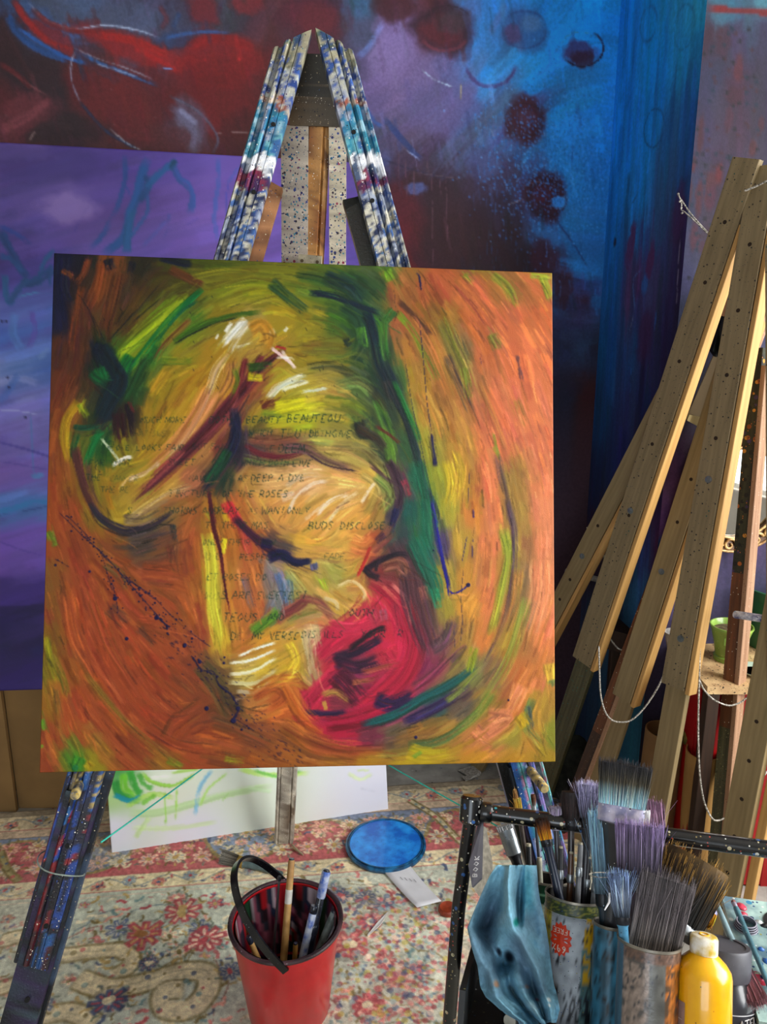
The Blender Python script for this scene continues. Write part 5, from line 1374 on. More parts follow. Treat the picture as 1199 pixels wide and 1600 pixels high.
# ------------------------------------------------------------------ the big easel
LEGW = .060
_lt, _lb = onb(463, 42), onb(133, 1209)
_dl = unit(_lt - _lb); _lf = _lb + _dl * ((0.0 - _lb[2]) / _dl[2])
_rt, _rb = onb(517, 42), onb(824, 1195)
_dr = unit(_rt - _rb); _rf = _rb + _dr * ((0.0 - _rb[2]) / _dr[2])
easel = empty('studio_easel', ((_lf + _rf) / 2), 'large paint-splattered tripod easel with moulded legs holding the square canvas', 'easel')
PROF = [(-.5, -18), (-.5, 0), (-.45, 4), (-.37, 2), (-.35, -5), (-.24, -6), (-.22, 4), (-.16, 9), (-.09, 9), (-.04, 4), (-.03, -3), (.02, -3), (.03, 7), (.12, 8), (.22, 8), (.225, 5), (.24, 5), (.245, 8), (.36, 8), (.5, 7), (.5, -18)]
_len_l = float(np.linalg.norm(_lt - _lf))
def _s(y):                      # how far up the left leg a pixel height lies (0 floor .. 1 tip)
    return float((onb(463 + (y - 55) * (133 - 463) / (1209 - 55), y) - _lf) @ _dl) / _len_l
def _bands(rows): return [(_s(y1), _s(y0), c) for y0, y1, c in rows]
TOPB = _bands([(0, 75, '8c8670 a8a286 5a6a58 2a4468 9a947c'), (75, 110, '8f8a74 a09a80 2a4a8c 70705c b0aa90'), (110, 158, '2a4a92 8a90a0 a8a89c 1f3a78 b0b4b0 3458a0'), (158, 170, '8a4a38 b8a898 6a3a30'), (170, 215, '8ab0c0 2a7a98 2a6a94 9aa0b0 1c5a80'), (215, 243, '2a8098 1f6a88 68a8b4 2a5a90'), (243, 272, 'e4e6ec d0d4dc f0f0f4 40506c'), (272, 297, '5a1c44 3a1a4c 742040 2a1a50'), (297, 410, '24407c 8890a0 14244c b8b4a4 2f5690 8a8674'), (410, 1190, '2a4a80 8a8878 1c2c50')])
LOWL = _bands([(1190, 1260, '10142c 1c3470 141020 2a5ca0 b8a060 0c0c18'), (1260, 1340, '0c0c1a 14122c 1a3c86 7c1c24 0e0e1c 2060a0'), (1340, 1440, '100c14 6c161c 8c2024 12101c 1a3a80 0c1020'), (1440, 1520, '0e0e16 3a1218 1c4a80 14202c 0c0c14'), (1520, 1980, '14181e 1c2430 2a1a3a 101418')])
LOWR = _bands([(1190, 1980, '1c4c8c 7a68a8 2a7090 9aa0c0 1a2a60 58a0a0 b07a90')])
def leg(side, p0, p1, bands, seed, mat_):
    pr = [(u * LEGW * (1 if side < 0 else -1), o * .001 * .9) for u, o in PROF]
    if side > 0: pr = pr[::-1]
    m = MB().sweep(p0, p1, BIG.n, pr, 330, patchy(bands, seed))
    z = unit(p1 - p0); L = np.linalg.norm(p1 - p0); x = unit(np.cross(z, BIG.n))
    for i, v in enumerate(m.v):      # the tip is sawn at a slant, highest at the inner edge
        u = ((v - p0) @ x) / LEGW * (1 if side < 0 else -1); over = ((v - p0) @ z) - (L - (.5 - u) * .055)
        if over > 0: m.v[i] = v - z * over
    return sharp(m.build('leg', mat_, easel), 40)
_cut = onb(62, 1511)      # the moulded upper part ends here, the flat sliding foot goes on
_hl = float((_cut - _lf) @ _dl)
LB = [( (a * _len_l - _hl) / (_len_l - _hl), (b * _len_l - _hl) / (_len_l - _hl), c) for a, b, c in TOPB + LOWL]
ll = leg(-1, _lf + _dl * _hl, _lt, LB, 3, crust)
lr = leg(1, _rf + _dr * _hl, _rt, [((a * _len_l - _hl) / (_len_l - _hl), (b * _len_l - _hl) / (_len_l - _hl), c) for a, b, c in TOPB + LOWR], 14, crust)
# flat inner boards behind the mouldings; the left one brown, the right one nearly black above
def back_board(side, p0, p1, top_k, bands, seed):
    x = unit(np.cross(p1 - p0, BIG.n)) * (-side)
    a = p0 + x * (.004 if side < 0 else .010) - BIG.n * .026
    b = p0 + (p1 - p0) * top_k + x * (.020 if side < 0 else .026) - BIG.n * .026
    h = .034
    pr = [(-h, -.008), (h, -.008), (h, .008), (-h, .008)]
    m = MB().sweep(a, b, BIG.n, pr[::-1], 120, patchy(bands, seed))
    # chamfered top
    k = len(m.v); z = unit(b - a)
    for i in (k - 4, k - 3, k - 2, k - 1):
        if ((m.v[i] - b) @ x) * 1 > 0: m.v[i] = m.v[i] - z * .035
    return m.build('inner_board', crust_dark if side > 0 else MATS['old_board'], easel)
mat_paint('old_board', .6, 1.0, .6, 200, speck=[(150, .18, ('3a2418', 'c8b898', '2a3a58', '8a8a7a'))])
back_board(-1, _lf, _lt, _s(262), [(.45, 1.1, '8a5c38 7a4e30 9a6a44 5a3a24'), (-.1, .45, '20222c 3a4a60 16181e 5a6a80')], 21)
back_board(1, _rf, _rt, _s(282), [(-.1, 1.1, '0c0e0e 141a14 0a0a0c 1c2420')], 23)
_ext = mat_paint('foot_paint', .5, 1.0, .8, 240, speck=[(240, .12, ('4a6a78', '24182e', '5a6a70', '101014'))])
for p0, d, nm in ((_lf, _dl, 41), (_rf, _dr, 43)):
    MB().sweep(p0 - BIG.n * .006 + unit(np.cross(d, BIG.n)) * (.006 if nm == 41 else -.006), p0 + d * (_hl + .30) - BIG.n * .006 + unit(np.cross(d, BIG.n)) * (.006 if nm == 41 else -.006), BIG.n, [(-.029, -.009), (-.029, .009), (.029, .009), (.029, -.009)][::-1], 60,
               patchy([(-.1, 1.1, '1c242c 2a3440 2c2040 14181c 3a4a54')], nm)).build('sliding_foot', _ext, easel)
# peg holes and bolts along the legs; dark discs paint the shade in the holes
_hole = mat_plain('dark_hole', '050505', .9, 0, .1, 40, 0)
for px, py in ((427, 194), (397, 300), (105, 1322), (72, 1447), (42, 1563), (553, 206), (582, 313)):
    q = onb(px, py, -.0315)
    MB().lathe([(.0, -.004), (.0042, -.004), (.0042, .0004), (0, .0004)], q, BIG.n, 14).build('peg_hole', _hole, lr if px > 480 else ll)
# canvas pegs: dowels through both legs just under the canvas
for px, py, L in ((125, 1222, .045), (826, 1200, .075)):
    q = onb(px, py, -.045)
    sharp(MB().lathe([(.0, 0), (.008, 0), (.0085, .01), (.0085, L), (.0075, L + .002), (0, L + .002)], q, unit(BIG.n + np.array([0.10, 0, -.22])), 14).build('canvas_peg', mat_plain('peg_paint', '2c3444', .35, 0, .5, 60, .4, 'c8b070' if px < 300 else '101420', speck=[(120, .2, ('d8dce0', '2a5aa0', 'c8a030', '141824'))]), easel))
# rear leg: a grooved post, flanked at the top by two speckled cheek boards under a brown plate
_pt0 = at(500, 110, 1.70); _pb0 = on_floor(444, 1314, RUG_T)
_dp = unit(_pt0 - _pb0); _pn = unit(np.cross(_dp, np.cross([0, -1.0, .1], _dp)))
_px = unit(np.cross(_dp, _pn))
PW = .053
_post = MB().sweep(_pb0, _pt0, _pn, [(-.5 * PW, -.016), (-.5 * PW, .012), (-.40 * PW, .014), (-.30 * PW, .010), (-.26 * PW, .013), (.22 * PW, .013), (.27 * PW, .008), (.35 * PW, .012), (.5 * PW, .010), (.5 * PW, -.016)][::-1], 200,
    patchy([(-.1, .55, 'a8a090 8c8478 b8b0a0 6a5c4c 9a9284'), (.55, 1.1, '8a5a2c 7a4a22 9a6a34 a87a44 6a4420')], 31, 40, 14))
sharp(_post.build('rear_leg', mat_paint('worn_post', .6, 1.0, .6, 220, speck=[(170, .16, ('2a2a4a', 'e0dcd0', '5a3a24', '8c8a80'))]), easel), 40)
def on_post(px, py, out):
    return on_plane([(px, py)], _pb0 + _pn * out, _pn)[0]
spk = mat_paint('speckled_board', .6, 1.0, .3, 200, speck=[(85, .24, ('1a2058', '2a3a7c', '8a2a44', '1c5a78', '2a2030', '201850')), (150, .26, ('1a2058', '244a80', '5a2a54', '2a7a90', '1c1c30', 'd8d0c0')), (290, .2, ('2a2a50', 'c0b8a0', '1c3a60'))])
def cheek(name, x0, x1, y0, y1, t, out, bands, seed, mat_):
    a, b = on_post((x0 + x1) / 2, y1, out), on_post((x0 + x1) / 2, y0, out)
    w = np.linalg.norm(on_post(x1, y0, out) - on_post(x0, y0, out)) / 2
    return MB().sweep(a, b, _pn, [(-w, -t), (-w, 0), (w, 0), (w, -t)][::-1], 60, patchy(bands, seed, 30, 10)).build(name, mat_, easel)
cheek('cheek_board', 439, 482, 196, 470, .014, .016, [(-.1, 1.1, 'b0a498 a89c90 b8ac9c')], 51, spk)
cheek('cheek_board', 514, 541, 196, 470, .014, .016, [(-.1, 1.1, 'c0b49c b4a890 c4b8a4')], 53, spk)
cheek('hinge_plate', 452, 536, 84, 197, .012, .022, [(-.1, 1.1, '4a3c2c 3a3024 5a4a36 2c2820')], 55, mat_paint('speckled_plate', .6, 1.0, .5, 200, speck=[(120, .17, ('a8a090', '14141c', '7a6a50', '2a3a50')), (240, .14, ('c0b8a8', '1c1810', '5a5a48'))]))
_q = on_post(485, 408, .035)
MB().box(_q, _px, _pn, _dp, .024, .012, .012).build('canvas_clamp', mat_plain('clamp_wood', 'b0a488', .6, 0, .3, 60, .2, speck=[(160, .15, ('3a3a30', '6a5030'))]), easel)
for s in (-.016, .016): MB().lathe([(.0035, 0), (.0035, .0135)], _q + _px * s, _pn, 10).build('clamp_screw', mat_plain('rusty_screw', '5a4a30', .5, .6, .3, 60, .1), easel)

# turquoise spreader cord from both front legs round the rear leg, and the wire round the left leg
turq = mat_plain('turquoise_cord', '3cc8b0', .6, 0, .15, 200, .2)
_k1, _k2 = onb(158, 1316, -.05), onb(805, 1306, -.05)
_w1 = on_post(452, 1112, .018)
def sag(a, b, n, s): 
    t = np.linspace(0, 1, n)[:, None]; p = a + (b - a) * t; p[:, 2] -= (4 * t[:, 0] * (1 - t[:, 0])) * s; return p
_loop = [_w1 + _px * .03, _w1 + _px * .034 - _pn * .03, _w1 - _px * .0 - _pn * .042, _w1 - _px * .034 - _pn * .03, _w1 - _px * .03]
o = MB().tube(np.vstack([sag(_k1, _w1 - _px * .03 + _pn * .002, 12, .004), np.array(_loop[::-1]), sag(_w1 + _px * .03 + _pn * .002, _k2, 12, .004)]), .0016, 6).build('spreader_cord', turq)
tag(o, 'thin turquoise cord stretched between the three legs of the splattered easel', 'cord')
_wire = []
_wc = onb(96, 1352, -.05); _x = unit(np.cross(_dl, BIG.n))
for k in range(29):
    t = 2 * math.pi * k / 28
    _wire.append(_wc + _x * math.cos(t) * .042 + BIG.n * math.sin(t) * .036 + _dl * (.004 * math.sin(t * 2) - .008 * math.cos(t)))
o = MB().tube(_wire, .0013, 6).build('wire_loop', mat_plain('pale_wire', '9aa8a0', .4, .5, .2, 60, .1))
tag(o, 'pale wire wound once around the left front leg of the big easel', 'wire')
# ------------------------------------------------------------------ cardboard boxes under the purple canvas
card = mat_plain('brown_cardboard', '8a6a3e', .85, 0, .12, 8, .15)
def carton(px0, px1, ybase, ztop, Y, depth, label, rot=0.0):
    a, b = on_floor(px0, ybase), on_floor(px1, ybase)
    u = unit(np.array([b[0] - a[0], b[1] - a[1], 0])); d = np.array([-u[1], u[0], 0]); w = np.linalg.norm(b - a)
    c = (a + b) / 2
    e = empty('cardboard_box', c, label, 'box', None)
    t = .004
    fp = MB().box(c + [0, 0, ztop / 2], u, d, (0, 0, 1), w / 2, t / 2, ztop / 2).build('front_panel', card, e)
    MB().box(c + d * depth + [0, 0, ztop / 2], u, d, (0, 0, 1), w / 2, t / 2, ztop / 2).build('back_panel', card, e)
    for s in (-1, 1): MB().box(c + d * depth / 2 + u * s * (w / 2 - t / 2) + [0, 0, ztop / 2], u, d, (0, 0, 1), t / 2, depth / 2 - t / 2, ztop / 2).build('side_panel', card, e)
    MB().box(c + d * depth / 2 + [0, 0, ztop - t / 2], u, d, (0, 0, 1), w / 2 - t, depth / 2 - t, t / 2).build('top_flap', card, e)
    for s in (.25, .62):      # creased curved seams
        p = [c - d * .0025 + u * (w * (s - .5)) + u * (.10 * w * q * q) + [0, 0, ztop * (.98 - .8 * q)] for q in np.linspace(0, 1, 9)]
        MB().tube(p, .0015, 5).build('crease', mat_plain('card_shadow', '5c4424', .9), fp)
    return e
carton(30, 330, 1262, .545, 2.1, .06, 'wide brown cardboard box supporting the purple canvas')
carton(-70, 26, 1268, .555, 2.05, .010, 'narrow flattened cardboard carton standing in front of the wide box')
_pw = mat_plain('white_scuff', 'b0aca0', .7)

# ------------------------------------------------------------------ things on the rug
lid = empty('paint_tin_lid', on_floor(603, 1318, RUG_T), 'round blue paint-covered tin lid lying on the rug', 'lid')
_c = on_floor(603, 1319, RUG_T + .008); R = .108
sharp(MB().lathe([(0, 0), (R * 1.03, 0), (R * 1.05, .004), (R * 1.05, .009), (R * 1.0, .012), (R * .985, .010), (R * .975, .010), (R * .965, .014), (R * .945, .014), (R * .935, .010), (0, .010)], [_c[0], _c[1], RUG_T + .001], seg=72).build('lid_rim', mat_plain('teal_blue_rim', '1c6490', .35, 0, .4, 50, .3, '0f3a5c', coat=.2), lid), 30)
MB().lathe([(0, 0), (R * .934, 0), (R * .934, .0012), (0, .0014)], [_c[0], _c[1], RUG_T + .0112], seg=64).build('dried_paint', mat_plain('cobalt_paint', '2c9cf8', .4, 0, .25, 26, .5, '1468d0', coat=.3, speck=[(160, .14, ('0a2a80', '3a9ae8', '0f8aa0'))]), lid)
_cd = [on_floor(x, y, RUG_T + .002) for x, y in ((590, 1352), (637, 1351), (690, 1412), (652, 1422))]
m = MB(); n = 10; g = []
for i in range(n + 1):
    for j in range(5):
        a = _cd[0] + (_cd[3] - _cd[0]) * i / n; b = _cd[1] + (_cd[2] - _cd[1]) * i / n
        p = a + (b - a) * j / 4; g.append(p + [0, 0, .022 * (i / n - .5) ** 2 + .003])
m.add(g + [q - [0, 0, .0012] for q in g], [(i * 5 + j, i * 5 + j + 1, i * 5 + j + 6, i * 5 + j + 5) for i in range(n) for j in range(4)] + [(55 + i * 5 + j, 55 + i * 5 + j + 5, 55 + i * 5 + j + 6, 55 + i * 5 + j + 1) for i in range(n) for j in range(4)]
      + [(i * 5, i * 5 + 5, 60 + i * 5, 55 + i * 5) for i in range(n)] + [(i * 5 + 4, 59 + i * 5, 64 + i * 5, i * 5 + 9) for i in range(n)] + [(j, 55 + j, 56 + j, j + 1) for j in range(4)] + [(50 + j, 51 + j, 106 + j, 105 + j) for j in range(4)])
pc = empty('paper_strip', _cd[0] * .5 + _cd[2] * .5, 'curled white card strip poking out from under the blue lid', 'card')
wcard = m.build('card', mat_plain('white_card', 'd8d8dc', .7, 0, .06, 20, .05), pc, True)
for k in range(4):
    q = _cd[0] + (_cd[1] - _cd[0]) * (.35 + .12 * k) + (_cd[3] - _cd[0]) * (.32 + .02 * k) + [0, 0, .0052]
    MB().tube([q, q + unit(_cd[3] - _cd[0]) * .012], .0006, 4).build('pencil_mark', mat_plain('pencil', '6a6a6e', .8), wcard)
_c = on_floor(700, 1424, RUG_T)
o = sharp(MB().lathe([(0, 0), (.020, 0), (.024, .003), (.024, .010), (.020, .014), (.017, .012), (0, .011)], _c, seg=28).build('wax_disc', mat_plain('brick_red_wax', '8a3418', .5, 0, .35, 60, .4)))
tag(o, 'small brick red wax disc on the rug near the trolley leg', 'disc')
a, b = on_floor(574, 1462, RUG_T + .002), on_floor(605, 1426, RUG_T + .002); x = unit(np.cross(b - a, [0, 0, 1]))
o = MB().add([a, a + x * .003, (a + b) / 2 + x * .010 + [0, 0, .002], b + x * .003, b, (a + b) / 2 - x * .002] + [q + np.array([0, 0, .0016]) for q in (a, a + x * .003, (a + b) / 2 + x * .010 + [0, 0, .002], b + x * .003, b, (a + b) / 2 - x * .002)],
    [(5, 4, 3, 2, 1, 0), (6, 7, 8, 9, 10, 11)] + [(i, (i + 1) % 6, 6 + (i + 1) % 6, 6 + i) for i in range(6)]).build('paper_sliver', mat_plain('torn_paper', 'd4d0cc', .8))
tag(o, 'torn white paper sliver on the rug to the right of the red bucket', 'paper')
o = MB().tube([on_floor(456, 1319, RUG_T + .004), on_floor(463, 1327, RUG_T + .007), on_floor(474, 1336, RUG_T + .004)], [.002, .0035, .0018], 7).build('twig', mat_plain('pale_twig', 'a89878', .8))
tag(o, 'short pale twig on the rug by the foot of the rear easel leg', 'twig')
# scraps of newspaper on the bare floor behind
newsp = mat_plain('newsprint', 'b4b0a8', .8, 0, .35, 120, .05, '8a8680')
for i, (pp_, lab) in enumerate((([(716, 1204), (742, 1196), (760, 1204), (730, 1212)], 'crumpled newspaper scrap with printed columns on the bare floor behind the easel'), ([(722, 1214), (752, 1205), (752, 1211), (728, 1221)], 'plain pale paper scrap lying in front of the newspaper scrap'))):
    v = [on_floor(x, y, .004 + .006 * (k % 2)) for k, (x, y) in enumerate(pp_)]
    o = MB().add(v + [q + np.array([0, 0, .001]) for q in v], [(3, 2, 1, 0), (4, 5, 6, 7)] + [(k, (k + 1) % 4, 4 + (k + 1) % 4, 4 + k) for k in range(4)]).build('paper_scrap', newsp)
    tag(o, lab, 'paper')

# ------------------------------------------------------------------ red bucket
BZ = .235; _bc = on_floor(447, 1437, BZ); BC = np.array([_bc[0], _bc[1], RUG_T]); BR = .116; H = BZ - RUG_T
bk = empty('plastic_bucket', BC, 'red plastic bucket with black handle holding brushes in front of the easel', 'bucket')
redp = mat_plain('red_plastic', 'c41c24', .32, 0, .18, 12, .08, coat=.2, speck=[(300, .07, ('d86a60', '7a1018'))])
sharp(MB().lathe([(.0, 0), (.083, 0), (.086, .004), (BR - .007, H - .03), (BR - .005, H - .012), (BR, H - .012), (BR + .001, H - .002), (BR - .003, H), (BR - .007, H - .002), (BR - .010, H - .03), (.082, .004), (0, .004)], BC, seg=64).build('bucket_wall', redp, bk), 40)
nzb = Cells(71)
m = MB(); seg = 96; rows = 22
pv, pc_ = [], []
for i in range(rows):
    h = .06 + (H - .062) * i / (rows - 1); r = .0825 + (BR - .0115 - .0825) * (h / H)
    for k in range(seg):
        t = 2 * math.pi * k / seg
        pv.append(BC + [math.cos(t) * r, math.sin(t) * r, h])
        q = nzb(k * .33, i * .05) ; w = nzb(k * .8 + 30, i * .12)
        c = hexc(('3a2226', 'a01820', '24141a', '2a2a34', '8a4a5a', '5a1a30', '1c2438', '9a8a90', 'b01c24', '1a3a24')[int(min(q * 1.2, .99) * 10)]) * (.5 + .8 * w)
        pc_.append(c)
f = [(i * seg + k, (i + 1) * seg + k, (i + 1) * seg + (k + 1) % seg, i * seg + (k + 1) % seg) for i in range(rows - 1) for k in range(seg)]
m.add(pv, f); m.c = pc_
m.build('paint_streaks', mat_paint('bucket_lining', .35, 1.0, .4, 300, coat=.2), bk, True)
m = MB().lathe([(BR - .002, H - .001), (BR + .003, H - .001), (BR + .004, H + .003), (BR - .001, H + .006), (BR - .006, H + .003), (BR - .006, H - .001)], BC, seg=64, close=True)
nz2 = Cells(72); m.c = [hexc('4a3438') * (.5 + .9 * nz2(i * .37, 3)) for i in range(len(m.v))]
m.build('rim', mat_paint('smeared_rim', .4, 1.0, .5, 200, speck=[(200, .16, ('b8a8b0', '1a1418', '8a2a34'))]), bk, True)
MB().lathe([(0, .055), (.0865, .055)], BC, seg=40).build('dirty_water', mat_plain('dark_water', '141c1c', .08, 0, .2, 20, .02), bk)
_ax = unit([-.12, 1, 0]); _side = np.array([-.60, -.05, .80]); _side = unit(_side - _ax * (_side @ _ax)); RC = BC + [0, 0, H - .012]
hp = [RC - _ax * (BR + .004) * math.cos(t) * (1 if True else 0) + _side * .168 * math.sin(t) ** .8 for t in np.linspace(0.0, math.pi, 28)]
m = MB(); _pts = np.array(hp)
T = np.gradient(_pts, axis=0); T /= np.linalg.norm(T, axis=1, keepdims=True); nrm = np.cross(_ax, _side)
prof = []
for i, p in enumerate(_pts):
    w = np.cross(T[i], nrm)
    for a, b in ((-.003, -.007), (.003, -.007), (.003, .007), (-.003, .007)): prof.append(p + w * a + nrm * b)
m.add(prof, [(i * 4 + k, i * 4 + (k + 1) % 4, i * 4 + 4 + (k + 1) % 4, i * 4 + 4 + k) for i in range(27) for k in range(4)] + [(3, 2, 1, 0), (108, 109, 110, 111)])
sharp(m.build('handle', mat_plain('black_plastic', '0c0c10', .28, 0, .3, 60, .3, coat=.2, speck=[(180, .12, ('8a90a0', '2a2a34'))]), bk), 50)
# ------------------------------------------------------------------ paint brushes
_br = np.random.default_rng(77)
bristle_mat = mat_paint('bristle', .6, 1.0, .2, 400, spec=.3)
def stroke_col(cols, s):
    """colour along a bristle: cols = hex list from ferrule to tip"""
    c = [hexc(h) for h in cols]; x = s * (len(c) - 1); i = min(int(x), len(c) - 2)
    return c[i] + (c[i + 1] - c[i]) * (x - i)
def bristles(root, tip, side, w, t, cols, n, splay=.12, wild=.0, parent=None, rough_tip=.06, rad=.0006, round_=False):
    """a tuft: a solid core and n hairs from root to tip; w, t widths of the tuft along side and across"""
    root, tip = np.asarray(root, float), np.asarray(tip, float)
    z = tip - root; L = np.linalg.norm(z); z /= L
    x = np.asarray(side, float); x = unit(x - z * (x @ z)); y = np.cross(z, x)
    m = MB()
    K, S = 14, 6        # core
    for i in range(S):
        s = i / (S - 1) * .93; k = 1 + splay * s
        for j in range(K):
            a = 2 * math.pi * j / K
            e = 1.0 if round_ else .5
            ux = math.copysign(abs(math.cos(a)) ** e, math.cos(a)) * w / 2 * k; uy = math.copysign(abs(math.sin(a)) ** e, math.sin(a)) * t / 2 * k
            q = .96 if i < S - 1 else .90
            m.v.append(root + z * L * s + x * ux * q + y * uy * q); m.c.append(np.clip(stroke_col(cols, s) * _br.uniform(.45, .95), 0, 1))
    m.f += [(i * K + j, i * K + (j + 1) % K, (i + 1) * K + (j + 1) % K, (i + 1) * K + j) for i in range(S - 1) for j in range(K)] + [tuple(range((S - 1) * K, S * K))]
    rad = rad * .68; n = int(n * 1.9)
    for i in range(n):
        if round_:
            a, r = _br.uniform(0, 6.283), math.sqrt(_br.uniform(.25, 1)); u, v = math.cos(a) * r, math.sin(a) * r
        else:
            u, v = _br.uniform(-1, 1), _br.uniform(-1, 1)
            if _br.random() < .6:
                if _br.random() < w / (w + t): v = math.copysign(1.0, v)
                else: u = math.copysign(1.0, u)
        wl = _br.random() < wild
        l = L * (1 + _br.normal(0, rough_tip)); dv = _br.normal(0, .016, 2) * (11 if wl else 1)
        l *= (1 - .24 * (u * u + v * v)) if round_ else (1 - .05 * u * u - .04 * v * v)
        tone = _br.uniform(.55, 1.5) if _br.random() < .85 else _br.uniform(1.4, 2.0)
        b0 = root + x * u * w / 2 + y * v * t / 2
        pts = []
        for s in (0, .55, 1.0):
            k = splay * s
            pts.append(b0 + z * l * s + x * (u * w / 2 * k + dv[0] * l * s * s) + y * (v * t / 2 * k + dv[1] * l * s * s))
        e1 = unit(np.cross(z, x * math.cos(i) + y * math.sin(i))); e2 = np.cross(z, e1); base = len(m.v)
        for q, (p, s) in enumerate(zip(pts, (0, .55, 1.0))):
            r = rad * (1.0, .9, .35)[q]
            for a in (0, 2.094, 4.189):
                m.v.append(p + (e1 * math.cos(a) + e2 * math.sin(a)) * r); m.c.append(np.clip(stroke_col(cols, s) * tone, 0, 1))
        m.f += [(base + q * 3 + j, base + q * 3 + (j + 1) % 3, base + q * 3 + 3 + (j + 1) % 3, base + q * 3 + 3 + j) for q in (0, 1) for j in range(3)]
    o = m.build('bristles', bristle_mat, parent); o['kind'] = 'stuff'
    return o
def rounded_rod(prof, p, d, x, flat=1.0):
    """handle: prof [(width, along)], elliptical section, across x"""
    m = MB(); y = np.cross(d, x); K = 12
    for w, h in prof:
        for j in range(K):
            a = 2 * math.pi * j / K; m.v.append(p + d * h + x * math.cos(a) * w / 2 + y * math.sin(a) * w / 2 * flat); m.c.append(None)
    n = len(prof)
    m.f += [(i * K + j, i * K + (j + 1) % K, (i + 1) * K + (j + 1) % K, (i + 1) * K + j) for i in range(n - 1) for j in range(K)] + [tuple(range(K - 1, -1, -1)), tuple(range((n - 1) * K, n * K))]
    return m
def brush(label, end, tip, w, t, bl, fl, hcol, cols, n=160, fcol='metal', round_=False, splay=.12, wild=.02, group=None, name='paint_brush', side=None, hw=None, rough_tip=.06, rad=.0006, loc=None):
    """end = far end of the handle, tip = end of the bristles; bl/fl bristle and ferrule lengths"""
    end, tip = np.asarray(end, float), np.asarray(tip, float)
    d = unit(tip - end); L = np.linalg.norm(tip - end)
    cd = unit(CAMV - tip)
    x = unit(np.cross(d, cd)) if side is None else unit(np.asarray(side) - d * (np.asarray(side) @ d))
    e = empty(name, end, label, 'brush', group)
    root = tip - d * bl; fer = root - d * fl
    bristles(root - d * .002, tip, x, w, t, cols, n, splay, wild, e, rough_tip, rad, round_)
    fm = {'metal': mat_plain('ferrule_metal', '9aa0a4', .35, .85, .2, 40, .2, speck=[(180, .12, ('3a4a5a', 'd0d4d8'))]), 'dirty': mat_plain('painted_ferrule', '7a7a98', .5, .3, .4, 70, .4, 'b8b0c0', speck=[(140, .2, ('2a2a3a', 'c8c8d8', '3a6a90'))]),
          'dark': mat_plain('dark_ferrule', '24262c', .4, .4, .4, 70, .3, '101014', speck=[(180, .14, ('7a8a9a', '3a2a30'))]), 'brass': mat_plain('brass_ferrule', 'a88a48', .35, .8, .2, 40, .1)}[fcol]
    prof = [(w * .98, fl), (w * 1.03, fl * .9), (w * 1.0, fl * .62), (w * 1.04, fl * .5), (w * 1.0, fl * .4), (w * .98 if not round_ else w * .75, .0)]
    if not round_ and hw is None: hw = w * .5
    hw = hw or w * .6
    sharp(rounded_rod(prof[::-1], fer, d, x, max(t / w, .2)).build('ferrule', fm, e), 50)
    hl = L - bl - fl
    hp = [(hw * .55, 0), (hw * .75, .004), (hw * .8, hl * .3), (hw * 1.0, hl * .75), (w * .7 if not round_ else hw, hl * .95), (w * .9 if not round_ else hw * .95, hl)]
    key = 'handle_' + hcol
    sharp(rounded_rod(hp, end, d, x, max(min(.012 / hw, 1), .3) if not round_ else 1.0).build('handle', mat_plain(key, hcol, .35, 0, .3, 40, .15, coat=.3, speck=[(150, .10, ('d8d4cc', '2a3a60', '101014', '7a3a30'))]), e), 50)
    return e
# brush lying on the rug beside the bucket
brush('paint brush with grey bristles lying on the rug behind the red bucket', on_floor(442, 1366, RUG_T + .008), on_floor(345, 1338, RUG_T + .012), .030, .012, .050, .022, '5a6e6e', ('3a342c', '6a655c', '8a877e'), 260, 'brass', splay=.25, hw=.018)
# sticks and brushes standing in the red bucket
def in_bucket(px, py, bx, by, zin):
    return on_floor(px, py, 0.0) * 0 + at_d(px, py, 1.0), None
def bpoint(ang, r, h): return BC + [math.cos(ang) * r, math.sin(ang) * r, h]
def rod(name, p, q, r, mat_, label, cat, parts=None, group=None):
    """a turned stick from p to q; parts: [(name, from, to, radius factor, material)] along it"""
    p, q = np.asarray(p, float), np.asarray(q, float); L = np.linalg.norm(q - p); d = (q - p) / L
    e = empty(name, p, label, cat, group)
    sharp(MB().lathe([(0, 0), (r * .8, 0), (r, .004), (r * 1.05, L * .5), (r * .95, L - .006), (r * .7, L - .001), (0, L)], p, d, 14).build('shaft', mat_, e), 50)
    for nm, a, b, k, mm in parts or (): sharp(MB().lathe([(0, a * L), (r * k * .9, a * L), (r * k, a * L + .002), (r * k, b * L - .002), (r * k * .9, b * L), (0, b * L)], p, d, 14).build(nm, mm, e), 50)
    return e
def dtop(px, py, h):          # point above the bucket at pixel, height h above the rug plane
    return on_floor(px, py, RUG_T + h)
_blk = mat_plain('black_lacquer', '14161c', .3, 0, .4, 60, .2, '2a3040', coat=.3, speck=[(170, .14, ('3a5aa0', 'a0a8b4', '101014'))])
_pine_h = mat_plain('bare_wood_handle', 'c49a5e', .45, 0, .2, 30, .1, 'a87c44')
_bluew = mat_plain('blue_white_paint', '3a5aa8', .35, 0, .6, 60, .3, 'c0c8d8', coat=.2)
rod('brush_handle', bpoint(-1.9, .045, .03), dtop(456, 1341, .315), .0075, _pine_h, 'light bare wooden brush handle leaning in the middle of the red bucket', 'brush', [('maker_label', .70, .80, 1.04, mat_plain('paper_label', 'd8d4cc', .6)), ('grip_end', .97, 1.0, .8, _blk)])
rod('brush_handle', bpoint(2.6, .05, .03), dtop(437, 1369, .27), .0028, mat_plain('dull_steel', '7a7a7c', .3, .8), 'thin steel rod standing at the back of the red bucket', 'rod', [('tip_cap', .96, 1.0, 1.5, _blk)])
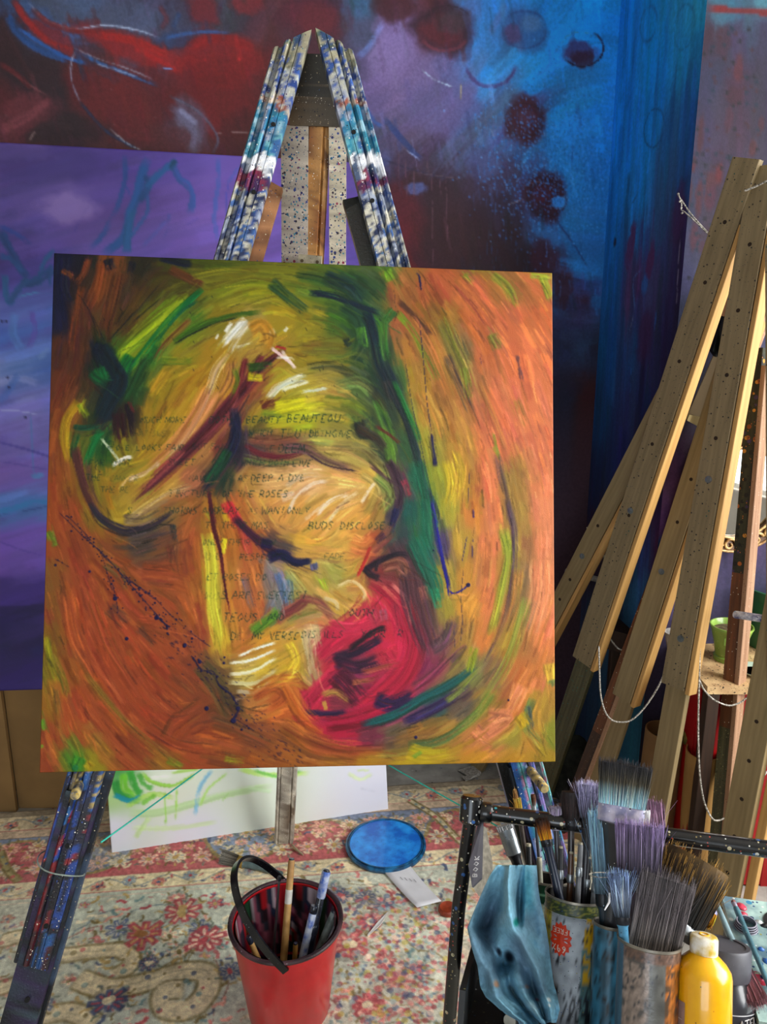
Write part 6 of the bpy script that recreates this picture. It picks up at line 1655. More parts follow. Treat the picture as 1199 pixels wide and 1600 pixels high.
rod('brush_handle', bpoint(-1.2, .05, .03), dtop(511, 1358, .30), .0085, _blk, 'black handle smeared with blue paint rising highest at the right of the bucket', 'brush', [('blue_smear', .80, .985, 1.12, _bluew), ('collar', .55, .62, 1.2, _blk)])
rod('brush_handle', bpoint(-1.45, .052, .03), dtop(492, 1415, .235), .0085, _bluew, 'short blue and white smeared handle at the front of the bucket', 'brush', [('dark_end', .93, 1.0, 1.05, _blk)])
rod('brush_handle', bpoint(-.7, .030, .03), dtop(524, 1422, .215), .009, mat_plain('grey_green_paint', '4a5450', .4, 0, .4, 60, .3, '8a9490'), 'grey green handle resting against the right side of the bucket rim', 'brush', [('dark_end', .94, 1.0, .9, _blk)])
rod('brush_handle', bpoint(-1.0, .045, .03), dtop(533, 1430, .208), .006, mat_plain('pale_grey_paint', '9a9aa8', .4, 0, .3, 60, .2), 'slim pale grey handle lowest against the bucket rim', 'brush', [('dark_end', .9, 1.0, 1.05, _blk)])
rod('brush_handle', bpoint(-2.3, .03, .03), dtop(388, 1463, .19), .006, _pine_h, 'short bare wooden stick against the near left side of the bucket', 'stick', [('dark_end', .9, 1.0, 1.05, _blk)])
rod('brush_handle', bpoint(-1.0, .02, .03), dtop(462, 1473, .175), .0055, mat_plain('ochre_handle', 'a87838', .45), 'small ochre handle end just above the front rim of the bucket', 'brush', [('grip_end', .9, 1.0, .8, _blk)])
# ------------------------------------------------------------------ wooden easels leaning on the right
PHI = math.radians(52)
FACE = np.array([-math.sin(PHI), -math.cos(PHI), 0.0])
HSP = [(70, .07, ('1c3a34', '24305a', '3a2c1c', '14342c'))]
pine = wood('aged_pine', '94805a', '7c6a46')
pine_sp = wood('splashed_pine', '8e7c5a', '746446', speck=[(75, .14, ('16342c', '1c3050', '24201c', '1c5048')), (150, .12, ('1c3a34', '2a2a3a', '5a2a24'))])
pine_lit = wood('lit_edge_pine', 'c89c5c', 'b08448')  # paler copy of the pine, light painted on the right edges
oldw = wood('brown_stained_wood', '7a4620', '4a2810', speck=[(120, .16, ('a8743c', '2c1a10', 'c8c0a8', '8a3a28')), (240, .12, ('c8a040', '1c1c14', '5a6a40'))])
oldw2 = wood('layered_paint_wood', '3a3a22', '1c1c14', speck=[(60, .34, ('b06020', 'c8862c', '2c3a24', '3c2a50', '14140e', '8a4418')), (150, .2, ('c8702a', '101010', '4a5a30', 'b8a060'))])
mossy = wood('greenish_old_wood', '5c5838', '34321c', speck=[(120, .18, ('2a6a60', '1c2a20', '8a8454', '14140e')), (220, .12, ('3a7a78', 'a89858', '101010'))])
pinkw = wood('pinkish_worn_wood', 'b08a6c', '8a6448', speck=[(140, .14, ('d8d0c0', '5a3a28', 'c8a890'))])
bolt_m = mat_plain('zinc_bolt', '7c8488', .35, .85, .2, 60, .1)
hole_shade = mat_plain('drilled_hole', '2a1a0c', .9, 0, .2, 60, 0)  # dark disc colour standing for the shade inside drilled holes
def mesh_local(o, origin, z, face):
    """give the object its own frame (z along the stick) so that the grain runs with it"""
    z = unit(z); n = unit(np.asarray(face) - z * (np.asarray(face) @ z)); x = np.cross(z, n)
    M = Matrix(((x[0], n[0], z[0], origin[0]), (x[1], n[1], z[1], origin[1]), (x[2], n[2], z[2], origin[2]), (0, 0, 0, 1)))
    o.data.transform(M.inverted())
    W = M
    o.matrix_parent_inverse = Matrix.Identity(4)
    o.matrix_local = (o.parent.matrix_world.inverted() @ W) if o.parent else W
    WORLD[o.name] = W
    return o
def plank(name, p, q, w, t, mat_, parent, face=FACE, side_mat=None, rails=()):
    p, q = np.asarray(p, float), np.asarray(q, float)
    o = mesh_local(MB().beam(p, q, face, w, t, bev=.0012).build(name, mat_, parent), p, q - p, face)
    return o
def plank_frame(p, q, face=FACE):
    z = unit(np.asarray(q) - p); n = unit(face - z * (face @ z)); return z, n, np.cross(z, n)
def holes(p, q, w, t, ts, parent, face=FACE, r=.0045, off=0.0, bolt=()):
    z, n, x = plank_frame(p, q, face); L = np.linalg.norm(np.asarray(q) - p)
    for k in ts: MB().lathe([(0, -.002), (r, -.002), (r, .0004), (0, .0004)], p + z * L * k + n * t / 2 + x * off, n, 12).build('peg_hole', hole_shade, parent)
    for k in bolt: sharp(MB().lathe([(0, 0), (.008, 0), (.008, .0012), (.0052, .0018), (.0050, .004), (0, .0048)], p + z * L * k + n * t / 2 + x * off, n, 14).build('bolt', bolt_m, parent), 40)
def along(p, q, k): return np.asarray(p) + (np.asarray(q) - p) * k
# --- first pine easel: a long front leg (right) and a splashed leg running back to the wall (left)
A_top = at(1200, 262, 1.74)
P1b = on_floor(988, 1466, .0); P3b = on_floor(838, 1264, .0)
eA = empty('pine_easel', (P1b + P3b) / 2, 'tall splashed pine easel whose legs meet at the upper right beside the chimney wall', 'easel')
def leg2(top, foot, w, t, mat_f, parent, split=.40, holes_t=(), bolts=(), shift=0.0, rail=True, rail_mat=None, ext_mat=None, face=FACE):
    """upper plank with a rail alongside, and the sliding extension below it"""
    z, n, x = plank_frame(foot, top, face)
    up0 = along(foot, top, split)
    l = plank('leg', up0 + n * t * .5, top + n * t * .5, w, t, mat_f, parent, face)
    e = plank('leg_extension', foot - n * t * .55, along(foot, top, split + .42) - n * t * .55, w * .92, t, ext_mat or mat_f, parent, face)
    if rail: plank('leg_rail', along(foot, top, split * .99) + x * (w / 2 + .0075) * (1), along(foot, top, .93) + x * (w / 2 + .0075), .011, t * 1.9, rail_mat or pine_lit, parent, face)
    holes(foot - n * t * .55, along(foot, top, split + .42) - n * t * .55, w, t, [k for k in holes_t if k < split], e, face)
    holes(up0 + n * t * .5, top + n * t * .5, w, t, [k for k in holes_t if k >= split], l, face, bolt=bolts)
    return l
leg2(A_top, P1b, .058, .018, pine_sp, eA, .36, (.06, .14, .22, .42, .50, .62, .74, .86), (.10, .42), ext_mat=pine)
leg2(A_top + np.array([-.03, .02, .02]), P3b, .062, .018, pine_sp, eA, .30, (.35, .5, .66, .8, .9), (.36,), ext_mat=mossy)
_z, _n, _x = plank_frame(P3b, A_top)
plank('inner_rail', at(1124, 492, 1.83), at(1176, 345, 1.785), .034, .014, mat_plain('brown_shadow_board', '6a4424', .7, 0, .2, 12, .1), eA, np.array([-.3, -1.0, 0]))
# --- second pine easel behind it
B_top = at(1192, 420, 1.83)
P2b = on_floor(903, 1318, .0); P4b = on_floor(742, 1203, .0)
eB = empty('pine_easel', (P2b + P4b) / 2, 'plain pine easel standing behind the splashed one with a leg running back to the wall', 'easel')
leg2(B_top, P2b, .056, .018, pine, eB, .30, (.05, .13, .21, .45, .55, .68), (.33,))
leg2(at(1052, 606, 1.90), P4b, .052, .018, pine, eB, .27, (.35, .42, .5, .6), (.50,))
# --- old brown easel
C_top = at(1203, 440, 1.86)
P5b = on_floor(878, 1300, .0); P6b = on_floor(1112, 1436, .0)
eC = empty('stained_easel', (P5b + P6b) / 2, 'old brown stained easel crusted with orange and dark paint layers', 'easel')
def old_leg(top, foot, w, t, ks, mats_, edge):
    z, n, x = plank_frame(foot, top)
    for (a, b), mm in zip(ks, mats_): plank('leg', along(foot, top, a), along(foot, top, b), w, t, mm, eC)
    plank('leg_edge', along(foot, top, ks[0][0] + .02) + x * (w / 2 + .006), along(foot, top, .97) + x * (w / 2 + .006), .012, t * 1.2, edge, eC)
old_leg(C_top, P5b, .032, .03, [(0, .22), (.22, .52), (.52, 1.0)], [wood('dark_stained_wood', '4a2c16', '2a180c', speck=[(150, .12, ('8a7a60', '1c120a'))]), oldw, oldw2], pinkw)
C_top2 = at(1188, 545, 1.86)
old_leg(C_top2, P6b, .030, .03, [(0, .35), (.35, .62), (.62, 1.0)], [mossy, oldw, oldw2], pinkw)
# --- easel at the picture's edge
D_top = at(1268, 700, 1.52); P7b = on_floor(1118, 1482, .0)
eD = empty('pine_easel', P7b, 'plain pine easel leg with drilled holes rising at the right edge above the palette', 'easel')
_l7 = plank('leg', P7b, D_top, .060, .022, pine, eD); holes(P7b, D_top, .06, .022, (.10, .18, .26, .34, .42, .50), _l7)
_z, _n, _x = plank_frame(P7b, D_top)
plank('leg_rail', P7b + _x * .045 - _n * .02, along(P7b, D_top, .95) + _x * .045 - _n * .02, .02, .02, pine_lit, eD)
P8a, P8b = at(1212, 380, 1.56), at(1213, 1120, 1.50)
plank('upright', P8b, P8a, .030, .022, pine_sp, eD)
# dowel pegs
_dwl = mat_plain('white_blue_dowel', 'd0d4dc', .5, 0, .5, 60, .3, '2a3a7a', speck=[(120, .2, ('1c2458', '7ab0d8', 'e8e8ec'))])
_dww = mat_plain('white_dowel', 'c8c4bc', .6, 0, .3, 40, .2, '8a847c')
for p, q, r, mm, lab in ((at(1148, 960, 1.60), at(1235, 973, 1.50), .0085, _dwl, 'white dowel smeared with blue paint sticking out at the right edge'),
                         (at(884, 892, 2.12), at(955, 911, 2.05), .0085, _dww, 'whitish dowel peg through the two left pine legs'), (at(972, 914, 2.12), at(1004, 923, 2.06), .0065, _dww, 'short pale dowel beside the brown easel leg')):
    e = empty('dowel_peg', p, lab, 'dowel'); L = np.linalg.norm(q - p)
    sharp(MB().lathe([(0, 0), (r * .85, 0), (r, .002), (r, L - .002), (r * .85, L), (0, L)], p, q - p, 14).build('rod', mm, e), 40)
    MB().lathe([(0, -.0006), (r * .8, -.0006), (0, -.0004)], p, q - p, 14).build('sawn_end', mat_plain('dark_end_grain', '3a4444' if mm is _dwl else 'a09a90', .7), e)
# cords: twisted white line with darker flecks
cordm = mat_plain('white_cord', 'cfcac0', .8, 0, .35, 260, .3, '6a645a')
def cord(name, pts, r, label, smooth=3):
    p = np.array(pts); n = len(p)
    t = np.linspace(0, n - 1, n * 6); q = np.stack([np.interp(t, np.arange(n), p[:, k]) for k in range(3)], 1)
    for _ in range(smooth):
        q[1:-1] = (q[:-2] + 2 * q[1:-1] + q[2:]) / 4
    for _ in range(4): q[1:-1] = (q[:-2] + 2 * q[1:-1] + q[2:]) / 4
    o = MB().tube(q, r, 7).build(name, cordm, None, True); tag(o, label, 'cord'); return o
cord('hanging_cord', [at(x, y, 1.74) for x, y in ((936, 1010), (937, 1040), (938, 1086), (946, 1115), (958, 1128), (984, 1129), (1005, 1110), (1027, 1078), (1042, 1045), (1052, 1012))], .0021, 'white cord drooping in a deep loop between the plain pine legs')
cord('hanging_cord', [at(x, y, 1.60) for x, y in ((1097, 980), (1094, 1010), (1093, 1060), (1091, 1140), (1093, 1210), (1100, 1255), (1115, 1285), (1135, 1278), (1160, 1257), (1182, 1230), (1199, 1205))], .0021, 'white cord hanging longest, down to above the black trolley bar')
cord('hanging_cord', [at(x, y, 1.62) for x, y in ((1093, 1062), (1100, 1078), (1115, 1094), (1139, 1104), (1158, 1098), (1180, 1080))], .0019, 'short white cord swag in front of the red crate')
cord('hanging_cord', [at(x, y, 1.95) for x, y in ((950, 992), (958, 1004), (968, 1016), (985, 1016), (1010, 1012), (1030, 1018), (1050, 1020))], .0021, 'white cord running flat past the small dishes')
cord('hanging_cord', [at(x, y, 2.06) for x, y in ((917, 824), (932, 838), (945, 853), (944, 875), (943, 905))], .0018, 'thin white string holding the whitish dowel peg')
hk = at(1060, 305, 1.92)
cord('tied_string', [hk, at(1080, 335, 1.88), at(1105, 362, 1.84), at(1130, 388, 1.80)], .0016, 'white string tied from the chimney corner to the splashed easel', 1)
cord('tied_string', [hk + [0, -.004, 0], at(1066, 320, 1.90), at(1064, 328, 1.90), at(1069, 330, 1.89), at(1090, 349, 1.86), at(1130, 389, 1.80)], .0014, 'second strand of string with a small knot under the hook on the chimney corner', 1)
e = empty('wall_hook', hk, 'small pale knotted hook end on the edge of the chimney wall', 'hook')
for dx, dy in ((0, 0), (4, 12), (8, 22), (10, 30)): MB().lathe([(0, -.003), (.0022, -.001), (.0025, .001), (.0012, .003), (0, .0032)], at(1060 + dx * .6, 303 + dy, 1.905), (.3, -1, .2), 8).build('knot', cordm, e, True)
cord('tied_string', [at(1164, 298, 1.70), at(1180, 292, 1.685), at(1200, 282, 1.66)], .0019, 'white string wound round the top of the splashed easel', 1)
# ------------------------------------------------------------------ paper, cloth and bag behind the legs
def sheet(name, pts, Y, thick, mat_, label, cat, bend=.0):
    v = [at(x, y, Y + bend * (k % 2)) for k, (x, y) in enumerate(pts)]; n = len(v); b = np.array([0, thick, 0])
    o = MB().add(v + [q + b for q in v], [tuple(range(n - 1, -1, -1)), tuple(range(n, 2 * n))] + [(k, (k + 1) % n, n + (k + 1) % n, n + k) for k in range(n)]).build(name, mat_)
    return tag(o, label, cat)
sheet('cardboard_sheet', [(1150, 500), (1128, 600), (1112, 668), (1072, 655), (1094, 606), (1120, 545)], 1.885, .004, mat_plain('tan_card', 'a08a68', .8, 0, .12, 8, .1), 'tan cardboard sheet stuck behind the splashed easel leg', 'cardboard')
sheet('cardboard_sheet', [(1110, 654), (1102, 672), (1074, 657), (1078, 648)], 1.875, .003, mat_plain('cream_card', 'c8b27c', .8, 0, .1, 8, .1), 'small cream folded card under the tan cardboard sheet', 'cardboard')
sheet('black_bag', [(1136, 480), (1154, 505), (1128, 540), (1121, 558), (1114, 548), (1124, 515)], 1.86, .02, mat_plain('black_plastic_sheet', '0c1414', .5, 0, .3, 40, .5), 'crumpled black plastic bag wedged between the pine easel legs', 'bag', .01)
sheet('cloth_strip', [(1168, 455), (1176, 500), (1160, 512), (1146, 600), (1138, 600), (1150, 500), (1140, 485)], 1.87, .006, mat_plain('cream_linen', 'a89878', .9, 0, .2, 30, .4), 'creased cream linen strip hanging behind the splashed easel', 'cloth', .012)
# ------------------------------------------------------------------ round gilt mirror on the chimney wall
mc = on_plane([(1156, 770)], EDGE + unit(PIER.n) * .03, PIER.n)[0]
mn = unit(PIER.n + np.array([.10, 0, 0]))
mir = empty('round_mirror', mc, 'round mirror in a carved gilt scrollwork frame hanging on the purple chimney wall', 'mirror')
MR = .155
gilt = mat_plain('gilt', 'd8b478', .4, .15, .4, 60, .4, '8a6030')
fring = sharp(MB().lathe([(MR * .74, -.012), (MR * 1.0, -.012), (MR * 1.0, .004), (MR * .96, .010), (MR * .80, .008), (MR * .74, .002)], mc, mn, 64, close=True).build('frame_ring', mat_plain('gilt_ground', '5c3c20', .5, .3, .3, 60, .3), mir), 40)
_mx = unit(np.cross([0, 0, 1], mn)); _mz = np.cross(mn, _mx)
for k in range(22):
    t = 2 * math.pi * k / 22; c = mc + (_mx * math.cos(t) + _mz * math.sin(t)) * MR * .87 + mn * .012
    tx = -_mx * math.sin(t) + _mz * math.cos(t); ty = _mx * math.cos(t) + _mz * math.sin(t)
    pts = []
    for q in np.linspace(0, 1, 18):
        a = q * 7.5; r = .019 * (1 - .8 * q); pts.append(c + tx * (math.cos(a) * r) + ty * (math.sin(a) * r) * (1 if k % 2 else -1))
    MB().tube(pts, [.0042, .0036, .002], 6).build('scroll', gilt, fring, True)
for rr_ in (.755, .985): MB().tube([mc + (_mx * math.cos(t) + _mz * math.sin(t)) * MR * rr_ + mn * .010 for t in np.linspace(0, 6.2832, 49)], .0036, 6).build('bead', gilt, fring, True)
_mg, _nt, _b = newmat('mirror_glass'); _b.inputs['Metallic'].default_value = 1.0; _b.inputs['Roughness'].default_value = .03; _b.inputs['Base Color'].default_value = (.92, .94, .93, 1)
MB().lathe([(0, .001), (MR * .745, .001), (MR * .745, -.006), (0, -.006)], mc, mn, 64).build('glass', _mg, mir)
# ------------------------------------------------------------------ low table with pots in front of the chimney
TZ = .600
_tc = on_floor(1150, 1050, TZ)
tb = empty('low_table', (_tc[0] + .06, _tc[1] + .05, 0), 'low wooden plant table covered in spilled soil behind the easels', 'table')
TX0, TX1, TY0, TY1 = .775, 1.16, float(on_floor(1150, 1073, TZ)[1]), float(on_floor(1150, 1073, TZ)[1]) + .27
soil_wood = mat_plain('soil_strewn_wood', 'd0b080', .85, 0, .2, 30, .3, 'b89468', speck=[(90, .22, ('5a4428', '3a2c1c', '7a6040')), (200, .2, ('6a5030', '4a3820'))])
MB().box(((TX0 + TX1) / 2, (TY0 + TY1) / 2, TZ - .010), (1, 0, 0), (0, 1, 0), (0, 0, 1), (TX1 - TX0) / 2, (TY1 - TY0) / 2, .010).build('tabletop', soil_wood, tb)
dk = wood('dark_table_wood', '3c2414', '24140a')
MB().box(((TX0 + TX1) / 2, TY1 - .012, TZ - .045), (1, 0, 0), (0, 1, 0), (0, 0, 1), (TX1 - TX0) / 2 - .02, .010, .024).build('apron', dk, tb)
for x in (TX0 + .02, TX1 - .02):
    for y in (TY0 + .02, TY1 - .02): MB().beam((x, y, 0), (x, y, TZ - .02), (0, -1, 0), .03, .03).build('leg', dk, tb)
# dark low shelf further left, against the wall, with two dishes
SZ = .59
sh = empty('wall_shelf', (.60, 2.12, SZ), 'narrow dark brown shelf along the side of the chimney', 'shelf')
_s0, _s1 = on_floor(938, 985, SZ), on_floor(1064, 1018, SZ)
_su = unit(_s1 - _s0); _sd = np.array([-_su[1], _su[0], 0])
MB().box((_s0 + _s1) / 2 + _sd * .05, _su, _sd, (0, 0, 1), np.linalg.norm(_s1 - _s0) / 2, .05, .010).build('board', dk, sh)
MB().box((_s0 + _s1) / 2 + _sd * .005 - [0, 0, .03], _su, _sd, (0, 0, 1), np.linalg.norm(_s1 - _s0) / 2, .005, .02).build('lip', dk, sh)
for k in (.12, .9): MB().beam(_s0 + (_s1 - _s0) * k + _sd * .05 + [0, 0, -SZ], _s0 + (_s1 - _s0) * k + _sd * .05 - [0, 0, .01], (0, -1, 0), .025, .025).build('leg', dk, sh)
ceram = mat_plain('chalky_ceramic', 'c0bcb8', .6, 0, .2, 30, .2, '8c8884')
def dish(name, c, prof, mat_, label, cat, parts=()):
    e = empty(name, c, label, cat); sharp(MB().lathe(prof, c, seg=40).build('body', mat_, e), 45)
    for nm, pr, mm in parts: sharp(MB().lathe(pr, c, seg=40).build(nm, mm, e), 45)
    return e
dish('saucer', on_floor(1005, 1000, SZ + .010), [(0, 0), (.018, 0), (.034, .016), (.036, .018), (.033, .018), (.018, .004), (0, .003)], ceram, 'small white saucer on the dark wall shelf', 'dish', [('dregs', [(0, .0045), (.018, .0050)], mat_plain('grey_dregs', '6a6c70', .5))])
_cf = on_floor(1054, 1022, SZ + .010)
dish('cup', _cf, [(0, 0), (.014, 0), (.017, .004), (.027, .05), (.030, .062), (.028, .062), (.024, .048), (.014, .006), (0, .005)], ceram, 'white tapering cup beside the long cord on the dark shelf', 'cup', [('paint_stain', [(0, .040), (.022, .041)], mat_plain('pale_stain', '9aa0a8', .5))])
_gp = on_floor(1138, 1030, TZ)
gpot = mat_plain('lime_glaze', '9ac050', .3, 0, .25, 10, .1, '7a9a40', coat=.4, speck=[(120, .12, ('5a6a38', 'b8c890'))])
dish('flower_pot', _gp, [(0, 0), (.036, 0), (.037, .012), (.033, .014), (.040, .050), (.050, .086), (.053, .092), (.052, .095), (.049, .095), (.046, .086), (.036, .05), (.030, .016), (0, .016)], gpot, 'lime green glazed flower pot with dry soil on the low table', 'flower pot', [('soil', [(0, .082), (.044, .080)], mat_plain('dry_soil', '6a5840', .95, 0, .5, 90, .8))])
_tag = _gp + unit(np.array([-.55, -1, 0])) * .046 + [0, 0, .064]
MB().box(_tag, (1, -.5, 0), (-.45, -1, .25), (0, 0, 1), .011, .002, .010).build('embossed_panel', mat_plain('pot_panel', '86a84a', .4), bpy.data.objects['flower_pot'])
_sc = on_floor(1180, 1052, TZ)
dish('saucer', _sc, [(0, 0), (.026, 0), (.040, .008), (.042, .012), (.039, .011), (.025, .004), (0, .004)], mat_plain('grey_green_dish', 'a0b0a4', .5, 0, .2, 30, .1), 'grey green saucer on the low table to the right of the pot', 'dish', [('grit', [(0, .0055), (.027, .0055)], mat_plain('grit', 'b0a898', .9, 0, .4, 120, .4))])
_gt = on_floor(1215, 1018, TZ)
grn = mat_plain('green_plastic', '2c6a48', .4, 0, .15, 8, .05, coat=.1)
dish('planter_tub', _gt + [.02, .05, 0], [(0, 0), (.076, 0), (.078, .004), (.094, .140), (.099, .141), (.101, .165), (.096, .166), (.090, .141), (.074, .006), (0, .006)], grn, 'dark green plastic planter tub at the back of the low table', 'planter', [('water', [(0, .135), (.088, .136)], mat_plain('green_water', '6ac0a0', .15, 0, .2, 20, .05))])
dish('pink_ornament', _gt + [.055, .02, .137], [(0, 0), (.018, .004), (.028, .020), (.026, .036), (.012, .046), (0, .047)], mat_plain('pink_plastic', 'd85a88', .4, 0, .2, 20, .1), 'small pink rounded ornament beside the rim of the green tub', 'ornament', [('cap', [(0, .047), (.006, .046), (.004, .054), (0, .055)], grn)])
# red crate under the table
CZ = on_floor(1130, 1240, .0)
crate = empty('plastic_crate', (.90, TY0 + .10, 0), 'red plastic crate with slots standing under the low table', 'crate')
redc = mat_plain('crate_red', 'a00c10', .4, 0, .2, 10, .05)
cy, cx0, cx1 = TY0 + .055, .785, 1.02
CH = TZ - .035
for i in range(3):
    MB().box(((cx0 + cx1) / 2, cy, .05 + i * .235), (1, 0, 0), (0, 1, 0), (0, 0, 1), (cx1 - cx0) / 2, .006, .05 if i else .045).build('slat', redc, crate)
for k in range(6):
    x = cx0 + .012 + (cx1 - cx0 - .024) * k / 5
    MB().box((x, cy, CH / 2), (1, 0, 0), (0, 1, 0), (0, 0, 1), .013 if k in (0, 5) else .009, .007, CH / 2).build('upright', redc, crate)
MB().box(((cx0 + cx1) / 2, cy + .15, CH / 2), (1, 0, 0), (0, 1, 0), (0, 0, 1), (cx1 - cx0) / 2, .005, CH / 2).build('back_wall', redc, crate)
for x in (cx0, cx1): MB().box((x, cy + .075, CH / 2), (0, 1, 0), (1, 0, 0), (0, 0, 1), .07, .005, CH / 2).build('side_wall', redc, crate)
q = at(1106, 1123, cy - .008)
wmk = MB().box(q, (1, 0, 0), (0, 1, 0), (.12, 0, 1), .006, .0012, .017).build('white_mark', mat_plain('mark_white', 'c8ccd4', .5), crate)
MB().box(q + [0, -.0014, .003], (1, 0, 0), (0, 1, 0), (.12, 0, 1), .0042, .0006, .009).build('blue_mark', mat_plain('mark_blue', '24304c', .5), wmk)
# brown sacks, rolled board and olive pot below the table
kraft = mat_plain('kraft_brown', '7a5a34', .85, 0, .15, 10, .2)
def roll(name, foot, top, r, mat_, label, cat, inner='2c241c'):
    e = empty(name, foot, label, cat); L = np.linalg.norm(top - foot)
    sharp(MB().lathe([(r * .95, 0), (r, .01), (r * 1.02, L * .6), (r, L), (r * .93, L), (r * .9, .01)], foot, top - foot, 36, close=True).build('wall', mat_, e), 50)
    MB().lathe([(0, L * .9), (r * .92, L * .9)], foot, top - foot, 30).build('inside', mat_plain('roll_shadow_' + inner, inner, .9), e)
    return e
roll('cardboard_tube', on_floor(1015, 1345, .0), at(1040, 1140, 1.83), .050, kraft, 'wide open cardboard tube below the low table', 'tube')
roll('cardboard_tube', on_floor(1083, 1370, .0), at(1100, 1172, 1.74), .042, mat_plain('ochre_card', '9a7238', .8, 0, .12, 10, .1), 'ochre cardboard tube between the pine leg and the old brown leg', 'tube', '6a4a22')
_op = at(1100, 1150, 1.795)
dish('olive_pot', _op - [0, 0, .05], [(0, 0), (.03, .004), (.052, .03), (.055, .05), (.045, .08), (.02, .094), (0, .096)], mat_plain('olive_skin', '7a6828', .5, 0, .25, 14, .2, '565020'), 'rounded olive ochre pot behind the ochre cardboard tube', 'pot', [('knob', [(0, .095), (.006, .095), (.004, .108), (0, .109)], kraft)])
# blue board at the foot of the chimney and a heap of dark cloth
_bb = [on_floor(985, 1290, .0), on_floor(1052, 1290, .0)]
sheet('blue_board', [(992, 1032), (1046, 1040), (1032, 1262), (964, 1262)], 2.02, .012, mat_plain('petrol_blue_board', '1c5470', .55, 0, .25, 14, .2, '163e58'), 'petrol blue painted board standing under the wall shelf', 'board')
def heap(name, c, rx, ry, rz, mat_, label, cat, seed):
    nz = Cells(seed); m = MB(); U, V = 40, 18
    for i in range(V + 1):
        for j in range(U):
            a, b = 2 * math.pi * j / U, math.pi / 2 * i / V
            k = .65 + .6 * nz(3 + 2.2 * math.cos(a) + b * 2, 9 + 2.2 * math.sin(a) + b) + .25 * (nz(10 + 7 * math.cos(a) + b * 5, 20 + 7 * math.sin(a) + b * 3) - .5)
            m.v.append(np.array(c) + [math.cos(a) * math.cos(b) * rx * k, math.sin(a) * math.cos(b) * ry * k, math.sin(b) * rz * k]); m.c.append(None)
    m.f += [(i * U + j, i * U + (j + 1) % U, (i + 1) * U + (j + 1) % U, (i + 1) * U + j) for i in range(V) for j in range(U)]
    o = m.build(name, mat_, None, True); return tag(o, label, cat)
heap('dark_cloth_heap', on_floor(925, 1240, .0), .13, .09, .19, mat_plain('black_cloth', '121412', .9, 0, .5, 40, .8, '2c3028'), 'heap of dark crumpled cloth on the floor between the pine legs', 'cloth', 91)
# ------------------------------------------------------------------ black paint trolley: its rack leans back
TUP = unit([.09, .40, .91])                 # the way the leaning rack points
JP = at_d(736, 1266, 1.20); JE = np.array([.66, .932, JP[2] + .004])
EX = unit(JE - JP)
EX = unit(EX - TUP * (EX @ TUP)); ED = unit(np.cross(TUP, EX))      # along the bar, and away from the camera
ink = mat_plain('black_enamel', '0c0d10', .28, 0, .3, 40, .15, coat=.3, speck=[(75, .22, ('c8c8c0', '2a5a9a', '0a0a0a', 'b8b090', '14141c', '3a9aa8')), (170, .2, ('d8d8d0', '8a7a50', '101014', 'a83a30'))])
def down_to_floor(p, d):
    return p + d * (p[2] / -d[2])
tr = empty('paint_trolley', (JP[0] + .2, JP[1] - .2, 0), 'black paint-specked tubular trolley rack full of brushes and tins in the foreground', 'trolley')
sharp(MB().tube([JP + EX * .02, JE], .0122, 20).build('top_bar', ink, tr), 50)
sharp(MB().lathe([(0, -.020), (.014, -.020), (.0175, -.016), (.0175, .018), (.014, .022), (0, .022)], JP, TUP, 24).build('corner_joint', ink, tr), 40)
sharp(MB().lathe([(0, .016), (.0148, .016), (.0155, .020), (.0155, .030), (.0125, .034), (0, .034)], JP, EX, 24).build('bar_collar', ink, tr), 40)
_foot = down_to_floor(JP, unit([-.07, -.10, -1]))
sharp(MB().tube([JP - TUP * .015, JP - TUP * .15 + [-.006, .02, -.01], _foot], .0108, 18).build('post', ink, tr), 50)
_f2 = down_to_floor(JE, unit([0, -.10, -1])); sharp(MB().tube([JE, _f2], .0108, 18).build('post', ink, tr), 50)
_f3 = _foot + [0, -.50, 0]; _f4 = _f2 + [0, -.50, 0]
DEPTH = .20
# leaning tray: floor plane through TO, normal TUP
TO = at_d(905, 1590, 1.10)
def tray(a, b, h=0.0):        # a along the bar, b away from the camera, from TO
    return TO + EX * a + ED * b + TUP * h
_in = mat_plain('black_tray', '101214', .5, 0, .4, 30, .3, speck=[(70, .12, ('6a6a40', '2a4a6a', '8a8a88'))])
TA0, TA1, TB0, TB1 = -.155, .33, -.16, .115
tfl = MB().box(tray((TA0 + TA1) / 2, (TB0 + TB1) / 2, -.006), EX, ED, TUP, (TA1 - TA0) / 2, (TB1 - TB0) / 2, .006).build('tray_floor', _in, tr)
MB().box(tray((TA0 + TA1) / 2, TB1, .012), EX, ED, TUP, (TA1 - TA0) / 2, .004, .02).build('tray_lip', _in, tfl)
MB().box(tray(TA0, (TB0 + TB1) / 2, .03), ED, EX, TUP, (TB1 - TB0) / 2, .004, .04).build('tray_side', _in, tfl)
for a in (TA0 + .03, TA1 - .03):
    p = tray(a, TB0 + .02, -.012); MB().tube([p, [p[0], p[1], 0.0]], .010, 12).build('tray_leg', ink, tr)
    p = tray(a, TB1 - .02, -.012); MB().tube([p, [p[0], p[1], 0.0]], .010, 12).build('tray_leg', ink, tr)
def stand(px, py, h):
    """point of the tray floor under something whose rim centre (h above the tray) is seen at a pixel"""
    r = rays((px, py))[0]; o = TO + TUP * h
    k = ((o - CAMV) @ TUP) / (r @ TUP); return CAMV + r * k - TUP * h
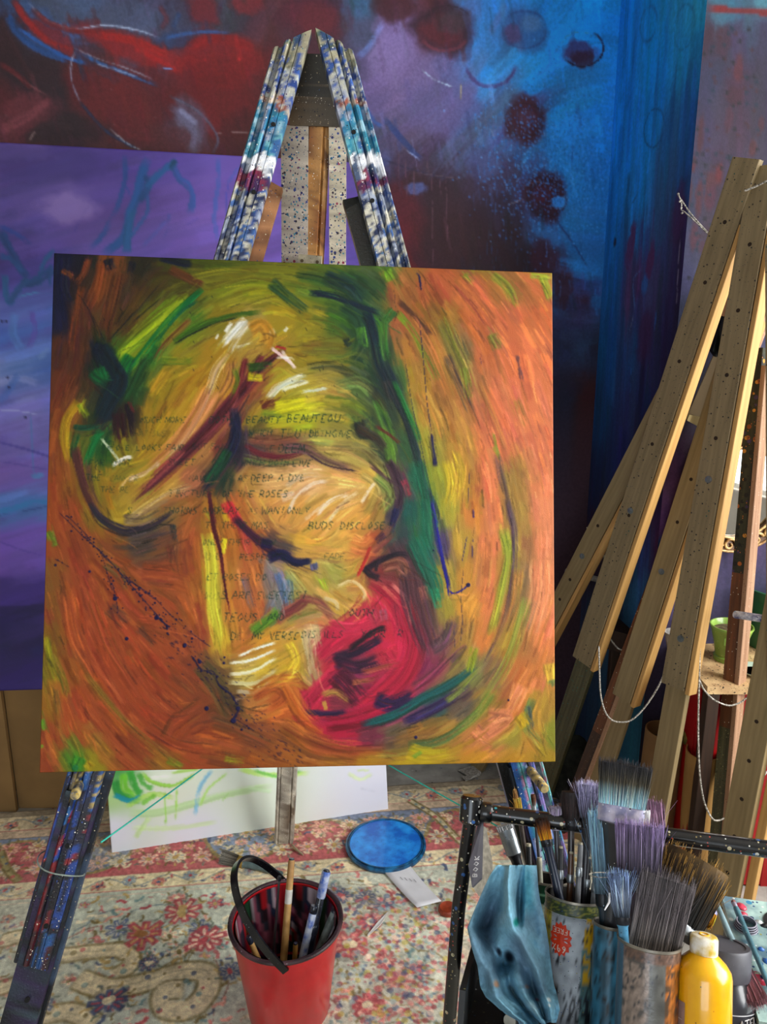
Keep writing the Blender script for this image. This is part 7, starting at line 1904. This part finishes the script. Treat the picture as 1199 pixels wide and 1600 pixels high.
# axes round a standing thing: towards the camera is angle -90 deg
def skin(name, c, rows, colfn, mat_, parent, seg=72, sub=5):
    """turned surface with painted colours; rows [(r, h)], colfn(theta, h) theta 0 = facing the camera"""
    cam_dir = CAMV - c; f0 = unit(cam_dir - TUP * (cam_dir @ TUP)); r0 = np.cross(f0, TUP) * -1.0
    rr = []
    for i in range(len(rows) - 1):
        for k in range(sub): rr.append(np.array(rows[i]) + (np.array(rows[i + 1]) - rows[i]) * k / sub)
    rr.append(np.array(rows[-1])); m = MB()
    for r, h in rr:
        for j in range(seg):
            t = 2 * math.pi * j / seg - math.pi
            m.v.append(c + TUP * h + (f0 * math.cos(t) + r0 * math.sin(t)) * r); m.c.append(colfn(t, h))
    n = len(rr)
    m.f += [(i * seg + j, i * seg + (j + 1) % seg, (i + 1) * seg + (j + 1) % seg, (i + 1) * seg + j) for i in range(n - 1) for j in range(seg)]
    return m.build(name, mat_, parent, True)
def can_axes(c):
    cam_dir = CAMV - c; f0 = unit(cam_dir - TUP * (cam_dir @ TUP)); return f0, np.cross(TUP, f0)
def on_can(c, r, th, h, out=.0006):
    f0, r0 = can_axes(c); return c + TUP * h + (f0 * math.cos(th) + r0 * math.sin(th)) * (r + out)
def lettering(text, place, size, rad, mat_, parent, flip=False, dx=.85):
    """raised pen lettering: place(u, v) -> point, u along the line, v up"""
    m = MB(); u0 = 0.0
    for ch in text:
        if ch == ' ': u0 += size * .6; continue
        for part in PEN.get(ch.upper(), '').split('|'):
            if not part: continue
            q = [tuple(float(v) for v in k.split(',')) for k in part.split()]
            pts = [place((-1 if flip else 1) * (u0 + px * size * .8), (-1 if flip else 1) * (1 - py) * size) for px, py in q]
            m.tube(pts, rad, 5)
        u0 += size * dx
    return m.build('lettering', mat_, parent)
tin_lip = mat_plain('tin_lip', '8a8478', .4, .6, .3, 60, .2)
tin_in = mat_plain('tin_inside', '1c1814', .6, .3, .3, 30, .2)
def tin_shell(c, r, h, e):
    sharp(MB().lathe([(r, h - .004), (r * 1.025, h - .003), (r * 1.025, h), (r * .985, h), (r * .97, h - .004)], c, TUP, 48, close=True).build('rim', tin_lip, e), 40)
    m = MB(); seg = 40; v = []
    f0, r0 = can_axes(c)
    for rr_, hh in ((.02 * r, .004), (r * .96, .004), (r * .965, h - .002)):
        for j in range(seg):
            t = 2 * math.pi * j / seg; v.append(c + TUP * hh + (f0 * math.cos(t) + r0 * math.sin(t)) * rr_)
    m.add(v, [(i * seg + j, (i + 1) * seg + j, (i + 1) * seg + (j + 1) % seg, i * seg + (j + 1) % seg) for i in range(2) for j in range(seg)]); m.build('inside', tin_in, e, True)
# --- illustrated tin (stands upside down in print)
h2, r2 = .165, .0425; c2 = stand(899, 1397, h2)
n1, n2_ = Cells(101), Cells(102)
def col2(t, h):
    k = n1(t * 6 + 20, h * 260); g = n2_(t * 14 + 5, h * 500)
    if h > h2 - .020: c = hexc('2c3a1c') if g < .6 else hexc('6a6a2c')
    elif t < -.80: c = hexc('a89c2c') * (.6 + .6 * g)
    else:
        c = hexc('a8b0b8') * (.75 + .3 * k)
        if .30 < t < .95 and h < h2 - .06: c = hexc('4a6a6c') * (.6 + .7 * g)
        if .34 < t < .62 and h > .05: c = hexc('b08a14') if k > .42 else c
        if .55 < t < .95 and h2 - .055 < h < h2 - .022: c = hexc('b48a10')
        if -.2 < t < .9 and .012 < h < .04 and g < .45: c = hexc('1c2026')
        if -1.0 < t < -.45 and h < .095: c = hexc('5a3a18') if abs(h - .05 + (t + 1.2) * .04) < .03 else c
    if n2_(t * 22 + 40, h * 900) > .82: c = hexc('22262c')
    return c
e2 = empty('food_tin', c2, 'printed tin with a red starburst label holding brushes in the trolley', 'tin')
skin('tin_wall', c2, [(r2 * .97, 0), (r2, .004), (r2, h2 * .5), (r2, h2 - .022), (r2 * 1.02, h2 - .020), (r2, h2 - .018), (r2, h2 - .003)], col2, mat_paint('printed_tin', .4, 1.0, .3, 300, coat=.1, speck=[(200, .13, ('1c1c24', '2a4a8a', '8a7a20', '142420'))]), e2, 96, 9)
tin_shell(c2, r2, h2, e2)
_sb = MB(); sv = [on_can(c2, r2, -.42, h2 - .052, .0007)]
for k in range(28):
    a = 2 * math.pi * k / 28; q = 1.0 if k % 2 else .82
    sv.append(on_can(c2, r2, -.42 + math.cos(a) * .40 * q, h2 - .052 + math.sin(a) * .023 * q, .0007))
_sb.add(sv, [(0, 1 + k, 1 + (k + 1) % 28) for k in range(28)]); star = _sb.build('starburst', mat_plain('label_red', 'c83410', .5, 0, .1, 30, .05), e2)
_wt = mat_plain('print_white', 'd8d0c4', .6)
lettering('69%', lambda u, v: on_can(c2, r2, -.20 + u / r2, h2 - .060 + v, .0012), .0085, .0007, _wt, star, True, .9)
lettering('FREE', lambda u, v: on_can(c2, r2, -.18 + u / r2, h2 - .038 + v, .0012), .0065, .0005, _wt, star, True, .85)
# --- green tin
h1, r1 = .150, .036; c1 = stand(853, 1372, h1) + ED * .004
e1 = empty('food_tin', c1, 'dark green tin behind the blue rag holding brushes', 'tin')
def col1(t, h):
    c = hexc('123c28') * (.8 + .3 * n1(t * 3, h * 60))
    if abs(t + .42) < .035 and h > h1 - .09: c = hexc('c8d0d0') if n2_(2, h * 900) > .4 else hexc('0c1a14')
    if -.25 < t < .25 and h1 - .075 < h < h1 - .03: c = hexc('a8b8a8') * (.8 + .3 * n2_(t * 40, h * 800))
    if abs(h - (h1 - .018)) < .0015: c = hexc('6a9a7c')
    return c
skin('tin_wall', c1, [(r1, 0), (r1, h1 * .4), (r1, h1 * .7), (r1, h1 - .003)], col1, mat_paint('green_tin', .3, 1.0, .1, 200, coat=.3), e1, 96, 14)
tin_shell(c1, r1, h1, e1)
# --- bare metal tin
h3, r3 = .160, .0385; c3 = stand(1013, 1463, h3) - ED * .012
e3 = empty('metal_tin', c3, 'bare metal tin with rust and peeling paint next to the yellow bottle', 'tin')
def col3(t, h):
    k = n1(t * 5 + 9, h * 120); g = n2_(t * 18, h * 420)
    c = hexc('5c5c58') * (.7 + .5 * k)
    if -.95 < t < .05: c = hexc('8a7a70') * (.7 + .5 * g) if k > .25 else hexc('4a4644')
    if t > .55: c = hexc('9a5a20') * (.5 + .8 * g) if k > .4 else hexc('4a3420')
    if h > h3 - .016: c = hexc('6a5044') * (.6 + .6 * g)
    if g < .16: c = hexc('2a2c34')
    if t < -.9: c = hexc('3a5a70')
    return c
skin('tin_wall', c3, [(r3, 0), (r3, h3 * .35), (r3, h3 * .7), (r3, h3 - .003)], col3, mat_paint('bare_tin', .32, 1.0, .3, 220, spec=.7, coat=.3), e3, 96, 12)
tin_shell(c3, r3, h3, e3)
# --- slim teal painted tin between them
h4, r4 = .150, .023; c4 = stand(956, 1446, h4) + ED * .012
e4 = empty('slim_tin', c4, 'slim teal painted tin squeezed between the printed and the bare metal tins', 'tin')
skin('tin_wall', c4, [(r4, 0), (r4, h4 * .5), (r4, h4 - .003)], lambda t, h: hexc('2a5a70') * (.6 + .8 * n1(t * 4, h * 80)) if n2_(t * 9, h * 200) > .25 else hexc('14222a'), mat_paint('teal_tin', .4, 1.0, .3, 220, coat=.2), e4, 48, 10)
tin_shell(c4, r4, h4, e4)
# --- yellow paint bottle
h5, r5 = .165, .0335; c5 = stand(1096, 1452, h5 + .012) - ED * .02
e5 = empty('paint_bottle', c5, 'yellow paint bottle with a white screw cap at the front of the trolley', 'bottle')
yel = mat_plain('cadmium_yellow', 'f0b400', .28, 0, .10, 14, .1, 'e09a00', coat=.5, speck=[(110, .09, ('7a4a10', 'c86a10', '5a5a20'))])
BH = h5 - .022
sharp(MB().lathe([(0, 0), (r5 * .94, 0), (r5, .004), (r5, BH - .012), (r5 * .96, BH - .005), (r5 * .80, BH + .003), (r5 * .50, BH + .012), (r5 * .42, BH + .014), (r5 * .40, BH + .018), (0, BH + .018)], c5, TUP, 56).build('body', yel, e5), 60)
capm = mat_plain('cap_white', 'e8e4dc', .35, 0, .2, 60, .1, 'c8a838', coat=.2)
cap5 = sharp(MB().lathe([(0, BH + .013), (r5 * .49, BH + .013), (r5 * .50, BH + .016), (r5 * .50, BH + .030), (r5 * .46, BH + .033), (r5 * .40, BH + .034), (0, BH + .034)], c5, TUP, 36).build('cap', capm, e5), 40)
MB().tube([on_can(c5, 0, t, BH + .034, r5 * .16) for t in np.linspace(0, 6.2832, 25)], .0013, 6).build('cap_ring', mat_plain('crusted_yellow', 'e0a820', .4), cap5)
m = MB(); K = 10; lv = []
for i in range(2):
    for j in range(K + 1): lv.append(on_can(c5, r5, -1.25 + .62 * j / K, .012 + (BH - .052) * i, .0006))
m.add(lv, [(j, j + 1, K + 2 + j, K + 1 + j) for j in range(K)]); lab5 = m.build('label', mat_plain('bottle_label', 'a8867c', .6, 0, .1, 40, .05, '8c7068'), e5)
for k in range(6): MB().tube([on_can(c5, r5, -1.15 + .40 * j / 5, BH - .06 - k * .009, .0012) for j in range(6)], .0005, 4).build('label_line', mat_plain('label_print', 'd8c4b8', .6), lab5)
# --- black jar
h6, r6 = .135, .044; c6 = stand(1121, 1462, h6) - ED * .03
e6 = empty('paint_jar', c6, 'black plastic jar with a wide lid and white label behind the yellow bottle', 'jar')
bl = mat_plain('jar_black', '1c1c20', .3, 0, .25, 20, .1, '30303a', coat=.4, speck=[(240, .06, ('8a8a90', '5a5a64'))])
sharp(MB().lathe([(0, 0), (r6 * .95, 0), (r6, .006), (r6, .070), (r6 * .96, .080), (r6 * .82, .092), (r6 * .80, .097), (0, .097)], c6, TUP, 56).build('body', bl, e6), 50)
sharp(MB().lathe([(0, .096), (r6 * .84, .096), (r6 * .86, .099), (r6 * .86, h6 - .003), (r6 * .82, h6), (r6 * .70, h6), (r6 * .69, h6 - .0016), (0, h6 - .0016)], c6, TUP, 56).build('lid', mat_plain('jar_lid', '3a3a40', .5, 0, .2, 30, .1, '4c4c54', speck=[(300, .06, ('9a9aa0', '6a6a72'))]), e6), 40)
def ring_label(c, r, t0, t1, h0, h1_, mat_, par, nm):
    K = 16; lv = [on_can(c, r, t0 + (t1 - t0) * j / K, h, .0005) for h in (h0, h1_) for j in range(K + 1)]
    return MB().add(lv, [(j, j + 1, K + 2 + j, K + 1 + j) for j in range(K)]).build(nm, mat_, par)
lab6 = ring_label(c6, r6, -1.2, 1.35, .018, .040, mat_plain('jar_paper', 'c0c0c4', .6, 0, .06, 30, .03), e6, 'label')
MB().tube([on_can(c6, r6, t, .062, .0006) for t in np.linspace(-1.3, 1.4, 28)], .0007, 5).build('label_line', mat_plain('jar_line', 'b8b8bc', .5), e6)
lettering('ATEL', lambda u, v: on_can(c6, r6, .52 + u / r6, .0455 + v + u * .12, .0012), .0105, .0007, mat_plain('script_white', 'e0e0e4', .5), e6, False, .78)
lettering('ERACT', lambda u, v: on_can(c6, r6, .50 + u / r6, .0265 + v, .0012), .0078, .0005, mat_plain('print_dark', '4a4a50', .6), lab6, False, .95)
# --- palette box lid under the resting brushes
pal = empty('palette_tray', on_floor(1238, 1500, .47), 'paint-daubed pale palette tray at the right of the trolley', 'palette')
palm = mat_plain('palette_daubs', 'a8c4bc', .4, 0, .4, 26, .4, '5a7a8a', coat=.2, speck=[(45, .22, ('2a5aa0', 'd8e0dc', '1c3a5a', 'c83a4c', '3a8ab0', '8aa890')), (110, .2, ('101820', 'e0e4e0', '2a4a7a', '9a9a48'))])
PN_ = unit([0, .06, 1]); PE_ = unit([EX[0], EX[1], 0]); PE_ = unit(PE_ - PN_ * (PE_ @ PN_)); PD_ = np.cross(PN_, PE_)
_pc = on_floor(1238, 1500, .555)            # middle of the palette's top face
tpl = MB().box(_pc - PN_ * .005, PE_, PD_, PN_, .072, .125, .005).build('tray_plate', palm, pal)
MB().box(_pc - PN_ * .055, PE_, PD_, PN_, .066, .118, .045).build('tray_base', mat_plain('palette_base', '2a3a40', .5, 0, .4, 40, .3), pal)
sharp(MB().lathe([(.018, 0), (.030, 0), (.030, .002), (.018, .002)], _pc + PD_ * .075 + PE_ * .01, PN_, 30, close=True).build('well_ring', mat_plain('well_dark', '14161a', .4), tpl), 40)
for k in range(40):
    q = _pc + PE_ * (_br.uniform(-.066, .066)) + PD_ * _br.uniform(-.118, .118); r = _br.uniform(.003, .012)
    MB().lathe([(0, 0), (r, 0), (r * .7, .0018), (0, .003)], q, PN_, 9, 1, _br.uniform(.6, 1.4)).build('paint_daub', mat_plain('daub_%d' % (k % 7), ('2c64b0', 'd8dcd8', '1a2a5a', 'd04058', '48a0b8', '14181c', 'b8c8b0')[k % 7], .3, 0, .2, 60, .2, coat=.3), tpl, True)
# ------------------------------------------------------------------ brushes standing in the tins
def B(label, tipx, tipy, dtip, endc, endh, w, t, bl, fl, hcol, cols, tilt=None, **kw):
    tip = at_d(tipx, tipy, dtip)
    return brush(label, endc + TUP * endh, tip, w, t, bl, fl, hcol, cols, **kw)
BLK = ('141418', '2a2a30', '4a4a50')
# wide flat brush standing highest, black hair stained blue at the root
B('widest flat brush with black bristles stained pale blue standing highest in the tins', 978, 1190, 1.085, c4 - EX * .006, .03, .062, .014, .058, .026, '2a2a2e', ('8ab8d0', '5a7a90', '4a4434', '1c1c20', '24242a'), n=520, fcol='dirty', splay=.14, wild=.03, rad=.0005, side=EX + TUP * -.12, hw=.024)
B('flat brush with lilac grey bristles in front of the black trolley bar', 1000, 1284, 1.03, c3 + EX * -.012, .03, .054, .016, .066, .020, '3a2a34', ('1c1a20', '38343e', '585064', '8a789c', '7c6a94'), n=420, fcol='dark', splay=.10, wild=.05, rad=.0005, hw=.024)
B('large round brush with bushy brown and black bristles leaning over the bottle', 1092, 1336, 1.03, c3 + EX * -.018, .07, .078, .050, .086, .020, '1c1c1c', ('0a0a0a', '100e0a', '1c160e', '4a3418', '84642e'), n=700, fcol='metal', round_=True, splay=.20, wild=.04, rad=.0006, rough_tip=.08, hw=.022)
B('flat brush with soft grey bristles drooping over the bare metal tin', 1046, 1364, 1.0, c3 + EX * -.012, .05, .060, .022, .098, .018, '4a1c20', ('6a625c', '4a4446', '565052', '6e686a', '5c5658'), n=520, fcol='dark', splay=.06, wild=.05, rad=.0005, hw=.026)
B('slender brush with sky blue stiffened bristles tied with white thread', 934, 1268, 1.10, c4 + ED * -.005, .06, .020, .014, .105, .018, '20303c', ('3a4a54', '8a9a80', '7a9ab0', '6a9ccc', '88b4e0'), n=300, fcol='dark', splay=.06, wild=.02, rad=.0006, hw=.012)
B('small brush with pale blue bristles and blue handle below the tied one', 966, 1362, .99, c3 + EX * -.022, .09, .018, .012, .052, .012, '5a9ac0', ('1c242c', '6a7c94', '8a98b4', '6a80a8'), n=240, fcol='dark', splay=.3, wild=.18, rad=.0005, hw=.012)
B('tilted flat brush with mauve bristles behind the bar', 1012, 1250, 1.17, c3 + EX * .03 + ED * .03, .10, .040, .012, .050, .016, '6a5a64', ('3c2c38', '5c4656', '7a5c74', '6a4c64'), n=300, fcol='dark', splay=.12, wild=.04, rad=.0005, side=EX - TUP * .5, hw=.018)
B('short brush with white tip and pink stained bristles', 1002, 1265, 1.09, c3 + EX * -.01 + ED * .02, .06, .022, .014, .024, .012, 'b08a8a', ('c87878', 'd8a8a8', 'e4e4ea', 'f0f0f4'), n=260, fcol='dirty', splay=.05, wild=.0, rad=.0006, hw=.012)
B('dark curled round brush standing behind the printed tin', 893, 1234, 1.17, c2 + ED * .015, .04, .024, .018, .042, .016, '241c1c', ('1c1414', '2a2020', '3c3030', '2a2224'), n=320, fcol='dark', round_=True, splay=.35, wild=.10, rad=.0005, hw=.010)
B('splayed brush with wispy lavender bristles beside the widest brush', 922, 1222, 1.165, c2 + EX * .012 + ED * .01, .04, .022, .014, .050, .016, '2a2a30', ('2a2830', '5a5662', '8886ac', '9894b8'), n=300, fcol='dark', splay=.5, wild=.30, rad=.0005, hw=.010)
B('paint brush with a wide shiny ferrule leaning to the left over the green tin', 788, 1288, 1.265, c1 + EX * .012, .03, .026, .016, .006, .042, '14141a', ('8a8a8c', 'b0b4b8'), n=90, fcol='metal', splay=.02, hw=.014)
B('brush with orange and dark bristles and a navy handle in front of the bar', 846, 1278, 1.15, c2 + EX * .016, .03, .017, .012, .028, .012, '1c2438', ('c87c14', 'b06810', '4a2410', '1c0e0a'), n=260, fcol='dark', splay=.12, wild=.02, rad=.0005, hw=.013)
B('flat ochre bristle brush just above the bar', 808, 1247, 1.285, c1 + ED * .006, .03, .012, .007, .014, .016, '3a2a1c', ('c89a38', 'b88a2c', 'd0a850'), n=120, fcol='metal', splay=.05, hw=.007)
B('pointed brown bristle brush leaning above the bar', 804, 1232, 1.29, c1 + ED * .012 + EX * .004, .03, .012, .008, .032, .014, '3a3a40', ('6a4424', '9a6838', 'b8864c'), n=140, fcol='metal', round_=True, splay=-.5, hw=.007)
B('thin brush with a small russet tip between the taller ones', 833, 1240, 1.28, c1 + EX * .010 + ED * .01, .03, .007, .007, .018, .020, '2c2c34', ('8a8a90', '7a4a2c', '5a3018'), n=70, fcol='metal', round_=True, splay=.25, hw=.005)
B('soft lilac round brush peeping over the bar', 868, 1258, 1.175, c2 + ED * .018 - EX * .01, .03, .018, .012, .020, .016, '34303c', ('8a7ca0', 'a898bc', 'b0a4c0'), n=200, fcol='dirty', round_=True, splay=.15, hw=.008)
for k, (tx, ty, lab, hc) in enumerate(((877, 1322, 'dark slim handle crowding the left of the printed tin', '24242a'), (893, 1330, 'brown slim handle in the middle of the printed tin', '5a3c28'), (908, 1316, 'grey slim handle with a pale tip in the printed tin', '6a6c70'), (921, 1338, 'short black handle at the right of the printed tin', '16161a'), (933, 1346, 'stubby steel grey handle at the rear of the printed tin', '8a9098'))):
    rod('brush_handle', c2 + EX * (-.016 + .009 * k) + TUP * .02 + ED * (.012 if k % 2 else -.004), at_d(tx, ty, 1.155 - .004 * k), .0042, mat_plain('handle_' + hc, hc, .4, 0, .3, 60, .15, coat=.2), lab, 'brush', [('collar', .78, .84, 1.25, mat_plain('ferrule_metal', '9aa0a4', .35, .85)), ('tip_cap', .97, 1.0, .8, mat_plain('handle_tip', 'b0a890', .5))])
for k, (tx, ty, lab, hc) in enumerate(((826, 1318, 'black slim handle inside the green tin', '101014'), (843, 1340, 'pale wooden slat standing inside the green tin', '8a8a78'))):
    rod('brush_handle', c1 + EX * (-.012 + .014 * k) + TUP * .02, at_d(tx, ty, 1.26), .005, mat_plain('handle_' + hc, hc, .4, 0, .3, 60, .15), lab, 'brush', [('tip_cap', .96, 1.0, .85, mat_plain('handle_tip', 'b0a890', .5))])
# thread round the tied brush
p0 = at_d(941, 1367, 1.012)
o = MB().tube([p0 + EX * math.cos(t) * .016 + ED * math.sin(t) * .012 + TUP * .002 * math.cos(t) for t in np.linspace(0, 6.2832, 25)], .0007, 5).build('thread', cordm); tag(o, 'white thread wound round the sky blue brush', 'thread')
o = MB().tube([at_d(953, 1395, .985), at_d(952, 1410, .98), at_d(945, 1422, .975)], [.0012, .0014, .0008], 6).build('wire_end', mat_plain('bright_wire', 'd8d8dc', .4)); tag(o, 'bright bent wire end below the tied brush', 'wire')
# brushes resting across the palette tray
def rest(lab, a, b, da, db, **kw): return brush(lab, at_d(*a, da), at_d(*b, db), **kw)
def onp(x, y, h): return on_plane([(x, y)], _pc + PN_ * h, PN_)[0]
brush('slim teal and pink stained handle lying across the palette tray', onp(1206, 1550, .006), onp(1146, 1408, .010), w=.007, t=.006, bl=.004, fl=.012, hcol='5a8a98', cols=('c88a84', 'b87870'), n=40, fcol='dirty', round_=True, hw=.009)
brush('long brush with mauve bristles lying down over the black jar', onp(1112, 1392, .07), onp(1186, 1572, .012), w=.020, t=.012, bl=.046, fl=.018, hcol='8aa8b0', cols=('5a3c48', '7a5058', '8a5c64', '744c54'), n=320, fcol='dirty', splay=.45, hw=.010)
brush('brush with bright orange bristles lying behind the yellow bottle', onp(1132, 1386, .05), onp(1098, 1440, .045), w=.022, t=.010, bl=.022, fl=.016, hcol='7ab0b8', cols=('a86c10', 'd89418', 'c88010'), n=200, fcol='dirty', splay=.2, hw=.012)
# striped cord reel on the palette
pk = on_plane([(1166, 1450)], _pc, PN_)[0]
e = empty('cord_reel', pk, 'small reel of black and white striped cord on the palette tray', 'reel')
for k in range(7): MB().tube([pk + PN_ * (.0012 + .0016 * k) + (PE_ * math.cos(t) + PD_ * math.sin(t)) * (.016 - .0004 * k) for t in np.linspace(0, 6.2832, 25)], .0011, 5).build('winding', mat_plain('cord_dark' if k % 2 else 'cord_pale', '1c1828' if k % 2 else 'a8a4b4', .7), e, True)
# ------------------------------------------------------------------ blue rag over the left of the trolley
RGN, RGM = 84, 110
top_l, top_r = at_d(752, 1385, 1.10), at_d(838, 1352, 1.17)
nz = Cells(131); nzb_ = Cells(132)
outline = [(775, 838, 1352), (757, 842, 1385), (742, 848, 1420), (730, 852, 1450), (738, 858, 1480), (748, 862, 1510), (752, 868, 1540), (758, 873, 1558), (780, 876, 1578), (822, 870, 1602)]
rows_ = np.array(outline, float); m = MB()
for i in range(RGM):
    q = i / (RGM - 1) * (len(rows_) - 1); a = int(min(q, len(rows_) - 2)); l, r, y = rows_[a] + (rows_[a + 1] - rows_[a]) * (q - a)
    for j in range(RGN):
        s = j / (RGN - 1); v = i / (RGM - 1)
        x = l + (r - l) * s + 4 * (nz(s * 5, v * 6) - .5)
        yy = y + (6 * (nz(s * 9 + 3, 7) - .5) if v > .9 else 0) + (18 * abs(s - .75) - 6 if v > .97 else 0)
        bump = lambda cs, cv, ws, wv: math.exp(-((s - cs) / ws) ** 2 - ((v - cv) / wv) ** 2)
        band_ = math.exp(-((s - .34 - .75 * v) / .085) ** 2) * (1 if v < .5 else max(0, 1 - (v - .5) * 6))
        fold = .040 * band_ - .050 * bump(.22, .30, .13, .13) - .055 * bump(.42, .53, .09, .05) - .030 * bump(.30, .56, .10, .05) + .030 * bump(.05, .38, .10, .16) + .022 * bump(.72, .34, .08, .10) - .035 * bump(.66, .20, .06, .14)
        fold += (.026 * math.exp(-((s - .52 - .20 * (v - .5)) / .07) ** 2) + .030 * math.exp(-((s - .80 - .10 * (v - .5)) / .06) ** 2) - .030 * math.exp(-((s - .38 - .05 * v) / .045) ** 2) - .022 * math.exp(-((s - .70) / .035) ** 2) + .020 * math.exp(-((s - .16) / .08) ** 2)) * min(1, max(0, (v - .5) * 5))
        fold += .020 * (nz(s * 6 + 10, v * 7) - .5) + .008 * (nz(s * 15 + 4, v * 17) - .5)
        d = 1.095 - .070 * v - fold
        p = at_d(x, yy, d)
        c = hexc('86bcd4') * (.84 + .3 * nz(s * 7 + 30, v * 8)); k = nzb_(s * 5, v * 7)
        def mixin(c, h, a): return c + (hexc(h) - c) * min(max(a, 0), 1)
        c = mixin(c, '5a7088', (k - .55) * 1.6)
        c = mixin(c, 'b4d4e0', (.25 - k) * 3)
        c = mixin(c, '39425c', .8 * math.exp(-((s - .24) / .12) ** 2 - ((v - .29) / .10) ** 2) * (.5 + k))  # shade painted into the hollow beside the fold
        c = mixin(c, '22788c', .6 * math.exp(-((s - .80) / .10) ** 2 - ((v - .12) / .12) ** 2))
        for ss, vv, rr_, cc in ((.62, .30, .05, '1f8c84'), (.2, .66, .05, 'b08a70'), (.62, .68, .04, 'a89088'), (.86, .80, .04, 'e8f2f4'), (.84, .85, .03, 'e8f2f4'), (.46, .50, .07, '141c28'), (.34, .47, .05, '242c3c'), (.70, .80, .03, '8a6a80')):  # stains, plus dark spots that paint shade in the hollows
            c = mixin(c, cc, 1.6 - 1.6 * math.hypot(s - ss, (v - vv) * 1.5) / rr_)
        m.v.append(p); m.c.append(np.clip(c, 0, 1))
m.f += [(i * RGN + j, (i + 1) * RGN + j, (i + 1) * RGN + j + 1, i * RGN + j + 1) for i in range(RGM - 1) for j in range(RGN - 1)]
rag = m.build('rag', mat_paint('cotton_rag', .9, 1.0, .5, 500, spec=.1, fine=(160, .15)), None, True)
md = rag.modifiers.new('thickness', 'SOLIDIFY'); md.thickness = .0016
tag(rag, 'crumpled pale blue rag with paint stains hanging over the left of the trolley', 'rag')
# small capped tube under the rag
q = at_d(800, 1592, 1.045)
e = empty('paint_tube', q, 'small white capped paint tube end peeping out under the rag', 'paint tube')
sharp(MB().lathe([(0, -.05), (.013, -.05), (.0135, -.004), (.010, 0), (0, 0)], q, unit(CAMV - q + np.array([-.3, 0, -.4])), 20).build('tube_body', mat_plain('tube_dark', '24303c', .4), e), 40)
sharp(MB().lathe([(0, 0), (.0085, 0), (.009, .002), (.0085, .010), (0, .011)], q, unit(CAMV - q + np.array([-.3, 0, -.4])), 20).build('cap', mat_plain('tube_cap', 'c0bcac', .5), e), 40)
# booklet wedged behind the post
bk0 = [at_d(747, 1286, 1.195), at_d(754, 1284, 1.19), at_d(752, 1372, 1.14), at_d(738, 1386, 1.13), at_d(732, 1352, 1.15)]
e = empty('booklet', bk0[3], 'grey booklet with white script wedged behind the trolley post', 'book')
n_ = unit(np.cross(bk0[1] - bk0[0], bk0[3] - bk0[0])); n_ = n_ if n_ @ (CAMV - bk0[0]) > 0 else -n_
MB().add(bk0 + [p - n_ * .003 for p in bk0], [(0, 1, 2, 3, 4), (9, 8, 7, 6, 5)] + [(k, 5 + k, 5 + (k + 1) % 5, (k + 1) % 5) for k in range(5)]).build('cover', mat_plain('grey_cover', '5c5a64', .5, 0, .15, 30, .1), e)
pg = [at_d(755, 1290, 1.192), at_d(765, 1345, 1.165), at_d(764, 1372, 1.15), at_d(748, 1400, 1.125), at_d(741, 1388, 1.131), at_d(754, 1372, 1.142)]
MB().add(pg + [p - n_ * .008 for p in pg], [tuple(range(6)), tuple(range(11, 5, -1))] + [(k, 6 + k, 6 + (k + 1) % 6, (k + 1) % 6) for k in range(6)]).build('pages', mat_plain('book_pages', 'b8b0a0', .8, 0, .3, 120, .1), e)
_b0 = at_d(740.5, 1372, 1.128); _bu = unit(at_d(747, 1320, 1.158) - _b0); _bv = unit(np.cross(_bu, -n_)) if True else None
lettering('BOOK', lambda u, v: _b0 + _bu * u - _bv * v + n_ * .003, .0085, .0007, mat_plain('script_white', 'e0e0e4', .5), e, False, .95)
